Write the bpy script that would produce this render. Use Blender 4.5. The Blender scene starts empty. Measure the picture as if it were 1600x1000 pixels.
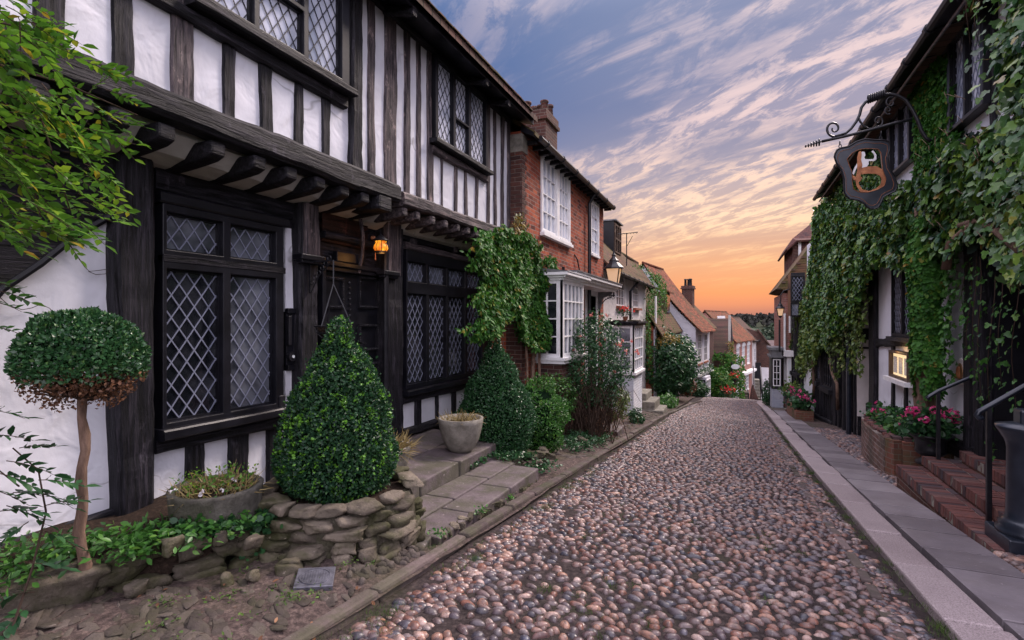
import bpy, math, random
import numpy as np
from mathutils import Vector, Matrix
random.seed(7); RS=np.random.RandomState(11)
SC=bpy.context.scene; COL=SC.collection
R=math.radians
# ---------------------------------------------------------------- camera, sky, sun, exposure
H=1.35; YAW=math.atan(345/800.); SL=.095
cam_d=bpy.data.cameras.new('camera'); cam=bpy.data.objects.new('camera',cam_d); COL.objects.link(cam)
cam_d.lens=18; cam_d.sensor_width=36; cam_d.clip_end=5000; cam_d.clip_start=.05
cam.location=(0,0,0); cam.rotation_euler=(R(90),0,YAW); SC.camera=cam
SC.view_settings.view_transform='Standard'; SC.view_settings.look='None'; SC.view_settings.exposure=.12; SC.view_settings.gamma=1
SUN_EL=R(3); 
world=bpy.data.worlds.new('World'); SC.world=world; world.use_nodes=True
def build_world():
    nt=world.node_tree; N=nt.nodes; N.clear(); L=nt.links
    def n(t,**k):
        x=N.new(t)
        for a,b in k.items(): setattr(x,a,b)
        return x
    def m(op,a,b=None,c=None,clamp=False):
        x=n('ShaderNodeMath',operation=op,use_clamp=clamp)
        for i,v in enumerate((a,b,c)):
            if v is None: continue
            if isinstance(v,(int,float)): x.inputs[i].default_value=v
            else: L.new(v,x.inputs[i])
        return x.outputs[0]
    def mix(f,a,b,mode='MIX'):
        x=n('ShaderNodeMix',data_type='RGBA',blend_type=mode)
        for i,v in ((0,f),(6,a),(7,b)):
            if isinstance(v,(int,float)): x.inputs[i].default_value=v
            elif isinstance(v,tuple): x.inputs[i].default_value=(*v,1)
            else: L.new(v,x.inputs[i])
        return x.outputs[2]
    tc=n('ShaderNodeTexCoord'); sp=n('ShaderNodeSeparateXYZ'); L.new(tc.outputs['Generated'],sp.inputs[0])
    X,Y,Z=sp.outputs
    def ramp(f,st):
        r=n('ShaderNodeValToRGB'); e=r.color_ramp.elements
        while len(e)>1: e.remove(e[0])
        e[0].position=st[0][0]; e[0].color=(*st[0][1],1)
        for p,c in st[1:]:
            q=e.new(p); q.color=(*c,1)
        L.new(f,r.inputs[0]); return r.outputs[0]
    # near the sunset azimuth (+Y) and away from it
    west=ramp(Z,[(0,(.26,.115,.14)),(.012,(.34,.14,.155)),(.028,(.62,.22,.15)),(.05,(.80,.29,.14)),(.10,(.74,.36,.21)),(.17,(.52,.35,.32)),(.25,(.27,.27,.39)),(.38,(.115,.175,.35)),(.60,(.15,.23,.42)),(1,(.42,.48,.66))])
    away=ramp(Z,[(0,(.34,.22,.24)),(.10,(.30,.26,.34)),(.22,(.13,.19,.36)),(.38,(.05,.125,.32)),(.60,(.08,.16,.36)),(1,(.42,.48,.66))])
    # azimuth weight from the direction down the street
    hl=m('SQRT',m('ADD',m('MULTIPLY',X,X),m('MULTIPLY',Y,Y)))
    ca=m('DIVIDE',m('ADD',m('MULTIPLY',Y,.975),m('MULTIPLY',X,.22)),m('ADD',hl,.001))
    w=n('ShaderNodeMapRange',interpolation_type='SMOOTHERSTEP'); L.new(ca,w.inputs[0]); w.inputs[1].default_value=.70; w.inputs[2].default_value=.99
    base=mix(w.outputs[0],away,west)
    # cirrus: planar projection, noise stretched along the wind
    inv=m('DIVIDE',1.,m('ADD',m('MAXIMUM',Z,0.),.12))
    cx=m('MULTIPLY',X,inv); cy=m('MULTIPLY',Y,inv)
    cb=n('ShaderNodeCombineXYZ'); L.new(cx,cb.inputs[0]); L.new(cy,cb.inputs[1])
    mp0=n('ShaderNodeMapping'); L.new(cb.outputs[0],mp0.inputs[0]); mp0.inputs['Rotation'].default_value=(0,0,R(24))
    mp=n('ShaderNodeMapping'); L.new(mp0.outputs[0],mp.inputs[0]); mp.inputs['Scale'].default_value=(.55,2.0,1); mp.inputs['Location'].default_value=(3.1,.4,0)
    n1=n('ShaderNodeTexNoise'); L.new(mp.outputs[0],n1.inputs['Vector']); n1.inputs['Scale'].default_value=1.15; n1.inputs['Detail'].default_value=9; n1.inputs['Roughness'].default_value=.62; n1.inputs['Distortion'].default_value=.55
    mp20=n('ShaderNodeMapping'); L.new(cb.outputs[0],mp20.inputs[0]); mp20.inputs['Rotation'].default_value=(0,0,R(46))
    mp2=n('ShaderNodeMapping'); L.new(mp20.outputs[0],mp2.inputs[0]); mp2.inputs['Scale'].default_value=(3.6,8.5,1)
    n2=n('ShaderNodeTexNoise'); L.new(mp2.outputs[0],n2.inputs['Vector']); n2.inputs['Scale'].default_value=1.3; n2.inputs['Detail'].default_value=8; n2.inputs['Roughness'].default_value=.68; n2.inputs['Distortion'].default_value=.45
    n3=n('ShaderNodeTexNoise'); L.new(cb.outputs[0],n3.inputs['Vector']); n3.inputs['Scale'].default_value=.55; n3.inputs['Detail'].default_value=2
    big=m('ADD',m('MULTIPLY',m('SUBTRACT',n3.outputs[0],.5),.9),n1.outputs[0])
    mr=n('ShaderNodeMapRange',interpolation_type='SMOOTHSTEP'); L.new(big,mr.inputs[0]); mr.inputs[1].default_value=.37; mr.inputs[2].default_value=.60
    mr2=n('ShaderNodeMapRange',interpolation_type='SMOOTHSTEP'); L.new(n2.outputs[0],mr2.inputs[0]); mr2.inputs[1].default_value=.42; mr2.inputs[2].default_value=.58
    cl=m('MULTIPLY',mr.outputs[0],m('ADD',m('MULTIPLY',mr2.outputs[0],.80),.20))
    side=n('ShaderNodeMapRange',interpolation_type='SMOOTHSTEP'); L.new(ca,side.inputs[0]); side.inputs[1].default_value=.66; side.inputs[2].default_value=.95; side.inputs[3].default_value=.10; side.inputs[4].default_value=1.
    lowf=n('ShaderNodeMapRange',interpolation_type='SMOOTHSTEP'); L.new(Z,lowf.inputs[0]); lowf.inputs[1].default_value=.03; lowf.inputs[2].default_value=.16
    cl=m('MULTIPLY',m('MULTIPLY',m('ADD',m('MULTIPLY',cl,.85),m('MULTIPLY',n3.outputs[0],.26)),side.outputs[0]),lowf.outputs[0],clamp=True)
    cc=ramp(Z,[(0,(.90,.38,.17)),(.08,(1.1,.62,.27)),(.18,(1.08,.74,.50)),(.34,(.86,.64,.62)),(1,(.75,.72,.80))])
    col=mix(m('MULTIPLY',cl,.92),base,cc)
    # added fill: unseen sky behind the camera and overhead brightened to light the street
    bk=n('ShaderNodeMapRange',interpolation_type='SMOOTHSTEP'); L.new(Y,bk.inputs[0]); bk.inputs[1].default_value=.35; bk.inputs[2].default_value=-.5
    zz=n('ShaderNodeMapRange',interpolation_type='SMOOTHSTEP'); L.new(Z,zz.inputs[0]); zz.inputs[1].default_value=.50; zz.inputs[2].default_value=.85
    bw=m('MAXIMUM',bk.outputs[0],zz.outputs[0])
    col=mix(bw,col,(BACK*1.0,BACK*.93,BACK*1.09))
    bg=n('ShaderNodeBackground'); L.new(col,bg.inputs[0]); bg.inputs[1].default_value=1
    sky=n('ShaderNodeTexSky',sky_type='NISHITA',sun_disc=False,sun_elevation=SUN_EL,sun_rotation=0)
    b2=n('ShaderNodeBackground'); L.new(sky.outputs[0],b2.inputs[0]); b2.inputs[1].default_value=.004
    ad=n('ShaderNodeAddShader'); L.new(bg.outputs[0],ad.inputs[0]); L.new(b2.outputs[0],ad.inputs[1])
    o=n('ShaderNodeOutputWorld'); L.new(ad.outputs[0],o.inputs[0])
BACK=2.25
build_world()
sd=bpy.data.lights.new('sun','SUN'); sun=bpy.data.objects.new('sun',sd); COL.objects.link(sun)
sd.energy=4.3; sd.angle=R(16); sd.color=(1,.85,.77)
_sv=Vector((.34,.62,.70)); sun.rotation_euler=_sv.to_track_quat('Z','Y').to_euler(); sun.location=(3,-2,12)

# ---------------------------------------------------------------- helpers
SA,CA=math.sin(YAW),math.cos(YAW)
def ray(px,py=500): u=(px-800)/800.; v=(500-py)/800.; return (-SA+u*CA, CA+u*SA, v)
def onx(px,py,X): d=ray(px,py);k=X/d[0];return Vector([k*a for a in d])
def ony(px,py,Y): d=ray(px,py);k=Y/d[1];return Vector([k*a for a in d])
def onz(px,py,Z): d=ray(px,py);k=Z/d[2];return Vector([k*a for a in d])
def zr(y):
    """road height down the hill"""
    if y<27: return -H-SL*y
    if y<33: t=y-27; return -H-SL*27-.095*t-.004*t*t
    return -H-SL*33-.144-.15*(y-33)
def prop(o,label=None,cat=None,group=None,kind=None):
    if label: o['label']=label
    if cat: o['category']=cat
    if group: o['group']=group
    if kind: o['kind']=kind
    return o
def thing(name,label,cat,loc=(0,0,0),group=None,rz=0,kind=None):
    o=bpy.data.objects.new(name,None); COL.objects.link(o); o.location=loc; o.rotation_euler=(0,0,rz); o.empty_display_size=.2
    return prop(o,label,cat,group,kind)
class MB:
    def __init__(s): s.v=[]; s.f=[]
    def add(s,vs,fs):
        k=len(s.v); s.v.extend([tuple(v) for v in vs]); s.f.extend([tuple(i+k for i in f) for f in fs]); return s
    def box(s,x0,x1,y0,y1,z0,z1):
        if x0>x1:x0,x1=x1,x0
        if y0>y1:y0,y1=y1,y0
        if z0>z1:z0,z1=z1,z0
        return s.add([(x0,y0,z0),(x1,y0,z0),(x1,y1,z0),(x0,y1,z0),(x0,y0,z1),(x1,y0,z1),(x1,y1,z1),(x0,y1,z1)],
          [(3,2,1,0),(4,5,6,7),(0,1,5,4),(1,2,6,5),(2,3,7,6),(3,0,4,7)])
    def bar(s,a,b,w,h=None,up=(0,0,1)):
        a=Vector(a);b=Vector(b);h=h or w;t=(b-a).normalized();u=Vector(up)
        if abs(t.dot(u))>.98:u=Vector((0,1,0))
        r=t.cross(u).normalized();q=r.cross(t)
        vs=[p+r*(i*w/2)+q*(j*h/2) for p in (a,b) for i,j in ((-1,-1),(1,-1),(1,1),(-1,1))]
        return s.add(vs,[(0,1,2,3),(7,6,5,4),(0,4,5,1),(1,5,6,2),(2,6,7,3),(3,7,4,0)])
    def tube(s,pts,r,n=7,r2=None,closed=False):
        pts=[Vector(p) for p in pts];m=len(pts);k=len(s.v);prev=None
        for i,p in enumerate(pts):
            t=(pts[min(i+1,m-1)]-pts[max(i-1,0)])
            if t.length<1e-9:t=Vector((0,0,1))
            t.normalize()
            u=prev if prev is not None else (Vector((0,0,1)) if abs(t.z)<.9 else Vector((1,0,0)))
            a=t.cross(u)
            if a.length<1e-6:a=t.cross(Vector((0,1,0)))
            a.normalize();b=a.cross(t).normalized();prev=b
            if isinstance(r,(list,tuple)):rr=r[i]
            else:rr=r+((r2-r)*i/(m-1) if r2 is not None else 0)
            for j in range(n):
                an=2*math.pi*j/n;s.v.append(tuple(p+a*(rr*math.cos(an))+b*(rr*math.sin(an))))
        for i in range(m-1):
            for j in range(n):
                s.f.append((k+i*n+j,k+i*n+(j+1)%n,k+(i+1)*n+(j+1)%n,k+(i+1)*n+j))
        s.f.append(tuple(k+j for j in reversed(range(n))));s.f.append(tuple(k+(m-1)*n+j for j in range(n)))
        return s
    def lathe(s,prof,c=(0,0,0),n=20,wob=0):
        k=len(s.v);ph=random.random()*6
        for r,z in prof:
            for j in range(n):
                an=2*math.pi*j/n;q=r*(1+wob*math.sin(3*an+ph+z*4))
                s.v.append((c[0]+q*math.cos(an),c[1]+q*math.sin(an),c[2]+z))
        for i in range(len(prof)-1):
            for j in range(n): s.f.append((k+i*n+j,k+i*n+(j+1)%n,k+(i+1)*n+(j+1)%n,k+(i+1)*n+j))
        s.f.append(tuple(k+j for j in reversed(range(n))));s.f.append(tuple(k+(len(prof)-1)*n+j for j in range(n)))
        return s
    def prism(s,pts,ax,a,b):
        """polygon pts (2D) extruded along axis ax from a to b"""
        def P(u,v,w): return {'x':(w,u,v),'y':(u,w,v),'z':(u,v,w)}[ax]
        n=len(pts);A=[P(u,v,a) for u,v in pts];B=[P(u,v,b) for u,v in pts]
        return s.add(A+B,[tuple(reversed(range(n))),tuple(range(n,2*n))]+[(i,(i+1)%n,n+(i+1)%n,n+i) for i in range(n)])
    def timber(s,a,b,w,t,up=(1,0,0),wob=.012,seg=.12,taper=0):
        """hand-hewn timber: wobbly box from a to b; w across, t along up (outward)"""
        a=Vector(a);b=Vector(b);L=(b-a).length;m=max(3,int(L/seg)+1);d=(b-a).normalized();u=Vector(up);r=d.cross(u).normalized()
        k=len(s.v);ph=[random.uniform(0,6) for _ in range(8)]
        def nz(i,x): return math.sin(x*2.1+ph[i])*.5+math.sin(x*5.3+ph[i+1])*.33+random.uniform(-.33,.33)
        c=.16
        for i in range(m):
            x=L*i/(m-1);p=a+d*x
            l=w/2+nz(0,x)*wob-(taper*x/L);rr=w/2+nz(2,x)*wob-(taper*x/L);o=t/2+nz(4,x)*wob*.6
            cc=c*min(w,t)
            for q in ((-l+cc,-t/2),(rr-cc,-t/2),(rr,-t/2+cc),(rr,o-cc),(rr-cc,o),(0,o+nz(5,x)*wob*.5),(-l+cc,o),(-l,o-cc),(-l,-t/2+cc)):
                s.v.append(tuple(p+r*q[0]+u*q[1]))
        n=9
        for i in range(m-1):
            for j in range(n): s.f.append((k+i*n+j,k+(i+1)*n+j,k+(i+1)*n+(j+1)%n,k+i*n+(j+1)%n))
        s.f.append(tuple(k+j for j in range(n)));s.f.append(tuple(k+(m-1)*n+j for j in reversed(range(n))))
        return s
    def rock(s,c,r,n=9,m=6,jit=.16,rz=None,flat=False):
        k=len(s.v);rz=random.uniform(0,6.3) if rz is None else rz;ph=[random.uniform(0,6.3) for _ in range(6)];C_,S_=math.cos(rz),math.sin(rz)
        p=.62
        sg=lambda x:math.copysign(abs(x)**p,x)
        for i in range(m+1):
            th=math.pi*i/m
            for j in range(n):
                a=2*math.pi*j/n
                q=1+jit*(.5*math.sin(2*a+ph[0]+th)+.35*math.sin(3*a+ph[1]-th*2)+random.uniform(-.35,.35))
                x=sg(math.sin(th)*math.cos(a))*r[0]*q;y=sg(math.sin(th)*math.sin(a))*r[1]*q;z=sg(math.cos(th))*r[2]*(1+jit*.5*math.sin(a+ph[3]))
                s.v.append((c[0]+x*C_-y*S_,c[1]+x*S_+y*C_,c[2]+z))
        for i in range(m):
            for j in range(n): s.f.append((k+i*n+j,k+(i+1)*n+j,k+(i+1)*n+(j+1)%n,k+i*n+(j+1)%n))
        return s
    def build(s,name,mat,parent=None,smooth=False,bevel=0):
        me=bpy.data.meshes.new(name);me.from_pydata(s.v,[],s.f);me.materials.append(M[mat] if isinstance(mat,str) else mat)
        if smooth: me.polygons.foreach_set('use_smooth',[True]*len(me.polygons))
        me.update()
        o=bpy.data.objects.new(name,me);COL.objects.link(o)
        if bevel:
            b=o.modifiers.new('b','BEVEL');b.width=bevel;b.segments=2;b.limit_method='ANGLE'
        return par(o,parent)
def par(o,parent):
    """parent o; its mesh is in world coordinates unless its thing is marked as built in its own frame"""
    if parent is not None:
        o.parent=parent;p=parent;Mw=Matrix.Identity(4);local=False
        while p is not None:
            if p.get('_local'): local=True
            Mw=(p.matrix_parent_inverse@Matrix.LocRotScale(p.location,p.rotation_euler,p.scale))@Mw; p=p.parent
        if not local: o.matrix_parent_inverse=Mw.inverted()
    return o
def npmesh(name,V,F,mat,parent=None,smooth=False):
    """V (n,3), F (m,k) numpy"""
    me=bpy.data.meshes.new(name);V=np.asarray(V,dtype=np.float32);F=np.asarray(F,dtype=np.int32)
    me.vertices.add(len(V));me.vertices.foreach_set('co',V.ravel());k=F.shape[1]
    me.loops.add(F.size);me.loops.foreach_set('vertex_index',F.ravel())
    me.polygons.add(len(F));me.polygons.foreach_set('loop_start',np.arange(0,F.size,k,dtype=np.int32))
    if smooth: me.polygons.foreach_set('use_smooth',np.ones(len(F),dtype=bool))
    me.update(calc_edges=True);me.validate()
    me.materials.append(M[mat]);o=bpy.data.objects.new(name,me);COL.objects.link(o);return par(o,parent)
def stones(name,P,S,mat,rz=None,h=5,n=8,jit=.12,tilt=.12,label=None,parent=None,kind='stuff'):
    """half-sunk rounded stones at P (k,3) with semi-axes S (k,3)"""
    k=len(P);th=np.linspace(0,math.pi*.62,h)[1:];an=np.arange(n)*2*math.pi/n
    rz=RS.uniform(-.35,.35,k) if rz is None else rz
    a=an[None,:]+RS.uniform(0,.6,(k,1));q=1+jit*np.sin(2*a+RS.uniform(0,6,(k,1)))+jit*.7*np.sin(3*a+RS.uniform(0,6,(k,1)))
    sg=lambda x,p:np.sign(x)*np.abs(x)**p
    vx=[];top=np.zeros((k,1,3));top[:,0,2]=1
    for t in th:
        r=math.sin(t)**.8;vx.append(np.stack([sg(np.cos(a),.9)*q*r,sg(np.sin(a),.9)*q*r,np.full_like(a,math.cos(t))],2))
    V=np.concatenate([top]+vx,1)*S[:,None,:]
    tx=RS.uniform(-tilt,tilt,(k,1));ty=RS.uniform(-tilt,tilt,(k,1));V[...,2]+=V[...,0]*tx+V[...,1]*ty
    c,s_=np.cos(rz)[:,None],np.sin(rz)[:,None];x=V[...,0]*c-V[...,1]*s_;y=V[...,0]*s_+V[...,1]*c
    V[...,0]=x;V[...,1]=y;V+=P[:,None,:]
    nv=V.shape[1];F=[]
    for j in range(n): F.append((0,1+j,1+(j+1)%n,1+(j+1)%n))
    F3=np.array([(0,1+j,1+(j+1)%n) for j in range(n)]);F4=np.array([(1+i*n+j,1+(i+1)*n+j,1+(i+1)*n+(j+1)%n,1+i*n+(j+1)%n) for i in range(h-2) for j in range(n)])
    off=(np.arange(k)*nv)[:,None,None]
    A=(F3[None]+off).reshape(-1,3);B=(F4[None]+off).reshape(-1,4)
    B3=np.concatenate([B[:,[0,1,2]],B[:,[0,2,3]]]);o=npmesh(name,V.reshape(-1,3),np.concatenate([A,B3]),mat,parent,True)
    if label:o['label']=label
    if kind and parent is None:o['kind']=kind
    return o
LEAF={
 'box':(np.array([(0,0,0),(.34,.45,.10),(0,1,0),(-.34,.45,.10)]),np.array([(0,1,2),(0,2,3)])),
 'oval':(np.array([(0,0,0),(.2,.25,.05),(.24,.6,.06),(0,1.05,-.06),(-.24,.6,.06),(-.2,.25,.05),(0,.5,0)]),np.array([(0,1,6),(1,2,6),(2,3,6),(3,4,6),(4,5,6),(5,0,6)])),
 'ivy':(np.array([(0,0,0),(.32,-.10,.04),(.55,.25,.0),(.30,.42,.05),(.30,.78,.0),(.0,1.05,-.08),(-.30,.78,.0),(-.30,.42,.05),(-.55,.25,.0),(-.32,-.10,.04),(0,.4,-.05)]),np.array([(i,(i+1)%10,10) for i in range(10)])),
 'round':(np.array([(0,0,0),(.42,.1,.06),(.5,.55,.02),(.2,.95,.05),(-.2,.95,.05),(-.5,.55,.02),(-.42,.1,.06),(0,.5,-.05)]),np.array([(i,(i+1)%7,7) for i in range(7)])),
 'blade':(np.array([(-.04,0,0),(.04,0,0),(.03,.6,.05),(0,1.1,.25),(-.03,.6,.05)]),np.array([(0,1,2),(0,2,4),(4,2,3)])),
 'petal':(np.array([(0,0,0),(.5,.15,.15),(.35,.75,.25),(-.35,.75,.25),(-.5,.15,.15)]),np.array([(0,1,2),(0,2,3),(0,3,4)])),
}
def leaves(name,P,N,size,mat,parent=None,shape='box',spread=.6,down=0.,D=None,svar=.3):
    """leaf polygons at P; N outward normal; blade direction mixes random tangent and gravity"""
    P=np.asarray(P,float);N=np.asarray(N,float);k=len(P)
    if np.ndim(size)==0:size=np.full(k,size)
    N=N+RS.normal(0,spread,(k,3));N/=np.linalg.norm(N,axis=1)[:,None]+1e-9
    T=RS.normal(0,1,(k,3)) if D is None else np.asarray(D,float)+RS.normal(0,.25,(k,3))
    T[:,2]-=down*2
    T-=N*(T*N).sum(1)[:,None];T/=np.linalg.norm(T,axis=1)[:,None]+1e-9
    B=np.cross(T,N);s=size*RS.uniform(1-svar,1+svar,k)
    sv,sf=LEAF[shape];V=P[:,None,:]+s[:,None,None]*(sv[None,:,0,None]*B[:,None,:]+sv[None,:,1,None]*T[:,None,:]+sv[None,:,2,None]*N[:,None,:])
    F=(sf[None]+(np.arange(k)*len(sv))[:,None,None]).reshape(-1,3)
    return npmesh(name,V.reshape(-1,3),F,mat,parent)
# ---------------------------------------------------------------- materials
M={}
class NT:
    def __init__(s,name,rough=.8,spec=.3,metal=0):
        s.m=bpy.data.materials.new(name);s.m.use_nodes=True;s.t=s.m.node_tree;s.N=s.t.nodes;s.L=s.t.links;s.N.clear()
        s.b=s.n('ShaderNodeBsdfPrincipled');o=s.n('ShaderNodeOutputMaterial');s.L.new(s.b.outputs[0],o.inputs[0]);s.o=o
        s.b.inputs['Roughness'].default_value=rough;s.b.inputs['Specular IOR Level'].default_value=spec;s.b.inputs['Metallic'].default_value=metal
        s.tc=s.n('ShaderNodeTexCoord');M[name]=s.m
    def n(s,t,**k):
        x=s.N.new(t)
        for a,b in k.items():setattr(x,a,b)
        return x
    def lk(s,v,i):
        if isinstance(v,(int,float)):i.default_value=v
        elif isinstance(v,tuple):i.default_value=(*v,1) if len(v)==3 and i.type=='RGBA' else v
        else:s.L.new(v,i)
    def noise(s,scale=5,detail=4,rough=.55,vs=(1,1,1),dist=0,vec=None):
        mp=s.n('ShaderNodeMapping');s.L.new(vec or s.tc.outputs['Object'],mp.inputs[0]);mp.inputs['Scale'].default_value=vs
        x=s.n('ShaderNodeTexNoise');s.L.new(mp.outputs[0],x.inputs['Vector']);x.inputs['Scale'].default_value=scale;x.inputs['Detail'].default_value=detail;x.inputs['Roughness'].default_value=rough;x.inputs['Distortion'].default_value=dist
        return x.outputs[0]
    def vor(s,scale,vs=(1,1,1),feature='F1',out='Distance',vec=None):
        mp=s.n('ShaderNodeMapping');s.L.new(vec or s.tc.outputs['Object'],mp.inputs[0]);mp.inputs['Scale'].default_value=vs
        x=s.n('ShaderNodeTexVoronoi',feature=feature);s.L.new(mp.outputs[0],x.inputs['Vector']);x.inputs['Scale'].default_value=scale;return x.outputs[out]
    def ramp(s,f,st,const=False):
        r=s.n('ShaderNodeValToRGB');e=r.color_ramp.elements
        if const:r.color_ramp.interpolation='CONSTANT'
        while len(e)>1:e.remove(e[0])
        c=lambda v:(v,v,v,1) if isinstance(v,(int,float)) else (*v,1)
        e[0].position=st[0][0];e[0].color=c(st[0][1])
        for p,q in st[1:]:
            y=e.new(p);y.color=c(q)
        s.lk(f,r.inputs[0]);return r.outputs[0]
    def mix(s,f,a,b,mode='MIX'):
        x=s.n('ShaderNodeMix',data_type='RGBA',blend_type=mode)
        s.lk(f,x.inputs[0]);s.lk(a,x.inputs[6]);s.lk(b,x.inputs[7]);return x.outputs[2]
    def math(s,op,a,b=0):
        x=s.n('ShaderNodeMath',operation=op);s.lk(a,x.inputs[0]);s.lk(b,x.inputs[1]);return x.outputs[0]
    def col(s,c):s.lk(c,s.b.inputs['Base Color']);return s
    def rgh(s,c):s.lk(c,s.b.inputs['Roughness']);return s
    def bump(s,h,st=.4,d=.01,prev=None):
        x=s.n('ShaderNodeBump');s.lk(h,x.inputs['Height']);x.inputs['Strength'].default_value=st;x.inputs['Distance'].default_value=d
        if prev is not None:s.L.new(prev,x.inputs['Normal'])
        s.L.new(x.outputs[0],s.b.inputs['Normal']);return x.outputs[0]
    def isl(s):return s.n('ShaderNodeNewGeometry').outputs['Random Per Island']
    def walluv(s):
        """(horizontal run, height) on walls of any heading, in the object's own frame"""
        sp=s.n('ShaderNodeSeparateXYZ');s.L.new(s.tc.outputs['Object'],sp.inputs[0])
        sn=s.n('ShaderNodeSeparateXYZ');s.L.new(s.tc.outputs['Normal'],sn.inputs[0])
        g=s.math('GREATER_THAN',s.math('ABSOLUTE',sn.outputs[1]),.6);x=s.n('ShaderNodeMix',data_type='FLOAT')
        s.L.new(g,x.inputs[0]);s.L.new(sp.outputs[1],x.inputs[2]);s.L.new(sp.outputs[0],x.inputs[3])
        cb=s.n('ShaderNodeCombineXYZ');s.L.new(x.outputs[0],cb.inputs[0]);s.L.new(sp.outputs[2],cb.inputs[1]);return cb.outputs[0]
def plaster(name,c,dirt=.5,spots=True):
    t=NT(name,.9,.15);a=t.noise(1.1,5,.6);b=t.noise(7,4,.6,(1,1,.5));c2=tuple(v*.80 for v in c)
    k=t.mix(t.ramp(a,[(.35,0),(.7,1)]),c2,c);k=t.mix(t.math('MULTIPLY',t.ramp(b,[(.55,0),(.8,1)]),dirt*.35),k,(c[0]*.5,c[1]*.47,c[2]*.48))
    st=t.noise(2.4,5,.65,(1,6,.35));k=t.mix(t.math('MULTIPLY',t.ramp(st,[(.58,0),(.78,1)]),dirt*.4),k,(c[0]*.45,c[1]*.43,c[2]*.42))
    t.col(k);cr=t.noise(.55,4,.55,(1,1,1),.4);cm=t.math('MULTIPLY',t.ramp(cr,[(.4985,0),(.4997,1),(.5003,1),(.5015,0)]),t.ramp(t.noise(1.1,2),[(.5,0),(.56,1)]));k=t.mix(t.math('MULTIPLY',cm,.5),k,(.12,.11,.11));t.col(k);n=t.bump(t.noise(3.2,3,.5,(1,1,1),.6),.7,.05);n=t.bump(t.noise(38,3,.6),.25,.006,n);return t
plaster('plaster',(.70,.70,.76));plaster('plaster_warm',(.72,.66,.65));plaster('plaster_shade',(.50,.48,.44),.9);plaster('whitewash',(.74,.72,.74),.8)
def timber(name,vs,cols,bs=.9):
    t=NT(name,.6,.28);a=t.noise(34,6,.7,vs,.3);b=t.noise(2.5,4,.6);w=t.noise(90,3,.6,vs)
    k=t.ramp(a,[(.28,cols[0]),(.5,cols[1]),(.74,cols[2])]);k=t.mix(t.ramp(b,[(.4,0),(.75,.6)]),k,cols[1]);cr=t.noise(13,5,.75,tuple(1 if v==1 else .035 for v in vs),.6);cm=t.ramp(cr,[(.485,0),(.498,1),(.502,1),(.515,0)]);k=t.mix(cm,k,(.001,.001,.001));k=t.mix(t.ramp(t.noise(9,5,.7,(1,1,.5)),[(.60,0),(.72,.45)]),k,tuple(min(1,v*2.2) for v in cols[2]));t.col(k)
    n=t.bump(t.ramp(a,[(.30,0),(.45,.8),(.7,1)]),bs,.02);t.bump(w,.5,.005,n);return t
BK=((.001,.001,.002),(.006,.0055,.009),(.055,.048,.062));GR=((.008,.007,.010),(.060,.048,.054),(.26,.20,.19))
timber('timber_v',(1,1,.07),BK);timber('timber_h',(1,.07,1),BK);timber('grey_v',(1,1,.07),GR);timber('grey_h',(1,.07,1),GR)
timber('brown_h',(1,.06,1),((.004,.002,.002),(.022,.009,.007),(.085,.030,.022)));timber('oak',(1,1,.07),((.02,.012,.008),(.08,.05,.035),(.2,.14,.1)))
t=NT('black_paint',.40,.35);t.col(t.ramp(t.noise(6,4),[(.3,(.003,.003,.005)),(.7,(.010,.010,.015))]));t.bump(t.noise(40,3),.2,.004)
t=NT('iron',.4,.45,.2);t.col(t.ramp(t.noise(14,4),[(.3,(.006,.006,.009)),(.7,(.020,.019,.024))]));t.bump(t.noise(60,2),.2,.003)
t=NT('blue_iron',.28,.6,.2);t.col(t.ramp(t.noise(9,4),[(.3,(.010,.013,.022)),(.7,(.022,.028,.042))]));t.bump(t.noise(30,2),.1,.003)
t=NT('white_paint',.5,.4);t.col(t.mix(t.ramp(t.noise(5,5,.65),[(.45,0),(.8,.6)]),(.78,.77,.78),(.50,.47,.46)));t.bump(t.noise(45,2),.1,.003)
t=NT('lead_sheen',.42,.5,.2);t.col((.20,.215,.29))  # reflected light on these leads is put into their base colour
t=NT('lead_dark',.5,.4);t.col((.03,.032,.04))
t=NT('lead_sheet',.55,.4,.2);t.col(t.ramp(t.noise(5,4),[(.3,(.10,.10,.11)),(.7,(.22,.22,.23))]))
def glass(name,c1,c2,rough,spec=.8):
    t=NT(name,rough,spec);t.col(t.ramp(t.noise(1.9,3,.6,(1,1,1),.4),[(.38,c1),(.62,c2)]));n=t.bump(t.noise(4,2),.12,.02);t.bump(t.noise(11,1),.30,.02,n);return t
glass('glass',(.006,.007,.010),(.035,.037,.045),.07);glass('glass_curtain',(.10,.11,.14),(.28,.29,.33),.10);glass('glass_net',(.02,.022,.028),(.13,.14,.17),.09);glass('glass_painted_sky',(.34,.38,.48),(.72,.74,.84),.12);glass('glass_dark',(.008,.007,.009),(.03,.022,.022),.12)  # the palest pane colour has a bright sky reflection painted in
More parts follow.
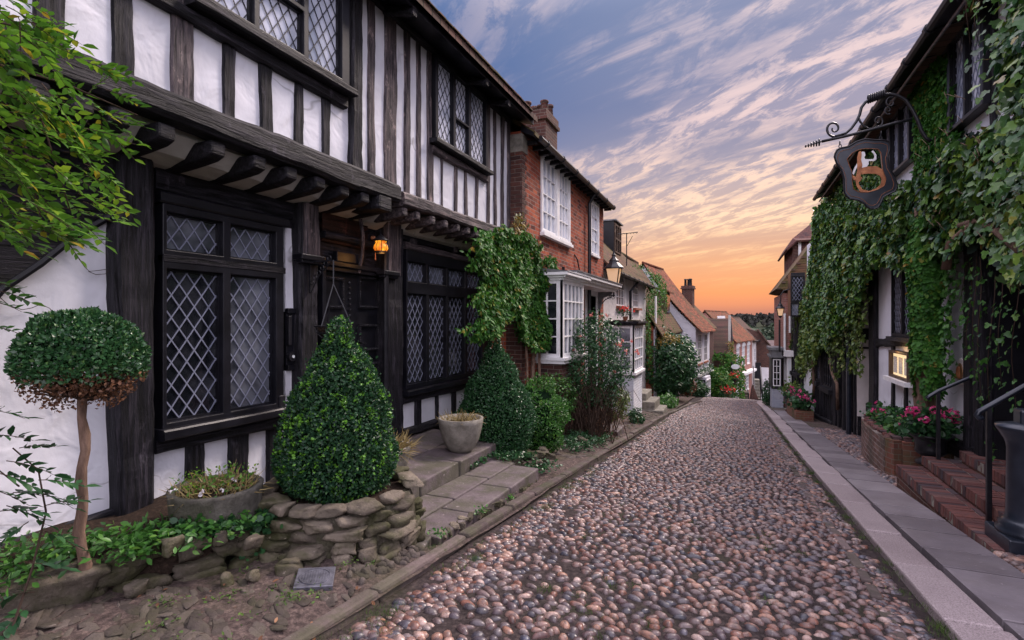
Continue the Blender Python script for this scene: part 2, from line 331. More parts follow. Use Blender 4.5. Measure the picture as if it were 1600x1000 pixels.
def brick(name,cols,mort,sx=.215,sy=.072,ms=.011,moss=None):
    t=NT(name,.88,.2);uv=t.walluv();wn=t.noise(3,2,.5);va=t.n('ShaderNodeVectorMath',operation='MULTIPLY_ADD')
    t.L.new(uv,va.inputs[0]);va.inputs[1].default_value=(1,1,1)
    cb=t.n('ShaderNodeCombineXYZ');t.L.new(t.math('MULTIPLY',t.math('SUBTRACT',wn,.5),.03),cb.inputs[1]);t.L.new(cb.outputs[0],va.inputs[2])
    b=t.n('ShaderNodeTexBrick',offset=.5,squash=1);t.L.new(va.outputs[0],b.inputs['Vector']);b.inputs['Scale'].default_value=1;b.inputs['Mortar Size'].default_value=ms*.6;b.inputs['Mortar Smooth'].default_value=.3
    b.inputs['Brick Width'].default_value=sx;b.inputs['Row Height'].default_value=sy;b.inputs['Color1'].default_value=(0,0,0,1);b.inputs['Color2'].default_value=(1,1,1,1);b.inputs['Mortar'].default_value=(.5,.5,.5,1);b.inputs['Bias'].default_value=0
    k=t.ramp(b.outputs['Color'],[(i/(len(cols)-1),c) for i,c in enumerate(cols)])
    k=t.mix(t.ramp(t.noise(18,5,.7),[(.35,0),(.75,.55)]),k,cols[0]);k=t.mix(b.outputs['Fac'],k,mort)
    k=t.mix(t.ramp(t.noise(.8,4,.6),[(.45,0),(.75,.45)]),k,(cols[0][0]*.5,cols[0][1]*.7,cols[0][2]*.9))
    if moss:k=t.mix(t.ramp(t.noise(2.2,5,.7),[(.45,0),(.62,.75)]),k,moss)
    t.col(k);n=t.bump(t.math('SUBTRACT',1.,b.outputs['Fac']),.8,.010);t.bump(t.noise(50,3),.4,.004,n);return t
brick('brick',[(.08,.022,.016),(.40,.085,.040),(.28,.058,.032),(.50,.13,.060),(.12,.048,.040)],(.27,.20,.17))
brick('brick_pale',[(.24,.10,.08),(.36,.15,.11),(.30,.12,.10)],(.34,.27,.25))
brick('brick_dark',[(.045,.024,.022),(.12,.048,.036),(.08,.036,.028)],(.16,.13,.11))
brick('brick_moss',[(.10,.045,.035),(.26,.09,.06),(.16,.08,.05)],(.18,.15,.12),moss=(.075,.075,.035))
brick('brick_white',[(.66,.66,.70),(.74,.74,.78),(.62,.62,.66)],(.52,.52,.56))
brick('brick_grey',[(.36,.37,.43),(.40,.41,.47),(.34,.35,.41)],(.30,.31,.36))
brick('tile_hung',[(.06,.03,.03),(.15,.06,.045),(.10,.045,.04)],(.03,.02,.02),.17,.11,.008)
def roof(name,cols,moss,mf=.6):
    t=NT(name,.9,.15);uv=t.tc.outputs['Object'];sp=t.n('ShaderNodeSeparateXYZ');t.L.new(uv,sp.inputs[0])
    cb=t.n('ShaderNodeCombineXYZ');t.L.new(t.math('ADD',sp.outputs[1],t.math('MULTIPLY',sp.outputs[0],.02)),cb.inputs[0]);t.L.new(t.math('MULTIPLY',sp.outputs[2],1.35),cb.inputs[1])
    b=t.n('ShaderNodeTexBrick',offset=.5);t.L.new(cb.outputs[0],b.inputs['Vector']);b.inputs['Scale'].default_value=1;b.inputs['Mortar Size'].default_value=.010;b.inputs['Brick Width'].default_value=.17;b.inputs['Row Height'].default_value=.13
    b.inputs['Color1'].default_value=(0,0,0,1);b.inputs['Color2'].default_value=(1,1,1,1);b.inputs['Mortar'].default_value=(0,0,0,1);b.inputs['Mortar Smooth'].default_value=.4
    k=t.ramp(b.outputs['Color'],[(0,cols[0]),(.5,cols[1]),(1,cols[2])]);k=t.mix(b.outputs['Fac'],k,tuple(c*.25 for c in cols[0]))
    k=t.mix(t.ramp(t.noise(1.3,6,.7),[(.42,0),(.60,mf)]),k,moss);t.col(k)
    saw=t.math('FRACT',t.math('DIVIDE',t.math('MULTIPLY',sp.outputs[2],1.35),.13))
    n=t.bump(t.math('SUBTRACT',1.,saw),.6,.03);t.bump(t.math('SUBTRACT',1.,b.outputs['Fac']),.6,.01,n);return t
brick('brick_old',[(.09,.05,.042),(.24,.125,.10),(.15,.075,.06),(.28,.17,.14)],(.30,.25,.23),.215,.075,.016,moss=(.07,.06,.045))
roof('roof_red',[(.05,.020,.013),(.26,.075,.040),(.13,.042,.025)],(.060,.048,.024),.7)
roof('roof_moss',[(.06,.035,.028),(.15,.07,.045),(.10,.05,.035)],(.060,.060,.020),.85)
roof('roof_dark',[(.05,.03,.028),(.11,.055,.045),(.08,.045,.04)],(.06,.055,.035),.5)
roof('slate',[(.10,.08,.085),(.16,.12,.12),(.13,.10,.10)],(.12,.07,.06),.5)
def stone(name,cols,moss=None,mf=.6,sc=6,bs=.6,rough=.85):
    t=NT(name,rough,.25);r=t.isl();a=t.noise(sc,7,.68);k=t.ramp(a,[(.30,cols[0]),(.5,cols[1]),(.72,cols[2])])
    k=t.mix(.5,k,t.ramp(r,[(0,tuple(v*.55 for v in cols[1])),(.5,cols[1]),(1,tuple(min(1,v*1.3) for v in cols[2]))]),'MIX')
    if moss:k=t.mix(t.ramp(t.noise(2.6,5,.7),[(.44,0),(.60,mf)]),k,moss)
    li=t.noise(22,4,.6);k=t.mix(t.ramp(li,[(.66,0),(.74,.5)]),k,tuple(min(1,v*2.0+.05) for v in cols[2]))
    t.col(k);n=t.bump(a,bs,.03);t.bump(t.noise(70,3,.6),.5,.004,n);return t
stone('rubble',[(.022,.019,.015),(.085,.070,.055),(.20,.165,.13)],(.040,.042,.014),.85,9,1.0);stone('paving',[(.022,.018,.016),(.058,.046,.041),(.11,.09,.08)],(.05,.052,.02),.35,8,.8)
stone('slab',[(.050,.040,.044),(.125,.100,.106),(.21,.175,.18)],(.050,.056,.022),.55,5.0,.6,.65)
stone('kerb_stone',[(.035,.026,.027),(.080,.060,.058),(.15,.115,.11)],(.045,.055,.02),.5,7,.8)
stone('flag',[(.10,.085,.098),(.185,.162,.178),(.28,.25,.262)],(.10,.08,.075),.25,2.4,.28,.38)
stone('sett',[(.035,.027,.027),(.085,.065,.062),(.17,.125,.12)],(.06,.07,.03),.3,8,.4)
t=NT('granite',.5,.4);a=t.noise(2,4);s_=t.noise(120,3,.7);kk=t.mix(t.ramp(s_,[(.45,0),(.60,1)]),(.40,.33,.335),(.13,.10,.105));kk=t.mix(t.ramp(t.noise(1.7,5,.65),[(.42,0),(.68,.5)]),kk,(.15,.115,.12));kk=t.mix(.3,kk,t.ramp(t.isl(),[(0,(.16,.12,.125)),(1,(.42,.36,.37))]));t.col(kk);n=t.bump(s_,.35,.004);t.bump(a,.2,.02,n)
t=NT('cobble',.36,.5);r=t.isl();k=t.ramp(r,[(0,(.030,.033,.048)),(.14,(.080,.064,.074)),(.28,(.14,.085,.075)),(.38,(.20,.085,.058)),(.50,(.048,.049,.068)),(.62,(.23,.13,.105)),(.76,(.09,.077,.086)),(.86,(.31,.16,.11)),(.94,(.38,.28,.25)),(1,(.055,.060,.09))])
k=t.mix(t.ramp(t.noise(26,5,.75),[(.38,.75),(.56,0)]),k,(.045,.034,.036));k=t.mix(t.ramp(t.noise(60,4,.7),[(.6,0),(.72,.5)]),k,(.42,.36,.34));t.col(k);t.rgh(t.ramp(t.noise(9,3),[(.3,.26),(.7,.50)]));t.bump(t.noise(45,4,.6),.35,.006)
t=NT('earth',.95,.15);a=t.noise(1.3,5,.65);k=t.ramp(t.noise(26,7,.75),[(.3,(.022,.017,.016)),(.5,(.078,.057,.053)),(.72,(.20,.148,.130))]);k=t.mix(t.ramp(a,[(.50,0),(.66,.55)]),k,(.050,.052,.024));t.col(k);n=t.bump(t.noise(30,6,.7),1,.02);t.bump(t.noise(5,4),.6,.05,n)
t=NT('road_earth',.95,.15);k=t.ramp(t.noise(26,7,.75),[(.3,(.012,.009,.009)),(.5,(.038,.029,.029)),(.72,(.10,.075,.070))]);k=t.mix(t.ramp(t.noise(1.3,5,.65),[(.52,0),(.66,.5)]),k,(.035,.038,.016));t.col(k);t.bump(t.noise(30,6,.7),1,.02)
t=NT('soil',.95,.1);k=t.ramp(t.noise(40,6,.75),[(.3,(.014,.010,.008)),(.55,(.040,.027,.020)),(.75,(.09,.06,.045))]);t.col(k);t.bump(t.noise(30,6,.7),1,.03)
t=NT('concrete_dark',.9,.2);k=t.ramp(t.noise(9,6,.72),[(.3,(.035,.032,.027)),(.5,(.095,.088,.076)),(.72,(.18,.168,.145))]);k=t.mix(t.ramp(t.noise(3,4,.6),[(.46,0),(.62,.6)]),k,(.045,.050,.022));t.col(k);t.bump(t.noise(26,6,.7),1,.016)
t=NT('terrain',.95,.1);k=t.ramp(t.noise(.05,5,.6),[(.35,(.010,.016,.008)),(.6,(.020,.026,.012)),(.75,(.032,.034,.018))]);t.col(k)
t=NT('concrete',.9,.2);k=t.ramp(t.noise(7,6,.7),[(.3,(.10,.092,.078)),(.5,(.19,.175,.15)),(.72,(.28,.26,.225))]);k=t.mix(t.ramp(t.noise(3,4,.6),[(.5,0),(.68,.5)]),k,(.085,.085,.05));t.col(k);n=t.bump(t.noise(26,6,.7),.7,.012)
def leaf(name,st,rough=.45,trans=.25,spec=.4):
    t=NT(name,rough,spec);k=t.ramp(t.isl(),st);k=t.mix(t.ramp(t.noise(2.6,3),[(.35,0),(.7,.55)]),k,tuple(v*1.0 for v in st[len(st)//2][1]));t.col(k)
    tr=t.n('ShaderNodeBsdfTranslucent');t.L.new(k,tr.inputs[0]);mx=t.n('ShaderNodeMixShader');mx.inputs[0].default_value=trans
    t.L.new(t.b.outputs[0],mx.inputs[1]);t.L.new(tr.outputs[0],mx.inputs[2]);t.L.new(mx.outputs[0],t.o.inputs[0]);return t
t=leaf('leaf_box',[(0,(.006,.022,.012)),(.45,(.012,.045,.020)),(.85,(.022,.070,.026)),(1,(.045,.12,.03))],.42,.15,.3);tip=t.ramp(t.noise(17,2,.5),[(.55,0),(.60,1)]);tr_=[x for x in t.N if x.type=='BSDF_TRANSLUCENT'][0];kk=t.mix(t.math('MULTIPLY',tip,t.ramp(t.isl(),[(.25,0),(.4,1)])),t.b.inputs['Base Color'].links[0].from_socket,(.10,.26,.022));t.col(kk);t.L.new(kk,tr_.inputs[0])
leaf('leaf_ball',[(0,(.010,.045,.018)),(.5,(.026,.092,.030)),(.88,(.045,.125,.040)),(1,(.12,.22,.06))],.33,.12,.5)
leaf('leaf_dead',[(0,(.030,.016,.012)),(.5,(.09,.04,.022)),(.85,(.22,.10,.05)),(1,(.30,.16,.08))],.6,.2)
leaf('leaf_wisteria',[(0,(.022,.08,.018)),(.5,(.065,.18,.02)),(.85,(.14,.30,.025)),(.96,(.28,.38,.03)),(1,(.45,.28,.03))],.4,.38)
leaf('leaf_dark',[(0,(.012,.042,.018)),(.6,(.025,.085,.030)),(1,(.05,.14,.04))],.4,.25)
leaf('leaf_mid',[(0,(.018,.06,.018)),(.5,(.035,.12,.025)),(.9,(.07,.20,.03)),(1,(.14,.26,.04))],.4,.3)
leaf('leaf_ivy',[(0,(.010,.038,.020)),(.3,(.022,.075,.034)),(.58,(.045,.125,.030)),(.80,(.10,.20,.028)),(.95,(.20,.27,.035)),(1,(.26,.12,.03))],.33,.2,.45)
leaf('leaf_hang',[(0,(.035,.070,.020)),(.5,(.07,.13,.028)),(.9,(.15,.22,.04)),(1,(.26,.24,.06))],.4,.3)
leaf('leaf_climb',[(0,(.012,.055,.012)),(.5,(.035,.13,.018)),(.85,(.06,.18,.025)),(.97,(.15,.22,.03)),(1,(.35,.16,.03))],.55,.3,.22)
leaf('leaf_yellow',[(0,(.04,.06,.02)),(.5,(.13,.14,.03)),(.85,(.30,.20,.04)),(1,(.36,.12,.03))],.5,.3)
leaf('straw',[(0,(.10,.07,.025)),(.5,(.24,.18,.07)),(1,(.38,.30,.13))],.6,.2)
leaf('petal_pink',[(0,(.42,.02,.13)),(.5,(.65,.05,.22)),(1,(.80,.16,.36))],.5,.3)
leaf('petal_red',[(0,(.38,.01,.02)),(1,(.70,.05,.04))],.5,.3)
leaf('petal_rose',[(0,(.55,.12,.12)),(.5,(.72,.24,.20)),(1,(.80,.42,.36))],.5,.3)
leaf('petal_white',[(0,(.60,.58,.66)),(1,(.80,.76,.80))],.5,.3)
leaf('petal_blue',[(0,(.20,.18,.55)),(1,(.38,.34,.72))],.5,.3)
leaf('wood_far',[(0,(.010,.022,.012)),(.6,(.022,.040,.018)),(1,(.04,.062,.025))],.8,0)
leaf('wood_dusk',[(0,(.012,.012,.012)),(.6,(.022,.022,.018)),(1,(.035,.034,.024))],.9,0)  # dusk dimming of the far ridge painted into its leaf colours
t=NT('mortar_mud',.95,.1);kk=t.ramp(t.noise(20,6,.7),[(.3,(.03,.026,.02)),(.5,(.075,.066,.05)),(.72,(.14,.125,.10))]);kk=t.mix(t.ramp(t.noise(4,4,.6),[(.45,0),(.6,.6)]),kk,(.04,.042,.016));t.col(kk);t.bump(t.noise(24,6,.7),1,.03)
leaf('moss',[(0,(.03,.05,.012)),(.6,(.05,.10,.015)),(1,(.10,.18,.02))],.7,.2)
t=NT('bark',.9,.2);a=t.noise(14,6,.7,(1,1,.3));t.col(t.ramp(a,[(.3,(.055,.035,.026)),(.5,(.15,.095,.07)),(.72,(.27,.18,.135))]));t.bump(a,.8,.012)
t=NT('twig',.9,.2);t.col((.05,.032,.024))
t=NT('terracotta',.8,.3);t.col(t.ramp(t.noise(7,4),[(.3,(.18,.06,.035)),(.7,(.33,.12,.07))]));t.bump(t.noise(30,3),.3,.006)
t=NT('copper',.45,.5,.4);t.col(t.ramp(t.noise(12,5,.65),[(.3,(.16,.05,.02)),(.55,(.36,.14,.06)),(.75,(.50,.22,.09))]));t.bump(t.noise(30,3),.2,.004)
t=NT('brass',.4,.5,.6);t.col((.30,.17,.08))
t=NT('pale_sign',.5,.4);t.col((.66,.70,.72))
t=NT('paper',.8,.2);t.col(t.ramp(t.noise(16,4,.6,(1,1,3)),[(.4,(.55,.50,.42)),(.6,(.74,.70,.62))]))
def emit(name,c,s,base=(.3,.2,.1)):
    t=NT(name,.4,.4);t.col(base);t.b.inputs['Emission Color'].default_value=(*c,1);t.b.inputs['Emission Strength'].default_value=s;return t
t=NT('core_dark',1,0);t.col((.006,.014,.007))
t=emit('amber_glow',(1,.30,.015),1.1,(.5,.2,.02));k=t.ramp(t.vor(26,(1,1,.6)),[(0,(1,.62,.08)),(.35,(1,.36,.02)),(.7,(.55,.10,.005))]);t.lk(k,t.b.inputs['Emission Color'])
emit('lamp_glow',(1,.55,.26),.42,(.5,.4,.3));emit('menu_glow',(1,.72,.38),.9,(.5,.45,.4))
t=NT('steel',.45,.5,.6);t.col(t.ramp(t.noise(20,3),[(.3,(.09,.09,.11)),(.7,(.20,.20,.24))]));t.bump(t.vor(40),.3,.004)
def panel(mb,ax,w0,w1,u0,u1,v0,v1,holes=()):
    us=sorted({u0,u1}|{h[i] for h in holes for i in(0,1)});vs=sorted({v0,v1}|{h[i] for h in holes for i in(2,3)})
    us=[u for u in us if u0-1e-6<=u<=u1+1e-6];vs=[v for v in vs if v0-1e-6<=v<=v1+1e-6]
    nu,nv=len(us)-1,len(vs)-1
    S=[[not any(h[0]<(us[i]+us[i+1])/2<h[1] and h[2]<(vs[j]+vs[j+1])/2<h[3] for h in holes) for j in range(nv)] for i in range(nu)]
    ix={};V=[];F=[]
    def P(i,j,s):
        k=(i,j,s)
        if k not in ix:
            ix[k]=len(V);w=(w0,w1)[s];V.append((w,us[i],vs[j]) if ax=='x' else (us[i],w,vs[j]) if ax=='y' else (us[i],vs[j],w))
        return ix[k]
    for i in range(nu):
        for j in range(nv):
            if not S[i][j]:continue
            F.append((P(i,j,1),P(i+1,j,1),P(i+1,j+1,1),P(i,j+1,1)));F.append((P(i,j,0),P(i,j+1,0),P(i+1,j+1,0),P(i+1,j,0)))
            if i==0 or not S[i-1][j]:F.append((P(i,j,0),P(i,j,1),P(i,j+1,1),P(i,j+1,0)))
            if i==nu-1 or not S[i+1][j]:F.append((P(i+1,j,1),P(i+1,j,0),P(i+1,j+1,0),P(i+1,j+1,1)))
            if j==0 or not S[i][j-1]:F.append((P(i,j,0),P(i+1,j,0),P(i+1,j,1),P(i,j,1)))
            if j==nv-1 or not S[i][j+1]:F.append((P(i,j+1,1),P(i+1,j+1,1),P(i+1,j+1,0),P(i,j+1,0)))
    if w1<w0: F=[tuple(reversed(f)) for f in F]
    if ax=='y': F=[tuple(reversed(f)) for f in F]
    return mb.add(V,F)
def pp(ax,w,u,v): return (w,u,v) if ax=='x' else (u,w,v)
def leads(ax,w,u0,u1,v0,v1,du,dv,th=.011,d=.006):
    mb=MB();s=dv/du;n=int((v1-v0)/dv+(u1-u0)/du)+3
    nr={'x':(1,0,0),'y':(0,1,0)}[ax]
    for sg in(1,-1):
        for k in range(-n,n+1):
            c=v0+k*dv+(0 if sg>0 else 0)
            pts=[]
            for u in(u0,u1):
                v=c+sg*s*(u-u0)
                if v0<=v<=v1:pts.append((u,v))
            for v in(v0,v1):
                u=u0+(v-c)/(sg*s)
                if u0<u<u1:pts.append((u,v))
            if len(pts)>=2:
                a,b=pts[0],pts[1]
                if abs(a[0]-b[0])>.01:mb.bar(pp(ax,w+sg*.001,*a),pp(ax,w+sg*.001,*b),th,d,up=nr)
    return mb
def lwin(parent,ax,W,out,u0,u1,v0,v1,lights,fm='black_paint',gm='glass',lm='lead_sheen',du=.11,dv=.17,t=.07,th=.011,name='window'):
    """leaded window: frame with one opening per light, glass and leads set back. out=+1/-1 outward sign"""
    mb=MB();panel(mb,ax,W-out*t*.5,W+out*t*.5,u0,u1,v0,v1,lights);f=mb.build(name,fm,parent,bevel=.006)
    for (a,b,c,d) in lights:
        cs=MB();e=.013;panel(cs,ax,W-out*.015,W+out*.012,a,b,c,d,[(a+e,b-e,c+e,d-e)]);cs.build('casement',fm,f)
        g=MB();panel(g,ax,W-out*.022,W-out*.016,a+e,b-e,c+e,d-e);g.build('pane',gm[lights.index((a,b,c,d))%len(gm)] if isinstance(gm,tuple) else gm,f)
        leads(ax,W-out*.008,a+e,b-e,c+e,d-e,du,dv,th).build('leading',lm,f)
    return f
def sash(parent,ax,W,out,u0,u1,v0,v1,nx,ny,gm='glass_curtain',fm='white_paint',fw=.05,bw=.02,name='window',sill=True):
    mb=MB();iu,iv=(u1-u0-2*fw-(nx-1)*bw)/nx,(v1-v0-2*fw-(ny-1)*bw)/ny
    H_=[(u0+fw+i*(iu+bw),u0+fw+i*(iu+bw)+iu,v0+fw+j*(iv+bw),v0+fw+j*(iv+bw)+iv) for i in range(nx) for j in range(ny)]
    panel(mb,ax,W-out*.03,W+out*.03,u0,u1,v0,v1,H_);f=mb.build(name,fm,parent)
    g=MB();panel(g,ax,W-out*.012,W-out*.004,u0+fw,u1-fw,v0+fw,v1-fw);g.build('pane',gm,f)
    if sill:
        s_=MB()
        if ax=='x':s_.box(W-out*.02,W+out*.09,u0-.03,u1+.03,v0-.06,v0-.002)
        else:s_.box(u0-.03,u1+.03,W-out*.02,W+out*.09,v0-.06,v0-.002)
        s_.build('sill',fm,f)
    return f
# ================================================================ GROUND
def gridmesh(name,xs,ys,fz,mat,kind='structure',parent=None):
    xs=np.array(xs);ys=np.array(ys);X_,Y_=np.meshgrid(xs,ys);Z_=np.vectorize(fz)(X_,Y_);V=np.stack([X_,Y_,Z_],2).reshape(-1,3);n=len(xs)
    F=[(j*n+i,j*n+i+1,(j+1)*n+i+1,(j+1)*n+i) for j in range(len(ys)-1) for i in range(n-1)]
    o=npmesh(name,V,F,mat,parent,True)
    if kind:o['kind']=kind
    return o
def zterr(x,y):
    if y<60: b=zr(max(y,-40))-.35
    else: b=max(-15,zr(60)-.35-(y-60)*.10)
    d=math.hypot(x,y)
    if d>230:
        t=min(1,(d-230)/330.);t=t*t*(3-2*t);b=b+t*(12.5+3.0*math.sin(x*.006+1.2)+2*math.sin(x*.017))
    return b
tx=[-1500,-1000,-600,-400,-250,-150,-90,-50,-30,-20,-12,-6,0,6,12,20,30,50,90,150,250,400,600,1000,1500]
ty=[-60,-30,-10,0,10,20,27,33,40,50,60,75,90,110,140,170,200,230,260,300,340,380,420,460,500,560,640,800,1200,2500]
gridmesh('ground',tx,ty,zterr,'terrain')
KL,KR=-1.84,1.02
def kbend(y):  # kerb line of the pavement on the right
    if y<20:return 1.06+.02*math.cos(y*.3)
    t=(y-20)/10.;return 1.06+.02*math.cos(6)-.06*min(1,t)*2+(max(0,y-26)**2)*.045
ys=list(np.arange(-2,34,.25))+list(np.arange(34,62,2))
def zroad(x,y): return zr(y)+.035*math.cos((x+.4)*.95)-.035+.008*math.sin(x*5+y*1.3)*math.sin(y*2.1)
gridmesh('road',list(np.linspace(-1.86,3.2,22)),ys,lambda x,y:zroad(x,y) if x<1.3 else zr(y)-.02,'road_earth')
def zverge(x,y):
    t=max(0,min(1,(-1.84-x)/1.6));b=zr(y)+.02+.05*math.sin(x*3+y)*.3
    if y>7.2: return b+.16*t
    rise=.16*t
    if y<2.4: rise=.05*t
    if 3.05<y<5.95 and x<-1.95: return min(b,-1.79-.02*(y-3))
    return b+rise+.012*math.sin(x*9+y*4)*math.sin(y*7-x*3)
gridmesh('verge',[-9,-5.5]+list(np.linspace(-4.2,-1.82,22)),ys,zverge,'earth')
# far road surface below the crest and the side ground of the lower street
gridmesh('lower_street',list(np.linspace(-3.5,8,8)),list(np.arange(33,62,2)),lambda x,y:zr(y)+.012,'earth')
# cobbles -----------------------------------------------------------
P=[];S=[]
y=.9
while y<31:
    dy=.0505+.003*math.sin(y*7);x=-1.46+.05*math.sin(y*1.7)+random.uniform(0,.08)
    xr=kbend(y)-.30 if y<22 else kbend(y)-.06
    if y>22:x=-1.45
    while x<xr:
        big=1.45 if random.random()<.05 else 1
        w=random.uniform(.026,.050)*big
        if random.random()>.055+(.22 if (x<-.95+.15*math.sin(y*2) and y<4.2 and math.sin(x*7+y*5)>-.2) else 0): P.append((x+w,y+random.uniform(-.018,.018),0));S.append((w*random.uniform(.82,.98),random.uniform(.018,.028)*(1.2 if big>1 else 1),random.uniform(.020,.032)))
        x+=2*w+random.uniform(-.002,.014)
    y+=dy if y<14 else dy*1.15
P=np.array(P);S=np.array(S);P[:,2]=[zroad(a,b)-.006 for a,b in P[:,:2]]
nr_=P[:,1]<6.5
stones('cobblestones',P[nr_],S[nr_],'cobble',RS.uniform(-.6,.6,int(nr_.sum())),h=6,n=10,label='rounded flint cobbles in the foreground of the road');stones('cobblestones',P[~nr_],S[~nr_],'cobble',h=4,n=6,label='rounded flint cobbles of the road further down the hill')
# smaller pebbles in the two gutters + right forecourt
def scatter(x0,x1,y0,y1,n,fz,smin=.012,smax=.03,keep=None):
    P=[];S=[]
    for i in range(n):
        a=random.uniform(x0,x1);b=y0+(y1-y0)*random.random()**1.3
        if keep and not keep(a,b):continue
        s=random.uniform(smin,smax);P.append((a,b,fz(a,b)-.004));S.append((s*1.25,s*.85,s*.8))
    return np.array(P),np.array(S)
P1,S1=scatter(-1.76,-1.42,1.4,24,3400,zroad,.013,.038);P2,S2=scatter(.78,.98,1.2,22,2600,zroad,.014,.030,keep=lambda a,b:a<kbend(b)-.03)
stones('gutter_pebbles',np.concatenate([P1,P2]),np.concatenate([S1,S2]),'cobble',h=4,n=7,label='small pebbles and moss in the gutters on both sides')
P3,S3=scatter(1.86,2.62,7.75,15,2600,lambda a,b:zr(b)+.02,.022,.042)
P4,S4=scatter(1.88,2.7,3.0,5.1,700,lambda a,b:zr(b)+.025,.03,.055)
stones('forecourt_pebbles',np.concatenate([P3,P4]),np.concatenate([S3,S4]),'cobble',h=5,n=8,tilt=.3,label='pebble paving between the flagstones and the inn wall')
# mossy grass in the gutters
def tuft(name,pts,n,s,mat='moss',label=None,h=1.,shape='blade'):
    P=[];N=[]
    for i in range(n):
        p=random.choice(pts);q=(p[0]+random.gauss(0,p[3]),p[1]+random.gauss(0,p[3]),p[2]);P.append(q);N.append((random.gauss(0,1),random.gauss(0,1),.3))
    P=np.array(P);D=np.tile([0,0,1.6],(n,1))+RS.normal(0,.5,(n,3))
    o=leaves(name,P,np.array(N),s,mat,None,shape,.3,0,D);o['kind']='stuff'
    if label:o['label']=label
    return o
pts=[]
for i in range(70):
    yy=1.5+random.random()**1.4*14;pts.append((random.uniform(-1.76,-1.60),yy,zr(yy)+.002,.035))
for i in range(80):
    yy=1.5+random.random()**1.4*14;pts.append((kbend(yy)-random.uniform(.0,.08),yy,zr(yy)+.002,.03))
for i in range(40):
    yy=1.3+random.random()*4;pts.append((random.uniform(-1.1,.6),yy,zr(yy)+.0,.03))
for i in range(30):
    yy=1.2+random.random()*2;pts.append((random.uniform(-2.6,-1.9),yy,zr(yy)+.03,.04))
for i in range(30):
    yy=8+random.random()*16;pts.append((random.uniform(-2.0,-1.75),yy,zr(yy)+.02,.06))
tuft('grass',pts,16000,.022,'moss','short moss and grass tufts in the gutters and joints')
# edge setts ---------------------------------------------------------
def strip(name,fx,y0,y1,w,lmin,lmax,th,mat,label,gap=.012,kind='structure',zo=0,yaw=True,jit=.004,zf=None,bev=.012):
    mb=MB();y=y0
    while y<y1:
        l=random.uniform(lmin,lmax);a=fx(y);b=fx(y+l);j=random.uniform(-jit,jit);z0=(zf or zr)(y)+zo+j;z1=(zf or zr)(y+l)+zo+j
        ww=w*random.uniform(.9,1.06) if jit>.003 else w
        V=[(a,y,z0-th),(a+ww,y,z0-th),(b+ww,y+l-gap,z1-th),(b,y+l-gap,z1-th),(a,y,z0),(a+ww,y,z0),(b+ww,y+l-gap,z1),(b,y+l-gap,z1)]
        mb.add(V,[(3,2,1,0),(4,5,6,7),(0,1,5,4),(1,2,6,5),(2,3,7,6),(3,0,4,7)]);y+=l
    o=mb.build(name,mat,None,bevel=bev);o['kind']=kind;o['label']=label;return o
strip('road_edge_setts',lambda y:kbend(y)-.29+.02*math.sin(y*1.7),1.2,16,.075,.2,.5,.1,'sett','line of worn setts beside the right gutter',jit=.012,zo=-.002,gap=.06)
strip('kerb',lambda y:-1.93+.015*math.sin(y*1.1)+(.12*((y-12)/6)**2 if y>12 else 0),1.0,24,.095,.55,1.1,.2,'kerb_stone','narrow worn kerb of long stones on the left',zo=.055,jit=.012,bev=.02)
strip('granite_kerb',kbend,.8,30,.29,.5,1.2,.2,'granite','speckled pink granite kerb along the right pavement',zo=.032,jit=.006,gap=.018,bev=.016)
strip('flagstone_pavement',lambda y:kbend(y)+.308,.8,20.5,.48,.4,.95,.12,'flag','blue grey flagstone pavement on the right',zo=.038,jit=.003,gap=.022,bev=.004)
strip('flagstone_pavement',lambda y:kbend(y)+.305,20.5,30,.5,.4,.6,.12,'kerb_stone','pinkish brick pavement at the far bend',zo=.038,jit=.002,bev=.006)
gridmesh('forecourt',[1.83,2.0,2.2,2.45,2.75,3.2,6],ys,lambda x,y:zr(y)+.015,'earth')
# broken paving of the near left verge
def zst(x,y): return zverge(x,y)
P=[];S=[];rz=[]
for i in range(430):
    a=random.uniform(-3.3,-1.98);b=random.uniform(1.0,2.75)
    if b>1.45+(a+3.3)*.85+random.uniform(0,.05):continue
    w=random.uniform(.035,.12);P.append((a,b,zst(a,b)-.006));S.append((w,w*random.uniform(.28,.55),random.uniform(.006,.013)));rz.append(random.uniform(-.9,-.2))
for i in range(260):
    a=random.uniform(-2.4,-1.98);b=random.uniform(7.0,17);w=random.uniform(.03,.1);P.append((a,b,zst(a,b)-.012));S.append((w,w*.6,.025));rz.append(random.uniform(-1,1))
for i in range(120):
    a=random.uniform(-2.12,-1.95);b=random.uniform(2.4,4.3);w=random.uniform(.022,.045);P.append((a,b,zst(a,b)-.005));S.append((w,w*.75,.03));rz.append(random.uniform(-1,1))
stones('verge_stones',np.array(P),np.array(S),'paving',np.array(rz),h=5,n=8,jit=.25,tilt=.25,label='rough broken paving stones set on edge in the near verge')
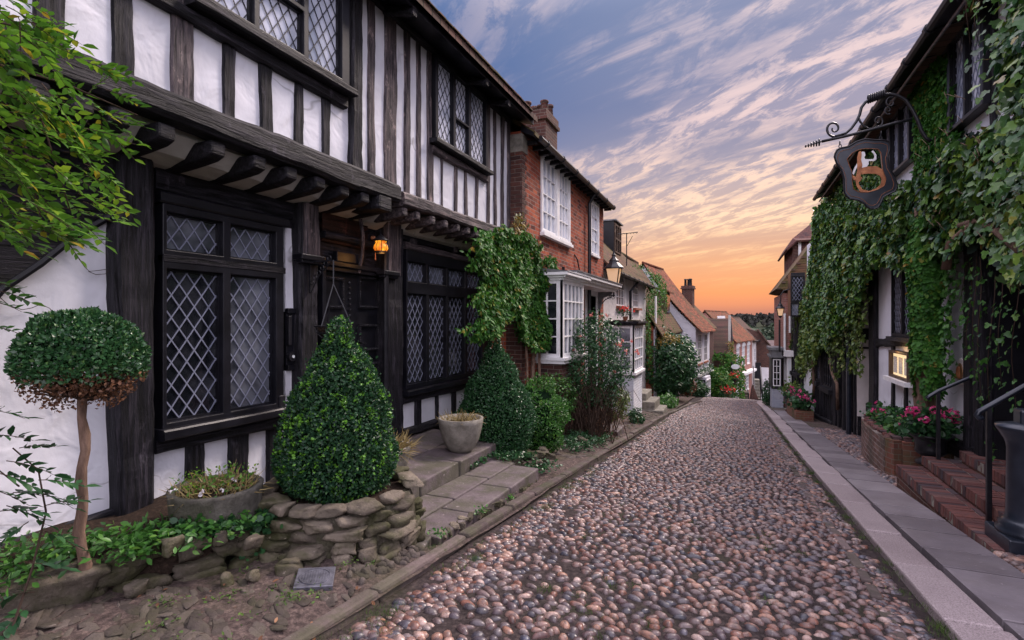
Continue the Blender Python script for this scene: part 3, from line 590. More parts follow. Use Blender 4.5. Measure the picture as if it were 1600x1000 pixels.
# ================================================================ HOUSE 1 : timber-framed
D1=-3.88;U1=-3.42;YE=onx(797,500,U1).y
h1=thing('timber_framed_house','black timber framed house with white panels, jettied upper floor and diamond leaded windows','house',(D1,4,-1.5))
zb1=onx(400,204,U1).z;zwt=onx(797,186,U1).z;zev=onx(800,162,-3.04).z
YB=-2.2
mb=MB();panel(mb,'x',U1-.22,U1-.018,YB,YE,zb1-.05,zwt+.1);mb.build('upper_wall','plaster',h1)
mb=MB();panel(mb,'x',D1-.3,D1-.03,YB,YE,-1.9,1.25);mb.build('lower_wall','timber_h',h1)
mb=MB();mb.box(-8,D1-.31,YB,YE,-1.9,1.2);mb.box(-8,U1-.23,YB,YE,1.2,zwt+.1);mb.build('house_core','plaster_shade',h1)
def yat(px,X):return onx(px,500,X).y
def TB(name,X,a,b,w,t,mat,wob=.008,seg=.09,par_=None,up=(1,0,0)):
    A=onx(*a,X);B=onx(*b,X);return MB().timber(A,B,w,t,up,wob,seg).build(name,mat,par_ or h1,smooth=False)
# bressummer beams
A=onx(0,62,U1+.03);B=onx(617,305,U1+.03);
MB().timber((U1+.02,YB,A.z*.5+B.z*.5+.03),(U1+.02,B.y,onx(617,305,U1+.02).z),.20,.20,(1,0,0),.016,.10).build('bressummer','timber_h',h1)
B2=onx(790,367,U1+.01);A2=onx(621,311,U1+.01);MB().timber(A2,B2,.15,.17,(1,0,0),.016,.10).build('bressummer','grey_h',h1)
MB().timber((U1-.01,YB,zwt+.02),(U1-.01,YE,zwt-.02),.13,.10,(1,0,0),.01).build('wall_plate','timber_h',h1)
# studs: (x left, x right, z bottom, z top, grey?)
zs1=onx(545,158,U1).z;zs2=onx(763,275,U1).z
def zbb(y):  # top of the beam
    y0=B.y
    return (zb1+.02) if y<y0 else (onx(640,306,U1).z if y<YE else 0)
studs=[(-150,-100,1),(-60,-25,1),(55,100,1),(178,210,1),(268,303,1),(350,368,0),(408,427,0),(462,474,0),(503,515,0),(575,588,1),(600,621,1),(631,641,1),(651,659,1),(668,678,1),(690,693,2),(710,715,2),(727,731,2),(743,747,2),(761,766,1),(772,776,1),(783,788,1),(793,799,1)]
for a,b,full in studs:
    ya,yb=yat(a,U1),yat(b,U1);yc=(ya+yb)/2;w=(yb-ya)*(.84 if a>565 else 1)
    zt={0:zs1-.02,1:zwt-.04,2:zs2-.03}[full];z0=(zb1-.04) if yc<B.y-.1 else A2.z+.05+(B2.z-A2.z)*(yc-A2.y)/(B2.y-A2.y)
    MB().timber((U1-.02,yc,z0),(U1-.02+random.uniform(-.004,.006),yc+random.uniform(-.015,.015),zt),w,.050,(1,0,0),.012,.09).build('stud','grey_v' if a>560 or a in(268,) else 'timber_v',h1)
ya,yb=yat(545,U1),yat(562,U1);MB().timber((U1-.01,(ya+yb)/2,zb1),(U1-.01,(ya+yb)/2+.01,zwt-.03),(yb-ya)*1.05,.11,(1,0,0),.02,.09).build('stud','timber_v',h1)
# upper windows
y0,y1=yat(302,U1+.03),yat(540,U1+.03);zt=zwt-.08;zb_=onx(540,140,U1+.03).z
ms=[yat(p,U1+.03) for p in(314,390,399,468,476,528)]
L_=[(ms[0],ms[1],zb_+.05,zt-.05),(ms[2],ms[3],zb_+.05,zb_+.42),(ms[2],ms[3],zb_+.46,zt-.05),(ms[4],ms[5],zb_+.05,zt-.05)]
w_=lwin(h1,'x',U1+.03,1,y0,y1,zb_,zt,L_,gm='glass_painted_sky',lm='lead_dark',du=.105,dv=.165,t=.10,th=.0065);w_['label']='large upper leaded window nearest the camera'
MB().timber((U1+.06,y0-.05,zb_-.03),(U1+.06,y1+.06,zb_-.03),.07,.14,(1,0,0),.004).build('sill','timber_h',h1);MB().timber((U1,y0-.4,zb_-.12),(U1,y1+.02,zb_-.12),.10,.1,(1,0,0),.012).build('rail','timber_h',h1)
y0,y1=yat(677,U1+.03),yat(760,U1+.03);zb_=onx(720,243,U1+.03).z;zt=zwt-.07
ms=[yat(p,U1+.03) for p in(681,705,708.5,729,732.5,756)]
L_=[(ms[0],ms[1],zb_+.04,zt-.05),(ms[2],ms[3],zb_+.04,zb_+.42),(ms[2],ms[3],zb_+.45,zt-.05),(ms[4],ms[5],zb_+.04,zt-.05)]
w_=lwin(h1,'x',U1+.03,1,y0,y1,zb_,zt,L_,gm='glass_painted_sky',lm='lead_dark',du=.11,dv=.17,t=.08,th=.007);w_['label']='smaller upper leaded window under the eaves'
MB().timber((U1+.06,y0-.06,zb_-.03),(U1+.06,y1+.06,zb_-.03),.055,.13,(1,0,0),.004).build('sill','timber_h',h1);MB().timber((U1,y0,zb_-.12),(U1,y1+.05,zb_-.12),.09,.09,(1,0,0),.012).build('rail','grey_h',h1)
# eaves, rafters, roof
mb=MB();xe=-3.04;mb.prism([(U1-.05,zwt+.02),(xe,zev),(xe,zev+.10),(xe-.03,zev+.14),(U1-.05,zwt+.40)],'y',YB,YE+.12);mb.build('eaves','black_paint',h1)
for p in(628,745,780,560):
    yy=yat(p,-3.2);MB().timber((U1+.0,yy,zwt-.06),(xe+.005,yy,zev-.035),.075,.09,(0,0,1),.006).build('rafter_foot','timber_h',h1)
mb=MB();sl=1.15;k=MB()
pr=[(xe+.05,zev+.10),(xe+.05,zev+.155)];dx=5;mb.prism([(xe+.06,zev+.12),(-5.7,zev+.12+(xe+.06+5.7)*sl),(-8.4,zev+.2),(-8.4,zev+.14),(-5.7,zev+.02+(xe+.06+5.7)*sl),(xe+.06,zev+.04)][::-1],'y',YB,YE+.14);mb.build('roof','roof_dark',h1)
mb=MB()
for i in range(int((YE-YB)/.16)):
    yy=YB+i*.16;mb.box(xe+.02,xe+.085,yy+.004,yy+.155,zev+.125+random.uniform(-.006,.006),zev+.142+random.uniform(0,.01))
mb.build('roof_edge_tiles','roof_moss',h1)
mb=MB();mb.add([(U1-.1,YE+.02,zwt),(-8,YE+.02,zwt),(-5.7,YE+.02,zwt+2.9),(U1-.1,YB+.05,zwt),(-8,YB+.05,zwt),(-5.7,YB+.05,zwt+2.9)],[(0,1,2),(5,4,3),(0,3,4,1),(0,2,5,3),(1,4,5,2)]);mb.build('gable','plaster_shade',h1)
# jetty soffit and joists
zbm=onx(400,237,U1+.1).z
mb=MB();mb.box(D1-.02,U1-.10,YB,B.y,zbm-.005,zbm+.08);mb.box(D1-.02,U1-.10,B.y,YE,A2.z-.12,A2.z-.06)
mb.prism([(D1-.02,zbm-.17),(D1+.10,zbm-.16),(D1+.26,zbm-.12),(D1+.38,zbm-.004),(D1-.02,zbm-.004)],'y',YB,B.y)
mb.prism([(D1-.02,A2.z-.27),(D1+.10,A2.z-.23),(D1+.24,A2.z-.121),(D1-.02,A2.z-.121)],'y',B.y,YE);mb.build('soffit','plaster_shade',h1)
for i,(p,q) in enumerate([(60,110),(130,160),(190,175),(262,212),(342,228),(407,256),(457,272),(502,288),(540,302),(572,312),(607,325),(634,334),(654,342),(678,350),(698,356),(717,362),(733,366),(746,371),(758,376),(770,380),(782,384)]):
    X_=U1+.075 if p<625 else U1+.07;c=onx(p,q,X_);z_=(zbm-.07) if p<625 else A2.z-.14+(B2.z-A2.z)*(c.y-A2.y)/(B2.y-A2.y)
    w=.12 if p<600 else .09
    mb=MB();x=X_
    n=7;pts=[]
    for j in range(n+1):
        t=j/n;xx=X_+(D1+.0-X_)*t;dz=-.01-.05*math.sin(t*1.4)+(.02 if j==0 else 0);pts.append((xx,z_+.06+.0,z_-.045+dz*(1 if p<625 else .7)))
    prof=[(a,b) for a,b,c_ in pts]+[(a,c_) for a,b,c_ in reversed(pts)]
    mb.prism(prof,'y',c.y-w/2,c.y+w/2);o=mb.build('joist','timber_h' if p<625 else 'grey_h',h1,bevel=.02)
# big bracket block under the end of the near beam
c=onx(603,322,U1+.1);MB().box(D1,U1+.11,c.y-.12,c.y+.10,zbm-.14,zbm+.03).build('joist','timber_h',h1,bevel=.03)
# ---- ground floor: posts
def vpost(pa,pb,X,z0,z1,t,mat='timber_v',wob=.018,name='post'):
    ya,yb=yat(pa,X),yat(pb,X);return MB().timber((X-t/2,(ya+yb)/2,z0),(X-t/2,(ya+yb)/2-.01,z1),yb-ya,t,(1,0,0),wob,.09).build(name,mat,h1)
zp=onx(215,812,D1+.12).z
vpost(186,246,D1+.14,zp-.1,zbm-.05,.18,wob=.014);vpost(178,188,D1+.05,zp,zbm-.1,.1)
# arched brace and plaster panel at far left
mb=MB();panel(mb,'x',D1-.02,D1+.02,YB,yat(182,D1+.02),-1.45,.95);mb.build('plaster_panel','plaster',h1)
arc=[onx(*p,D1+.06) for p in[(184,334),(165,346),(140,360),(110,378),(60,418),(0,458),(-90,560),(-200,700)]]
pol=[(p.y,p.z) for p in arc]+[(arc[-1].y-.4,arc[-1].z),(YB,zbm),(arc[0].y,zbm)]
mb=MB();mb.prism(pol,'x',D1+.0,D1+.07);mb.build('arched_brace','timber_h',h1)
edge=[(D1+.075,p.y,p.z+.02) for p in arc];MB().tube(edge,.022,6).build('brace_edge','black_paint',h1)
mb=MB().timber(onx(0,862,D1+.03)+Vector((0,-.8,-.01)),onx(190,798,D1+.03),.09,.1,(1,0,0),.006);mb.build('sole_plate','timber_h',h1)
# window 1 -----------------------------------------------------------
X=D1+.05;y0,y1=yat(246,X),yat(436,X);zt=onx(247,318,X).z;zb_=onx(340,650,X).z
ys_=[yat(p,X) for p in(253,341,353,424)]
za,zc=onx(300,340,X).z,onx(300,396,X).z;zd,ze=onx(300,424,X).z,onx(300,652,X).z
w_=lwin(h1,'x',X,1,y0,y1,zb_-.02,zt,[(ys_[0],ys_[1],zc,za),(ys_[2],ys_[3],zc,za),(ys_[0],ys_[1],ze,zd),(ys_[2],ys_[3],ze,zd)],gm=('glass_net','glass_net','glass','glass_net'),lm='lead_sheen',du=.118,dv=.168,t=.12,th=.0095);w_['label']='ground floor leaded window beside the big oak post'
# curtain folds behind the right-hand light
mb=MB()
for i in range(9):
    yy=ys_[2]+.05+i*.03;mb.box(X-.055,X-.045+random.uniform(-.004,.006),yy,yy+.018,ze+.05,ze+.75)
for j in(za,zd):
    pass
MB().timber((X+.05,y0-.03,zb_-.05),(X+.05,y1+.05,zb_-.05),.075,.16,(1,0,0),.003).build('sill','black_paint',h1);MB().timber((X,y0-.03,zb_-.14),(X,y1+.05,zb_-.15),.10,.10,(1,0,0),.012).build('rail','timber_h',h1)
MB().timber((X+.02,y0-.02,zt+.045),(X+.02,y1+.06,zt+.045),.085,.10,(1,0,0),.004).build('window_head','black_paint',h1);MB().box(X,X+.065,y0,y1+.02,zc-.09,zc-.035).build('transom','timber_h',h1,bevel=.006)
for zz in(zt+.20,zt+.42):
    MB().timber((D1,y0,zz),(D1,y1+.3,zz),.19,.07,(1,0,0),.006).build('plank','timber_h',h1)
mb=MB();zpl=onx(330,800,D1).z;mb.box(D1-.02,D1+.012,y0,y1+.1,zpl-.15,zb_-.12);mb.build('plaster_panel','plaster',h1)
for a,b in((286,315),(355,383),(414,433)):
    yc=(yat(a,D1)+yat(b,D1))/2;MB().timber((D1+.01,yc,zpl-.1),(D1+.01,yc,zb_-.13),yat(b,D1)-yat(a,D1),.09,(1,0,0),.010,.07).build('stud','timber_v',h1)
MB().timber((D1+.03,y0-.1,zpl-.04),(D1+.03,yat(495,D1),zpl-.04),.11,.12,(1,0,0),.008).build('sole_plate','timber_h',h1)
# narrow panel, letter box recess, key safe, door bell
y0,y1=yat(444,D1),yat(468,D1)
for a,b in((358,487),(578,655)):
    mb=MB();mb.box(D1-.02,D1+.016,y0,y1,onx(455,b,D1).z,onx(455,a,D1).z);mb.build('plaster_panel','plaster',h1)
mb=MB();z0,z1=onx(455,570,D1).z,onx(455,490,D1).z;mb.box(D1,D1+.05,y0,y1+.02,z0-.05,z0);mb.box(D1,D1+.05,y0,y1+.02,z1,z1+.05);mb.box(D1,D1+.03,y0,y1,z0,z1);mb.build('rail','black_paint',h1,bevel=.006)
c=onx(454,520,D1+.06);MB().box(D1+.03,D1+.06,c.y-.02,c.y+.02,c.z-.12,c.z+.16).build('letter_box','iron',h1,bevel=.006)
c=onx(456,557,D1+.05);o=MB().tube([(D1+.02,c.y,c.z),(D1+.065,c.y,c.z)],.045,14).build('bell_push','iron',h1);MB().tube([(D1+.06,c.y,c.z),(D1+.075,c.y,c.z)],.014,10).build('button','pale_sign',o)
c=onx(442,628,D1+.12);o=MB().box(D1+.06,D1+.12,c.y-.035,c.y+.035,c.z-.06,c.z+.06).build('key_safe','iron',None,bevel=.008);prop(o,'small dark key safe on the sill beside the door','key safe')
# posts by the door
vpost(470,500,D1+.12,zpl-.2,onx(485,318,D1+.12).z,.16,'timber_v');vpost(480,502,D1+.17,onx(485,405,D1+.17).z,onx(485,318,D1+.17).z,.09,'grey_v',.01)
vpost(604,632,D1+.12,zpl-.2,zbm-.12,.17,'timber_v');vpost(607,628,D1+.17,onx(615,430,D1+.17).z,zbm-.12,.08,'grey_v',.01)
for p in((490,404),(613,428)):
    c=onx(*p,D1+.2);MB().box(D1+.10,D1+.19,c.y-.13,c.y+.13,c.z-.05,c.z).box(D1+.08,D1+.21,c.y-.15,c.y+.15,c.z-.02,c.z+.035).build('corbel','black_paint',h1,bevel=.01)
# door
Xd=D1-.06;y0,y1=yat(503,D1),yat(600,D1);zt=onx(550,428,D1).z;dr=thing('door','','',(Xd,(y0+y1)/2,-1.45));dr.parent=h1;dr.matrix_parent_inverse=Matrix.Translation(-h1.location)
MB().box(Xd-.03,Xd+.035,y0,y1,-1.6,zt).build('door_leaf','black_paint',dr,bevel=.004)
for (pa,pb) in((503,536),(559,590)):
    for (qa,qb) in((432,482),(506,548),(566,610),(626,668)):
        ya,yb=yat(pa,Xd+.04),yat(pb,Xd+.04);za,zb2=onx((pa+pb)/2,qb,Xd+.04).z,onx((pa+pb)/2,qa,Xd+.04).z
        mb=MB();panel(mb,'x',Xd+.034,Xd+.062,ya,yb,za,zb2,[(ya+.035,yb-.035,za+.035,zb2-.035)])
        e=.034
        for (u0_,v0_,u1_,v1_) in((ya,za,yb,za),(ya,zb2,yb,zb2),(ya,za,ya,zb2),(yb,za,yb,zb2)):
            Lh=math.hypot(u1_-u0_,v1_-v0_);n=int(Lh/.03)
            for i in range(n+1):
                u=u0_+(u1_-u0_)*i/n;v=v0_+(v1_-v0_)*i/n;u+=(ya+yb-2*u)/abs(yb-ya)*.018;v+=(za+zb2-2*v)/abs(zb2-za)*.018
                mb.rock((Xd+.064,u,v),(.009,.009,.009),6,4,0)
        mb.build('door_panel','iron',dr)
c=onx(548,500,Xd+.06)
mb=MB()
for i in range(26):
    mb.rock((Xd+.045,c.y,zt-.1-i*.06),(.014,.014,.014),6,4,0)
mb.build('stud_strip','iron',dr)
c=onx(561,533,Xd+.1);MB().bar((Xd+.04,c.y,c.z),(Xd+.09,c.y,c.z),.02).bar((Xd+.09,c.y-.02,c.z+.01),(Xd+.09,c.y+.13,c.z-.035),.016).build('handle','iron',dr)
MB().box(Xd-.03,D1+.06,y1,y1+.06,-1.6,zt+.03).box(Xd-.03,D1+.06,y0-.05,y0,-1.6,zt+.03).box(Xd-.03,D1+.06,y0-.05,y1+.06,zt,zt+.05).build('door_frame','black_paint',h1,bevel=.008)
MB().timber((D1+.04,y0-.02,zt+.08),(D1+.04,y1+.03,zt+.06),.06,.10,(1,0,0),.004).build('door_head','black_paint',h1)
c=onx(547,403,D1+.05);MB().box(D1-.01,D1+.045,yat(526,D1+.04),yat(570,D1+.04),c.z-.055,c.z+.055).build('name_board','black_paint',h1,bevel=.008)
for q in(345,360,374):
    c=onx(540,q,D1+.02);MB().timber((D1-.01,yat(502,D1),c.z),(D1-.01,yat(545,D1)+.3,c.z),.13,.05,(1,0,0),.006).build('plank','brown_h',h1)
c=onx(560,385,D1+.03);MB().timber((D1+.03,y0-.02,c.z+.05),(D1+.03,y1,c.z+.05),.08,.08,(1,0,0),.008).build('rail','timber_h',h1)
mb=MB();pts=[(D1+.16,yat(556,D1+.1)+.0,zbm-.18),(D1+.14,yat(563,D1+.1),zbm-.35),(D1+.1,yat(566,D1+.1),zbm-.55),(D1+.05,yat(566,D1+.1),zbm-.75)];MB().tube(pts,.02,6).build('brace','grey_v',h1)
# window 2 ------------------------------------------------------------
X=D1+.05;y0,y1=yat(630,X),yat(757,X);zb_=onx(690,592,X).z;zt=onx(690,402,X).z
cols=[(631.5,662),(665.5,693.5),(696.5,722),(725.5,749)];L_=[]
za,zc=onx(679,416,X).z,onx(679,445,X).z;zd,ze=onx(679,462,X).z,onx(679,592,X).z
for a,b in cols: L_+= [(yat(a,X),yat(b,X),zc,za),(yat(a,X),yat(b,X),ze,zd)]
w_=lwin(h1,'x',X,1,y0,y1,zb_-.04,zt,L_,gm=('glass_net','glass'),lm='lead_sheen',du=.118,dv=.175,t=.11,th=.0095);w_['label']='ground floor leaded window of four lights right of the door'
MB().timber((X+.05,y0-.06,zb_-.08),(X+.05,y1+.0,zb_-.08),.075,.15,(1,0,0),.003).build('sill','black_paint',h1);MB().timber((X,y0-.05,zb_-.17),(X,y1,zb_-.17),.10,.10,(1,0,0),.012).build('rail','timber_h',h1)
MB().timber((X+.02,y0-.04,zt+.04),(X+.02,y1+.02,zt+.04),.09,.12,(1,0,0),.004).build('window_head','grey_h',h1)
for zz in(zt+.2,zt+.37): MB().timber((D1,y0-.1,zz),(D1,YE,zz),.16,.07,(1,0,0),.006).build('plank','timber_h',h1)
for p in(650,715): c=onx(p,385,D1+.08);MB().box(D1,D1+.07,c.y-.06,c.y+.06,c.z-.1,c.z+.1).build('corbel','grey_v',h1,bevel=.02)
mb=MB();mb.box(D1-.02,D1+.012,yat(622,D1),YE,-1.5,zb_-.15);mb.build('plaster_panel','plaster',h1)
for a,b in((617,625),(646,654),(678,682),(704,709),(731,735),(752,758)):
    yc=(yat(a,D1)+yat(b,D1))/2;MB().timber((D1+.01,yc,-1.5),(D1+.01,yc,zb_-.16),yat(b,D1)-yat(a,D1),.08,(1,0,0),.010,.07).build('stud','timber_v',h1)
MB().timber((D1+.04,y1-2.3,-1.43),(D1+.04,YE,-1.45),.09,.13,(1,0,0),.006).build('sole_plate','timber_h',h1)
vpost(757,772,D1+.1,-1.7,zbm-.2,.12,'timber_v')
MB().tube([(D1+.17,yat(601,D1+.15),-1.4),(D1+.17,yat(601,D1+.15),onx(601,392,D1+.15).z)],.03,8).build('downpipe','iron',h1)
# ================================================================ NEAR LEFT: steps, planters, shrubs
from mathutils import noise as MN
def rockm(mb,c,r,rz=None,jit=.18,n=18,m=12,p=.62):
    k=len(mb.v);rz=random.uniform(0,6.3) if rz is None else rz;o=Vector((random.uniform(0,99),random.uniform(0,99),0));C_,S_=math.cos(rz),math.sin(rz)
    PL=[(Vector((random.gauss(0,1),random.gauss(0,1),random.gauss(0,.8))).normalized(),random.uniform(.50,.86)) for _ in range(13)]
    sg=lambda x:math.copysign(abs(x)**p,x)
    for i in range(m+1):
        th=math.pi*i/m
        for j in range(n):
            a=2*math.pi*j/n;d=Vector((math.sin(th)*math.cos(a),math.sin(th)*math.sin(a),math.cos(th)))
            q=1.06+jit*1.3*MN.noise(d*1.3+o)
            for nn,hh in PL:
                w=d.dot(nn)
                if w>.05:q=min(q,hh/w)
            q+=jit*.45*MN.noise(d*3.1+o)+jit*.3*MN.noise(d*7+o)
            x=sg(d.x)*r[0]*q;y=sg(d.y)*r[1]*q;z=sg(d.z)*r[2]*q
            mb.v.append((c[0]+x*C_-y*S_,c[1]+x*S_+y*C_,c[2]+z))
    for i in range(m):
        for j in range(n): mb.f.append((k+i*n+j,k+(i+1)*n+j,k+(i+1)*n+(j+1)%n,k+i*n+(j+1)%n))
def slab(mb,x0,x1,y0,y1,z0,z1,zt=None,r=.012):
    j=lambda:random.uniform(-r,r)
    zt=z1 if zt is None else zt
    V=[(x0+j(),y0+j(),z0),(x1+j(),y0+j(),z0),(x1+j(),y1+j(),z0),(x0+j(),y1+j(),z0),(x0+j(),y0+j(),zt+j()*.4),(x1+j(),y0+j(),z1+j()*.4),(x1+j(),y1+j(),z1+j()*.4),(x0+j(),y1+j(),zt+j()*.4)]
    mb.add(V,[(3,2,1,0),(4,5,6,7),(0,1,5,4),(1,2,6,5),(2,3,7,6),(3,0,4,7)])
def slabs(root,rows,mat='slab'):
    for (x0,x1,ys_,z0,z1,zt) in rows:
        for a,b in zip(ys_[:-1],ys_[1:]):
            mb=MB();slab(mb,x0+.006,x1-.006,a+.006,b-.006,z0,z1,zt);mb.build('slab',mat,root,bevel=.014)
st=thing('doorstep','upper stone doorstep slab platform with round pot on top, along the timber house wall','step',(-3.3,4,-1.75))
slabs(st,[(-3.32,-2.75,[2.55,3.35,4.18,4.95,5.9],-1.95,-1.56,-1.545),(-3.88,-3.325,[2.2,3.0,3.9,4.6,5.2,6.1],-1.95,-1.545,-1.50)])
MB().box(-3.9,-2.80,2.5,5.85,-2.05,-1.64).build('fill','rubble',st)
st2=thing('doorstep','lower stone doorstep of worn mossy slabs beside the narrow kerb','step',(-2.4,4.4,-1.85))
for (x0,x1,ys_) in((-2.42,-2.07,[3.38,3.98,4.78,5.62]),(-2.76,-2.425,[3.55,4.25,5.0,5.75])):
    for a,b in zip(ys_[:-1],ys_[1:]):
        za=-1.675-.024*(a-3.4);zb_=-1.675-.024*(b-3.4);mb=MB();mb.add([(x0+.006,a+.006,-2.0),(x1-.006,a+.006,-2.0),(x1-.006,b-.006,-2.0),(x0+.006,b-.006,-2.0),(x0+.006,a+.006,za),(x1-.006,a+.01,za),(x1-.01,b-.006,zb_),(x0+.006,b-.006,zb_)],[(3,2,1,0),(4,5,6,7),(0,1,5,4),(1,2,6,5),(2,3,7,6),(3,0,4,7)]);mb.build('slab','slab',st2,bevel=.014)
mb=MB();mb.prism([(-2.72,3.05),(-2.45,2.98),(-2.12,3.02),(-2.06,3.15),(-2.12,3.36),(-2.70,3.50)],'z',-1.8,-1.655);mb.build('slab','slab',st2,bevel=.012)
mb=MB();mb.box(-2.75,-2.10,3.4,5.58,-2.1,-1.80)
for i in range(26): rockm(mb,(-2.10+random.uniform(-.02,.02),3.5+i*.085,zr(3.5+i*.085)+random.uniform(-.02,.02)),(.04,.06,.035))
mb.build('fill','rubble',st2)
# rubble at the end of the steps
r_=thing('rubble_edging','rubble stones heaped at the end of the doorsteps before the shrubs','rocks',(-2.5,6.2,-1.8))
mb=MB()
for i in range(26): y_=random.uniform(5.75,6.7);rockm(mb,(random.uniform(-2.85,-2.15),y_,zverge(-2.5,y_)+random.uniform(.02,.10)),(random.uniform(.05,.13),random.uniform(.05,.1),random.uniform(.04,.07)))
mb.build('stones','rubble',r_)
# round rubble planter
PC=(-2.66,2.96)
pl=thing('stone_planter','round planter built of rough mossy stones under the tall near box cone','planter',(PC[0],PC[1],-1.6))
mb=MB();zb_=-1.62
for c_,(z_,hh) in enumerate([(-1.60,.07),(-1.515,.05),(-1.44,.045),(-1.37,.045),(-1.305,.04),(-1.245,.04)]):
    a=random.uniform(0,1)
    while a<6.3:
        w=random.uniform(.07,.20) if c_<5 else random.uniform(.08,.17);rr=.555-.012*c_+random.uniform(-.012,.02)
        am=a+w/rr*.9
        rockm(mb,(PC[0]+rr*math.cos(am),PC[1]+rr*math.sin(am),z_+random.uniform(-.012,.012)+(.02 if c_==5 else 0)),(w*.95,random.uniform(.07,.12),hh),am+math.pi/2+random.uniform(-.15,.15),.2);a+=2*w/rr*.80
mb.build('stones','rubble',pl,smooth=True)
MB().lathe([(.555,-.30),(.56,-.05),(.55,.12),(.535,.28),(.51,.33)],(PC[0],PC[1],-1.6),40,.012).build('mortar_core','mortar_mud',pl,smooth=True);MB().lathe([(.50,.30),(.45,.335),(.1,.36)],(PC[0],PC[1],-1.6),24,.02).build('earth_fill','soil',pl)
# retaining stones of the bed
BL=[(-3.75,.75),(-3.45,1.2),(-3.12,1.66),(-2.86,2.18),(-2.86,2.62)]
def bl(t):
    t=t*(len(BL)-1);i=min(int(t),len(BL)-2);f=t-i;return (BL[i][0]+(BL[i+1][0]-BL[i][0])*f,BL[i][1]+(BL[i+1][1]-BL[i][1])*f)
rw=thing('retaining_wall','low dry stone edging of the flower bed between boulder and round planter','wall',(-3,2,-1.5))
mb=MB()
for c_ in range(4):
    t=.44
    while t<1.0:
        x_,y_=bl(t);w=random.uniform(.08,.17);ang=math.atan2(.85,.5)
        rockm(mb,(x_+.05-.022*c_+random.uniform(-.02,.02),y_-.02,-1.52+.068*c_+random.uniform(-.01,.02)+.0*t),(w,.075,.055),ang+random.uniform(-.3,.3),.22);t+=w*.86
for p in [((268,853),.075),((395,848),.06),((345,842),.055),((355,905),.05),((395,900),.05),((215,920),.06),((455,885),.07)]:
    c=ong_=None;d=ray(*p[0]);k=(1.35-(.28 if p[0][1]<870 else .08))/(-d[2]-SL*d[1]);rockm(mb,[k*a for a in d],(p[1],p[1]*.8,p[1]*.75),None,.2)
mb.build('stones','rubble',rw,smooth=True)
bo=MB();rockm(bo,(-3.27,1.40,-1.40),(.36,.13,.10),math.atan2(.5,.36),.10,22,14,.38);prop(bo.build('boulder','rubble',None,smooth=True),'long flat topped mossy boulder edging the flower bed at the left','boulder')
bo=MB();rockm(bo,tuple(onz(450,888,-1.49)),(.10,.075,.05),.6,.15,16,10,.6);prop(bo.build('boulder','rubble',None,smooth=True),'small rounded green mossy stone lying left of the round planter','boulder')
def zsoil(x,y):
    # inside the bed
    best=9
    for i in range(len(BL)-1):
        (ax,ay),(bx,by)=BL[i],BL[i+1];t=max(0,min(1,((x-ax)*(bx-ax)+(y-ay)*(by-ay))/((bx-ax)**2+(by-ay)**2)));best=min(best,math.hypot(x-ax-t*(bx-ax),y-ay-t*(by-ay)))
    return -1.33+.04*min(1,best*3)+.02*math.sin(x*11+y*7)
V=[];xs=np.linspace(0,1,14);F=[]
for j in range(24):
    t=j/23.;fx,fy=bl(t)
    for i,s_ in enumerate(xs):
        x_=fx+.03+(-3.90-fx-.03)*s_;y_=fy+(.0)*s_;V.append((x_,y_,zsoil(x_,y_)-(.12 if i==0 else 0)))
for j in range(23):
    for i in range(13): F.append((j*14+i,j*14+i+1,(j+1)*14+i+1,(j+1)*14+i))
o=npmesh('flower_bed_soil',np.array(V),np.array(F),'soil',None,True);o['kind']='structure'
# ---- clipped box
def clipped(name,label,cat,c,prof,n,size,mat='leaf_box',stemz=0,group=None,bump_=.05,extra=None,shape='box',core='core_dark'):
    """prof: list (r,z) from the bottom up"""
    t=thing(name,label,cat,c,group)
    rs=np.array([p[0] for p in prof]);zs=np.array([p[1] for p in prof]);ds=np.hypot(np.diff(rs),np.diff(zs));A=(rs[:-1]+rs[1:])/2*ds+1e-4;A/=A.sum()
    k=RS.choice(len(A),n,p=A);f=RS.rand(n);r=rs[k]+(rs[k+1]-rs[k])*f;z=zs[k]+(zs[k+1]-zs[k])*f;an=RS.rand(n)*6.2832
    nr=np.stack([zs[k+1]-zs[k],-(rs[k+1]-rs[k])],1);nr/=np.linalg.norm(nr,axis=1)[:,None]+1e-9
    N=np.stack([nr[:,0]*np.cos(an),nr[:,0]*np.sin(an),nr[:,1]],1)
    P=np.stack([r*np.cos(an),r*np.sin(an),z],1)+np.array(c)
    q=np.array([MN.noise(Vector(p)*4.2) for p in P])*bump_+np.array([MN.noise(Vector(p)*13) for p in P])*bump_*.4
    P+=N*(q-RS.exponential(.016,n)+.008+(RS.rand(n)<.03)*RS.uniform(.01,.05,n))[:,None]
    D=N+np.array([0,0,.35])
    leaves('foliage',P,N*.6+RS.normal(0,.5,(n,3)),size,mat,t,shape,.5,0,D)
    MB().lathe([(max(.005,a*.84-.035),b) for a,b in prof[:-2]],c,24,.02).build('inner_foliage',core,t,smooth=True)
    if stemz: MB().tube([(c[0],c[1],c[2]+prof[0][1]-stemz),(c[0]+.01,c[1],c[2]+prof[0][1]+.15)],.035,7).build('stem','bark',t)
    return t
cz=-1.25
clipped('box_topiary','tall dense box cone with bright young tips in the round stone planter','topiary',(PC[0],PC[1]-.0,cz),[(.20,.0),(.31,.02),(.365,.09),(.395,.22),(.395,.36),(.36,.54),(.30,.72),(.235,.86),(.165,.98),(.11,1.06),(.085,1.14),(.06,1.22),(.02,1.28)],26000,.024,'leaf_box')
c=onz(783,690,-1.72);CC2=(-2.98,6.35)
clipped('box_topiary','smaller dark box cone with thin pointed top behind the stone bowl','topiary',(CC2[0],CC2[1],-1.74),[(.32,.0),(.46,.05),(.52,.22),(.52,.40),(.45,.65),(.34,.90),(.22,1.12),(.13,1.28),(.08,1.40),(.04,1.50),(.01,1.58)],19000,.030,'leaf_dark')
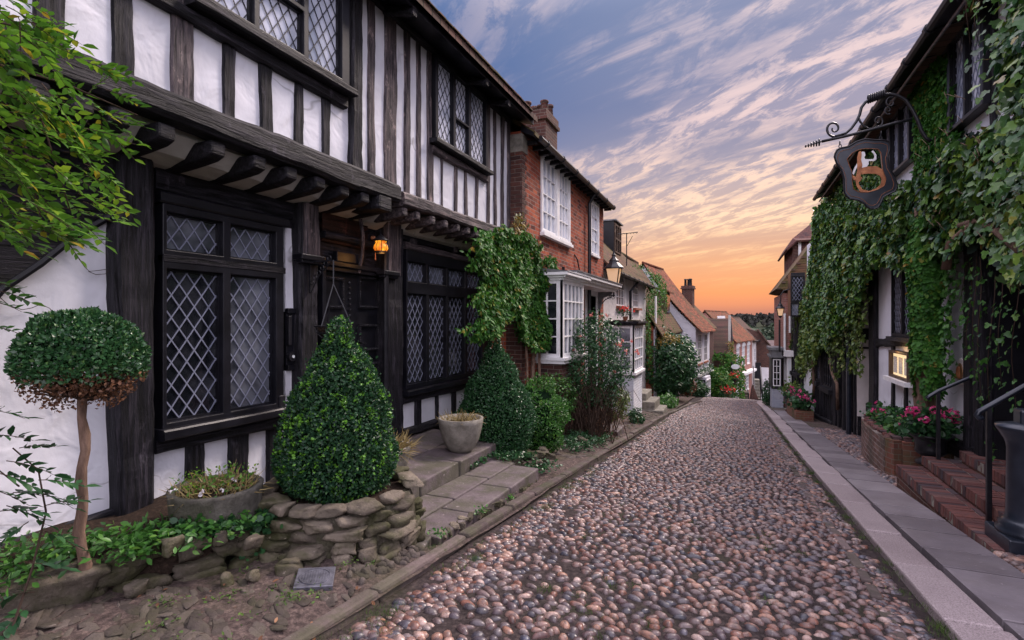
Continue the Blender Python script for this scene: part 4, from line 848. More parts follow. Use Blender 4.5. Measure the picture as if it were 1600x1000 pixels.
clipped('shrub','rounded green shrub between the small box cone and the rose thicket','shrub',(-2.66,7.15,-1.93),[(.2,.0),(.33,.08),(.38,.35),(.34,.65),(.24,.88),(.12,1.0),(.01,1.04)],9000,.036,'leaf_mid',bump_=.22,shape='oval')
# ball standard tree
TB_=(-3.10,1.56)
bt=thing('ball_tree','small standard tree with wide clipped ball crown, brown leaves beneath','tree',(TB_[0],TB_[1],-1.3))
tp=[];
for i in range(13):
    z=-1.36+.085*i;tp.append((TB_[0]+.010*math.sin(i*.9)-(.03 if i==3 else .016 if i in(2,4) else 0),TB_[1]+.008*math.sin(i*1.7),z))
MB().tube(tp,[.027-.0005*i+.003*math.sin(i*2.3) for i in range(13)],10).build('trunk','bark',bt,smooth=True)
bc=np.array([TB_[0],TB_[1],-.20]);n=15000;d=RS.normal(0,1,(n,3));d/=np.linalg.norm(d,axis=1)[:,None];d=d[d[:,2]>-.62];n=len(d)
rad=np.array([.272,.272,.245]);q=np.array([MN.noise(Vector(x)*3.1) for x in d])*.09
P=bc+d*rad*(1+q-RS.exponential(.05,n))[:,None]
kk=d[:,2]>-.50+.35*RS.rand(n);leaves('foliage',P[kk],(d*.5+RS.normal(0,.5,(n,3)))[kk],.023,'leaf_ball',bt,'box',.5,0,(d+np.array([0,0,.4]))[kk])
m_=2600;d2=RS.normal(0,1,(m_*3,3));d2/=np.linalg.norm(d2,axis=1)[:,None];d2=d2[(d2[:,2]<-.25)&(d2[:,2]>-.9)][:m_]
P=bc+d2*rad*np.array([.95,.95,1.05])*RS.uniform(.55,1.13,(len(d2),1));leaves('dead_foliage',P,d2,.020,'leaf_dead',bt,'box',.8,.2)
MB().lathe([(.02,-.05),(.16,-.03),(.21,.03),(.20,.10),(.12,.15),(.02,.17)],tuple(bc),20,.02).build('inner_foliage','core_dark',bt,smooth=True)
mb=MB()
for i in range(46):
    a=random.uniform(0,6.28);r=random.uniform(.15,.28);p0=Vector((TB_[0],TB_[1],-.42+random.uniform(0,.06)));p1=Vector((bc[0]+r*math.cos(a),bc[1]+r*math.sin(a),-.2-random.uniform(0,.17)));mb.tube([p0,(p0+p1)/2+Vector((0,0,-.02)),p1],.009,5,.003)
mb.build('branches','twig',bt)
# ---- pots
def bowl(label,c,r,h,mat='concrete',group='stone pots on the doorstep',prof=None,plant='straw',n=420,pl_h=.16,name='stone_bowl'):
    t=thing(name,label,'pot',c,group)
    pr=prof or [(r*.42,0),(r*.60,h*.10),(r*.80,h*.34),(r*.94,h*.66),(r*.99,h*.86),(r*1.02,h),(r*.90,h*1.0),(r*.86,h*.90),(r*.1,h*.88)]
    MB().lathe(pr,c,32,.006).build('bowl',mat,t,smooth=True)
    MB().lathe([(r*.87,h*.86),(r*.5,h*.90),(r*.1,h*.92)],c,20,.03).build('soil','soil',t,smooth=True)
    a=RS.rand(n)*6.283;rr=np.sqrt(RS.rand(n))*r*.85;P=np.stack([c[0]+rr*np.cos(a),c[1]+rr*np.sin(a),np.full(n,c[2]+h*.9)],1)
    D=np.stack([np.cos(a)*.8,np.sin(a)*.8,RS.uniform(.0,1.2,n)],1)+RS.normal(0,.4,(n,3));leaves('dry_stems',P,RS.normal(0,1,(n,3)),pl_h,plant,t,'blade',.3,0,D)
    mb=MB()
    for i in range(34):
        a_=random.uniform(0,6.3);x_=c[0]+r*.6*math.cos(a_)*random.random();y_=c[1]+r*.6*math.sin(a_)*random.random();a2=random.uniform(0,6.3);q=random.uniform(.06,.16)
        mb.tube([(x_,y_,c[2]+h*.88),(x_+math.cos(a2)*q*.5,y_+math.sin(a2)*q*.5,c[2]+h*.9+q*.55),(x_+math.cos(a2)*q,y_+math.sin(a2)*q,c[2]+h*.9+random.uniform(-.03,.10))],.003,4)
    mb.build('trailing_stems','straw',t)
    return t

c=(-3.06,2.28,-1.34)
p1=bowl('wide rough stone pot with straggly dying plants below the near window',c,.27,.27,mat='concrete_dark',prof=[(.22,0),(.24,.02),(.262,.14),(.27,.25),(.275,.27),(.235,.27),(.23,.22),(.02,.21)],n=260,pl_h=.10)
n=300;a=RS.rand(n)*6.28;rr=np.sqrt(RS.rand(n))*.25;P=np.stack([c[0]+rr*np.cos(a),c[1]+rr*np.sin(a),c[2]+.26+RS.rand(n)*.10],1);leaves('leaves',P,RS.normal(0,1,(n,3)),.026,'leaf_wisteria',p1,'oval',.5)
for dx,dy in((.14,-.2),(.20,-.12),(-.05,-.25),(.1,.05)):
    P=np.tile([c[0]+dx,c[1]+dy,c[2]+.30],(6,1))+RS.normal(0,.008,(6,3));leaves('flower',P,np.tile([0.,0,1],(6,1)),.022,'petal_white',p1,'petal',.6)
c=(-3.05,4.05,-1.56);bowl('tall stone pot with yellow dry grass half hidden by the near box cone',c,.22,.35,n=500,pl_h=.15)
c=(-2.97,5.35,-1.56);bowl('round smooth stone bowl with dry trailing stems on the doorstep edge',c,.265,.40,n=160,pl_h=.11)
# ---- ground cover
def cover(name,label,pts,n,size,mat,shape,hz=.06,spread=.5,cat=None,kind='stuff',up=.9):
    P=[];
    for i in range(n):
        x_,y_,z_,r_=random.choice(pts);P.append((x_+random.gauss(0,r_),y_+random.gauss(0,r_),z_+random.random()*hz))
    P=np.array(P);a=RS.rand(n)*6.283;D=np.stack([np.cos(a),np.sin(a),RS.uniform(-.1,.8,n)],1);N=np.tile([0,0,up],(n,1))+RS.normal(0,.35,(n,3))
    o=leaves(name,P,N,size,mat,None,shape,spread,0,D);o['label']=label;o['kind']=kind;return o
g=[(-3.45+.09*i,1.45+.10*i,-1.28,.10) for i in range(8)]+[(-3.2,1.3,-1.28,.10),(-3.6,1.3,-1.28,.14),(-3.0,1.75,-1.3,.06)]
cover('ground_cover','low glossy green ground cover around the ball tree trunk',g,1500,.045,'leaf_mid','oval',.10)
g=[(-2.93,2.20,-1.28,.07),(-2.86,2.15,-1.28,.06),(-2.80,2.35,-1.31,.06),(-2.98,2.08,-1.26,.06),(-2.78,2.42,-1.36,.05)]
cover('ground_cover','round leaved campanula below the wide stone pot',g,1000,.036,'leaf_dark','round',.07)
g=[(-2.80,2.45,-1.5,.05),(-2.78,2.35,-1.48,.05)];cover('ground_cover','small campanula leaves between pot and planter',g,200,.028,'leaf_dark','round',.05)
P=np.array([(random.gauss(-2.88,.10),random.gauss(2.28,.08),-1.24) for _ in range(5)]);P=np.repeat(P,5,0)+RS.normal(0,.006,(25,3));o=leaves('campanula_flowers',P,np.tile([0,0,1.],(25,1)),.014,'petal_blue',None,'petal',.5);o['kind']='stuff'
g=[(-2.76,5.9-.12*i,-1.70,.018) for i in range(7)]+[(-2.55,5.85,-1.72,.10)]*7+[(-2.2,5.9,-1.82,.12)]*8+[(-2.35,5.95,-1.72,.06)]*4
cover('ground_cover','creeping plants growing out of the doorstep joints',g,800,.030,'leaf_dark','round',.06)
g=[(-2.72,3.6,-1.7,.02),(-2.74,3.75,-1.68,.03),(-2.05,4.05,-1.72,.03),(-2.05,3.35,-1.65,.04),(-2.0,4.6,-1.78,.02)]
cover('ground_cover','weeds sprouting beside the lower doorstep',g,260,.028,'leaf_mid','oval',.06)
g=[(random.uniform(-2.6,-2.0),random.uniform(7.2,9.2),0,.06) for _ in range(22)];g=[(a,b,zverge(a,b)+.02,r) for a,b,_,r in g]
cover('ground_cover','weeds along the verge under the shrubs',g,1500,.045,'leaf_dark','oval',.12)
g=[(random.uniform(-2.7,-2.0),random.uniform(1.2,2.6),0,.03) for _ in range(26)];g=[(a,b,zverge(a,b)+.01,r) for a,b,_,r in g]
cover('ground_cover','tiny weeds in the broken near paving',g,420,.018,'moss','oval',.02)
# fallen leaves and petals
P=[];
for _ in range(60): a,b=random.uniform(-3.0,-1.6),random.uniform(1.2,3.0);P.append((a,b,zverge(a,b)+.02 if a<-1.84 else zr(b)+.02))
P=[p for p in P if p[1]<1.5+(p[0]+3.3)*.85];P=np.array(P);o=leaves('fallen_leaves',P,np.tile([0,0,1.],(len(P),1)),.028,'leaf_dead',None,'oval',.3);o['kind']='stuff'
# inspection cover in the near verge
c=(-2.22,2.27,zverge(-2.2,2.27)+.03);dc=thing('drain_cover','square grey drain cover tilted among stones in the near verge','drain cover',c);dc.rotation_euler=(R(3),R(4),R(38));dc['_local']=1
mb=MB();mb.box(-.105,.105,-.105,.105,-.02,.012);mb.build('cover_frame','steel',dc,bevel=.004)
mb=MB();mb.lathe([(.088,.012),(.088,.017),(.08,.017),(.08,.0135)],(0,0,0),28);mb.box(-.001,.001,-.001,.001,.012,.013);mb.build('ring','steel',dc)
mb=MB()
for i in range(-5,6):
    for j in range(-5,6):
        if i*i+j*j<27: mb.box(i*.014-.004,i*.014+.004,j*.014-.005,j*.014+.005,.0122,.0155)
mb.build('tread_plate','steel',dc)
c=onz(1287,990,zr(2.9));c=(c.x,2.75,zr(2.75)+.034);dc=thing('drain_cover','small rusty grid drain cover set among cobbles near the right kerb','drain cover',(ray(1287,985)[0]/ray(1287,985)[1]*2.72,2.72,zr(2.72)+.03));dc['_local']=1;dc.rotation_euler=(-R(5.4),0,.1)
mb=MB();mb.box(-.075,.075,-.055,.055,-.03,.002);mb.build('cover_frame','copper',dc,bevel=.003)
mb=MB()
for i in range(-3,4):
    for j in range(-3,4): mb.box(i*.020-.006,i*.020+.006,j*.015-.004,j*.015+.003,.002,.007)
mb.build('tread_plate','copper',dc)
# ---- wisteria at upper left, sapling at lower left
def pinnate(root,stems,mat,leaflet,npair=6,wood='twig'):
    """stems: list of (start, direction, length). Each is a rachis with paired leaflets"""
    P=[];D=[];N=[];S_=[];mb=MB()
    for a,d,L in stems:
        a=Vector(a);d=Vector(d).normalized();pts=[]
        for i in range(7): t=i/6.;pts.append(a+d*L*t+Vector((0,0,-L*.25*t*t)))
        mb.tube(pts,.0022,4,.001);side=d.cross(Vector((0,0,1))).normalized();up=side.cross(d).normalized();roll=random.uniform(-.6,.6);side2=side*math.cos(roll)+up*math.sin(roll);nrm=side2.cross(d)
        for i in range(npair):
            t=.18+.8*i/npair;k=t*6;j=min(int(k),5);p=pts[j].lerp(pts[j+1],k-j)
            for sg in(1,-1):
                P.append(p);D.append(side2*sg+d*.55+Vector((0,0,-.25)));N.append(nrm+Vector((random.gauss(0,.25),)*3));S_.append(leaflet*(1-.35*abs(t-.55)))
        P.append(pts[-1]);D.append(d);N.append(nrm);S_.append(leaflet*1.05)
    mb.build('stalks',wood,root);leaves('foliage',np.array([tuple(p) for p in P]),np.array([tuple(p) for p in N]),np.array(S_),mat,root,'oval',.12,0,np.array([tuple(p) for p in D])*3,.2)
ws=thing('wisteria','bright green wisteria hanging into view at the upper left corner','climbing plant',(-3.4,1.0,1.0))
stems=[]
def inpoly(x,y,poly):
    c=False;n=len(poly);j=n-1
    for i in range(n):
        if (poly[i][1]>y)!=(poly[j][1]>y) and x<(poly[j][0]-poly[i][0])*(y-poly[i][1])/(poly[j][1]-poly[i][1])+poly[i][0]:c=not c
        j=i
    return c
WP=[(-60,-20),(35,-10),(62,25),(75,60),(70,95),(40,80),(-10,75),(-30,100),(20,140),(60,115),(110,130),(150,155),(205,185),(190,215),(120,215),(130,250),(170,270),(168,300),(175,345),(150,350),(120,345),(110,365),(70,360),(50,375),(20,365),(-60,380)]
i=0
while i<150:
    x_,y_=random.uniform(-60,195),random.uniform(-15,370)
    if not inpoly(x_,y_,WP):continue
    i+=1;X_=random.uniform(-3.25,-2.55) if x_<150 else random.uniform(-3.0,-2.8);p=onx(x_-18,y_-8,X_);stems.append((p,(random.gauss(.15,.35),random.gauss(.75,.4),random.gauss(-.25,.3)),random.uniform(.13,.22)))
for q in((150,95),(175,100),(185,140),(195,175),(165,170)): stems.append((onx(q[0]-20,q[1],-2.85),(.1,.9,.05),.15))
pinnate(ws,stems,'leaf_wisteria',.055)
mb=MB()
for a,b,cx in(((-80,60),(60,170),(110,330)),((-80,150),(40,230),(70,370)),((-60,20),(20,40),(60,60)),((-80,200),(60,250),(150,320)),((-40,90),(100,130),(215,180))):
    mb.tube([onx(*a,-3.1),onx(*b,-2.95),onx(*cx,-2.85)],.007,6,.003)
mb.build('vine','twig',ws,smooth=True)
mb=MB()
def wire(pts,r=.0022): 
    P=[onx(*p,D1+.05) for p in pts];mb.tube(P,r,5)
wire([(110,383),(120,400),(133,418),(140,424),(150,423),(165,421),(171,422),(165,428),(150,429),(138,424)]);wire([(0,465),(15,478),(35,484),(50,481),(64,475),(78,482),(86,494)])
mb.build('tendril','twig',ws)
sp=thing('sapling','young ash like sapling with loose green leaves at the left edge','plant',(-3.2,1.2,-1.3))
stems=[]
main=[onx(18,985,-2.95),onx(50,890,-2.98),onx(72,800,-3.0),onx(60,735,-3.0),onx(20,700,-3.02)]
MB().tube(main,.006,6,.003).tube([onx(30,760,-3),onx(-20,720,-3)],.004,5,.002).build('stem','twig',sp)
for q,d in[((30,700),(.2,1,.1)),((10,720),(.1,.8,-.3)),((60,750),(.2,1,-.2)),((70,790),(.2,1,.1)),((20,770),(-.1,.9,-.2)),((70,830),(.2,.8,-.6)),((-20,680),(.2,1,-.1)),((0,740),(0,.9,-.5)),((45,815),(-.2,-.5,-.3)),((-10,800),(.1,.9,-.1)),((45,880),(.3,.9,-.3)),((55,925),(-.2,-.8,.3)),((45,945),(.1,-.6,-.3)),((-25,640),(.1,1,-.2)),((10,790),(.1,.9,-.6)),((60,770),(.2,1,-.6)),((-30,760),(.1,.9,-.5))]:
    stems.append((onx(*q,-2.98),d,random.uniform(.12,.19)))
pinnate(sp,stems,'leaf_dark',.062,5)
pt=[]
for q in((-10,440),(0,455),(-15,470),(-10,510)):pt.append((onx(*q,-3.1),(.1,1,-.2),.11))
pinnate(ws,pt,'leaf_mid',.05,4)
# ---- lit lantern and hanging basket by the door
c=onx(595,384,D1+.30);ln=thing('lantern','small lit amber lantern hanging beside the dark front door','lantern',(c.x,c.y,c.z))
MB().lathe([(.004,.135),(.012,.12),(.02,.115),(.085,.062),(.088,.056),(.02,.05)],c,20).build('cap','iron',ln,smooth=True)
MB().lathe([(.045,-.075),(.065,-.06),(.080,-.03),(.074,0),(.056,.028),(.062,.05)],c,20).build('glass_shade','amber_glow',ln,smooth=True)
mb=MB()
for k in range(8):
    a=k*math.pi/4;mb.tube([(c.x+r*math.cos(a),c.y+r*math.sin(a),c.z+z) for r,z in((.047,-.078),(.067,-.06),(.082,-.03),(.076,0),(.058,.028),(.064,.052))],.0035,4)
mb.lathe([(.048,-.086),(.068,-.068),(.066,-.06),(.045,-.075)],c,16);mb.tube([(c.x,c.y,c.z+.13),(c.x,c.y,c.z+.17)],.004,5);mb.build('cage','iron',ln)
pd=bpy.data.lights.new('lantern_light','POINT');po=bpy.data.objects.new('lantern_light',pd);COL.objects.link(po);po.location=(c.x+.02,c.y,c.z-.13);pd.energy=1.3;pd.color=(1,.45,.12);pd.shadow_soft_size=.06;po.parent=ln;po.matrix_parent_inverse=Matrix.Translation(-ln.location)
mb=MB();mb.tube([(D1+.06,c.y,c.z+.17),(c.x,c.y,c.z+.17)],.009,6);mb.tube([(D1+.06,c.y,c.z-.0),(D1+.10,c.y,c.z+.10),(D1+.22,c.y,c.z+.165)],.006,5);mb.build('bracket','iron',ln)
mb=MB();q=onx(583,372,D1+.2);mb.rock(q,(.028,.028,.022),10,6,.1);mb.tube([(q.x,q.y+.03,q.z),(q.x,q.y+.04,q.z-.20),(q.x,q.y+.04,q.z-.24)],.006,5);mb.build('bell_pull','copper',ln)
q=onx(521,407,D1+.42);hb=thing('hanging_basket','black iron basket on chains hanging left of the front door','hanging basket',(q.x,q.y,q.z))
mb=MB();yb=q.y;mb.bar((D1+.12,yb,q.z),(q.x,yb,q.z),.02,.014);mb.bar((D1+.13,yb,q.z),(D1+.13,yb,q.z-.30),.02,.014)
for k in range(7):
    a=Vector((D1+.14,yb,q.z-.28));b=Vector((q.x-.02,yb,q.z-.01));p=a.lerp(b,k/6.);off=Vector((-.03,0,.035));mb.tube([p+off+Vector((.022*math.cos(t*.9),0,.022*math.sin(t*.9))) for t in range(8)],.004,4)
mb.tube([(D1+.14,yb,q.z-.30),(D1+.24,yb,q.z-.14),(q.x-.02,yb,q.z-.01)],.006,5);mb.build('bracket','iron',hb)
bz=q.z-.62;mb=MB();ap=Vector((q.x,yb,q.z-.22))
mb.tube([(q.x,yb,q.z),ap],.008,4)
for a in(0,2.1,4.2): mb.tube([ap,(q.x+.17*math.cos(a+.6),yb+.17*math.sin(a+.6),bz)],.006,4)
mb.build('chain','iron',hb)
mb=MB()
for rr,z in((.17,0),(.15,-.06),(.10,-.11)): mb.tube([(q.x+rr*math.cos(t*.3),yb+rr*math.sin(t*.3),bz+z) for t in range(22)],.006,5)
for k in range(10): a=k*.628;mb.tube([(q.x+r*math.cos(a),yb+r*math.sin(a),bz+z) for r,z in((.17,0),(.15,-.06),(.10,-.11),(.0,-.14))],.005,4)
mb.build('basket','iron',hb);MB().lathe([(.02,-.13),(.09,-.10),(.14,-.05),(.16,-.01),(.02,.01)],(q.x,yb,bz),16,.03).build('soil','soil',hb,smooth=True)
# ================================================================ LEFT ROW BEYOND THE TIMBER HOUSE
def loc_house(name,label,O,rz,cat='house'):
    t=thing(name,label,cat,O,None,rz);t['_local']=1;return t
def body(t,L,Dp,Hh,base,wall,holes=(),gable=None,ridge=None,back=True,kick=0):
    """walls of a box house in local frame: facade plane x=0 (outward +x), y 0..L, x to -Dp"""
    mb=MB();panel(mb,'x',-.18,0,0,L,base,Hh,holes)
    mb.box(-Dp,-.181,0,L,base,Hh);mb.build('wall',wall,t)
    if ridge is not None:
        rx,rzz=ridge;g=MB();kk=[(rx*i/6.,Hh-.02+(rzz-Hh-.10)*i/6.-kick*math.sin(math.pi*i/6.)) for i in range(7)];g.prism(kk+[(-Dp,Hh-.02)],'y',.002,L-.002);g.build('gable',gable or wall,t)
def slope_roof(t,L,Dp,Hh,rx,rz_,mat,ov=.25,e=.12,th=.07,name='roof',sag=0,kick=0):
    mb=MB();sl=(rz_-Hh)/(-rx);n=10
    def sheet(xa,za,xb,zb_):
        V=[];m=8
        for j in range(n+1):
            y=-e+(L+2*e)*j/n;s_=-sag*math.sin(math.pi*j/n)
            for i in range(m+1):
                u=i/m;x=xa+(xb-xa)*u;z=za+(zb_-za)*u+s_*(u)-kick*math.sin(math.pi*u)+.008*math.sin(y*3+u*9)
                V.append((x,y,z))
        k=len(mb.v);w=m+1
        T=[(x,y,z+th) for x,y,z in V];V=V+T;N_=(n+1)*w;F=[]
        for j in range(n):
            for i in range(m):
                a=j*w+i;F.append((a,a+1,a+w+1,a+w));F.append((N_+a,N_+a+w,N_+a+w+1,N_+a+1))
        for j in range(n):
            for i in(0,m):
                a=j*w+i;F.append((a,a+w,N_+a+w,N_+a))
        for i in range(m):
            for j in(0,n):
                a=j*w+i;F.append((a,a+1,N_+a+1,N_+a))
        mb.add(V,F)
    sheet(ov,Hh-ov*sl*.55,rx,rz_);sheet(-Dp-ov,Hh-ov*sl*.55,rx,rz_)
    o=mb.build(name,mat,t);r=MB()
    k=int((L+2*e)/.3)
    for i in range(k): r.tube([(rx,-e+i*.3,rz_+th*.6),(rx,-e+i*.3+.29,rz_+th*.6)],.075,8)
    r.build('ridge_tiles',mat,o);return o
def chimney(t,c,w,d,h,pots,mat='brick_moss',cap=.05,potm='terracotta',ph=.28):
    mb=MB();x,y,z=c;mb.box(x-w/2,x+w/2,y-d/2,y+d/2,z,z+h);ch=mb.build('chimney',mat,t)
    mb=MB();mb.box(x-w/2-cap,x+w/2+cap,y-d/2-cap,y+d/2+cap,z+h-.20,z+h-.12);mb.box(x-w/2-cap*.5,x+w/2+cap*.5,y-d/2-cap*.5,y+d/2+cap*.5,z+h-.12,z+h+.03);mb.build('chimney_cap',mat,ch)
    for (px,py,k) in pots:
        MB().lathe([(.085,0),(.09,.05),(.075,ph*.8*k),(.095,ph*.85*k),(.095,ph*k),(.07,ph*k),(.07,ph*.6)],(x+px,y+py,z+h+.03),12).build('chimney_pot',potm,ch,smooth=True)
    return ch
def gutter(t,x,y0,y1,z,r=.05,mat='iron',n=None,joints=True):
    mb=MB();mb.tube([(x,y0,z),(x,y1,z)],r,8)
    if joints:
        y=y0+.3
        while y<y1:mb.tube([(x,y,z),(x,y+.05,z)],r*1.25,8);y+=.9
    return mb.build('gutter',mat,t)
# ---- House 2 : red brick with a white bay
X2=-3.215;Y0,Y1=YE+.01,13.7
h2=thing('brick_house','red brick house with white sash windows, white bay window and mossy chimney','house',(X2,10,-2))
zt2=onx(942,318,X2).z
wy=[onx(p,300,X2).y for p in(846,868.5,872,888)];wz=(onx(857,365,X2).z,onx(857,250,X2).z)
ny0,ny1=onx(923,350,X2).y,onx(934,350,X2).y;nz=(onx(928,398,X2).z,onx(928,318,X2).z)
by0,by1=8.55,onx(912,500,-2.72).y
dy0,dy1=onx(916,500,X2).y,onx(931,500,X2).y;dz1=onx(923,462,X2).z
mb=MB();panel(mb,'x',X2-.25,X2,Y0,Y1,-2.9,zt2,[(wy[0],wy[1],wz[0],wz[1]),(wy[2],wy[3],wz[0],wz[1]),(ny0,ny1,nz[0],nz[1]),(dy0,dy1,-2.9,dz1)]);mb.build('front_wall','brick',h2)
MB().box(-8,X2-.251,Y0,Y1,-2.9,zt2).build('wall','brick',h2)
mb=MB()
z=-2.2;i=0
while z<zt2-.35:
    w=.13 if i%2 else .20;mb.box(X2-.28,X2+.012,Y0-.008,Y0+w,z,z+.066);z+=.074;i+=1
mb.build('quoins','brick_dark',h2);MB().box(X2-.30,X2+.02,Y0-.01,Y0+.22,zt2-.34,zt2-.05).build('corner_stone','concrete',h2)
for a,b in((wy[0],wy[1]),(wy[2],wy[3])):
    f=sash(h2,'x',X2-.02,1,a+.01,b-.01,wz[0],wz[1],3,4,'glass_painted_sky',fw=.055,bw=.018)
mb=MB();panel(mb,'x',X2-.02,X2+.035,wy[0]-.05,wy[3]+.05,wz[0]-.04,wz[1]+.06,[(wy[0]+.01,wy[1]-.01,wz[0]+.01,wz[1]-.01),(wy[2]+.01,wy[3]-.01,wz[0]+.01,wz[1]-.01)]);mb.build('architrave','white_paint',h2)
MB().box(X2,X2+.09,wy[0]-.08,wy[3]+.08,wz[0]-.10,wz[0]-.045).build('sill','white_paint',h2)
sash(h2,'x',X2-.03,1,ny0,ny1,nz[0],nz[1],2,4,'glass_painted_sky',fw=.05);mb=MB();panel(mb,'x',X2,X2+.03,ny0-.05,ny1+.05,nz[0]-.05,nz[1]+.05,[(ny0+.02,ny1-.02,nz[0]+.02,nz[1]-.02)]);mb.build('architrave','white_paint',h2)
# door under the hood
MB().box(X2-.2,X2-.12,dy0,dy1,-2.9,dz1).build('door','white_paint',h2)
mb=MB();panel(mb,'x',X2-.12,X2+.03,dy0-.12,dy1+.12,-2.9,dz1+.12,[(dy0,dy1,-2.9,dz1)]);mb.build('door_frame','white_paint',h2)
mb=MB();ac=[(dy0+(dy1-dy0)*(i/10.),dz1+.10+.16*math.sin(math.pi*i/10)) for i in range(11)];mb.prism([(dy0-.02,dz1+.09)]+ac+[(dy1+.02,dz1+.09)],'x',X2-.005,X2+.015);mb.build('fanlight','glass_dark',h2)
cz0,cz1=onx(915,445,-2.75).z,onx(915,430,-2.75).z;hy0,hy1=onx(893,430,-2.8).y,13.3
mb=MB();mb.box(X2,-2.78,hy0,hy1,cz0+.0,cz0+.07);mb.box(X2,-2.72,hy0-.05,hy1+.05,cz0+.07,cz0+.13);mb.box(X2,-2.66,hy0-.1,hy1+.1,cz0+.13,cz0+.19);hd=mb.build('door_hood','white_paint',h2)
MB().box(X2,-2.64,hy0-.12,hy1+.12,cz0+.192,cz0+.215).build('lead_top','lead_sheet',hd)
for yy in(hy0+.25,hy1-.25): MB().prism([(X2,cz0-.45),(X2+.08,cz0-.42),(X2+.14,cz0-.15),(X2+.38,cz0-.05),(X2+.38,cz0),(X2,cz0)],'y',yy-.05,yy+.05).build('bracket','lead_sheet',hd)
# bay
XB=-2.72;zp1,zp0=onx(877,441,XB).z,onx(877,555,XB).z;zc=onx(877,426,XB).z
bay=MB();bay.box(X2,XB-.03,by0+.03,by1-.03,-2.6,zp0-.16);b_=bay.build('bay','brick_dark',h2)
mb=MB();nx,ny=5,4
panel(mb,'x',XB-.05,XB,by0,by1,zp0-.05,zp1+.05,[(by0+.09+i*(by1-by0-.14)/nx,by0+.09+(i+1)*(by1-by0-.14)/nx-.022,zp0+j*(zp1-zp0)/ny+.012,zp0+(j+1)*(zp1-zp0)/ny-.012) for i in range(nx) for j in range(ny)])
wx0,wx1=X2+.02,XB-.09
panel(mb,'y',by0+.05,by0,X2,XB-.002,zp0-.05,zp1+.05,[(wx0+i*(wx1-wx0)/2,wx0+(i+1)*(wx1-wx0)/2-.03,zp0+j*(zp1-zp0)/ny+.012,zp0+(j+1)*(zp1-zp0)/ny-.012) for i in range(2) for j in range(ny)])
panel(mb,'y',by1-.05,by1,X2,XB-.002,zp0-.05,zp1+.05,[(wx0,wx1,zp0,zp1)]);mb.build('bay_window','white_paint',b_)
mb=MB();mb.box(XB-.035,XB-.028,by0+.05,by1-.05,zp0,zp1);mb.build('pane','glass_curtain',b_);mb=MB();mb.box(X2+.01,XB-.06,by0+.022,by0+.028,zp0,zp1);mb.build('pane','glass',b_)
mb=MB()
for d_,za_,zb2 in((.03,zp0-.16,zp0-.10),(.06,zp0-.10,zp0-.05)): mb.box(X2,XB+d_,by0-d_,by1+d_,za_,zb2-.001)
mb.build('bay_sill','white_paint',b_)
mb=MB()
for d_,za_,zb2 in((.03,zp1+.05,zp1+.09),(.07,zp1+.091,zp1+.13),(.12,zp1+.131,zp1+.18)): mb.box(X2,XB+d_,by0-d_,by1+d_,za_,zb2)
mb.build('bay_cornice','white_paint',b_);MB().prism([(X2,zp1+.182),(XB+.13,zp1+.182),(XB+.12,zp1+.20),(X2,zp1+.27)],'y',by0-.12,by1+.12).build('lead_roof','lead_sheet',b_)
# eaves & roof & chimney
sl=.78;mb=MB();mb.prism([(X2+.0,zt2-.02),(X2+.22,zt2-.13),(X2+.22,zt2-.06),(X2,zt2+.1)],'y',Y0-.02,Y1+.12);mb.build('eaves','black_paint',h2)
for i in range(20): yy=Y0+.2+i*.3;MB().box(X2,X2+.19,yy,yy+.07,zt2-.17,zt2-.10).build('rafter_foot','timber_h',h2)
gutter(h2,X2+.25,Y0+.2,Y1+.16,zt2-.10,.055)
mb=MB();mb.prism([(X2+.24,zt2-.04),(X2-1.9,zt2+1.45),(-8,zt2-1.5),(-8,zt2-1.6),(X2-1.9,zt2+1.36),(X2+.24,zt2-.11)][::-1],'y',Y0-.0,Y1+.1);mb.build('roof','roof_moss',h2)
dp=onx(921,400,X2+.08);MB().tube([(X2+.22,dp.y,zt2-.14),(X2+.08,dp.y,zt2-.36),(X2+.08,dp.y,-2.4)],.042,8).build('downpipe','iron',h2)
a=onx(899,398,X2+.03);MB().tube([(X2+.01,a.y,a.z),(X2+.05,a.y+.1,a.z-.1),(X2+.05,a.y+.35,a.z-.45),(X2+.05,a.y+.5,a.z-.62)],.016,5).tube([(X2+.04,a.y-.9,a.z-.35),(X2+.04,a.y-.85,a.z-.6)],.03,5).build('cable','iron',h2)
ch=chimney(h2,(-4.05,10.95,zt2-.1),.60,.80,onz(833,171,4.62).z-zt2+.1-.03 if False else 4.62-zt2+.1-.03,[(-.20,-.22,1),(-.18,.18,1.15),(.06,-.05,.8),(.18,.2,1.1),(.2,-.2,.9)],'brick_dark',potm='brick_dark')
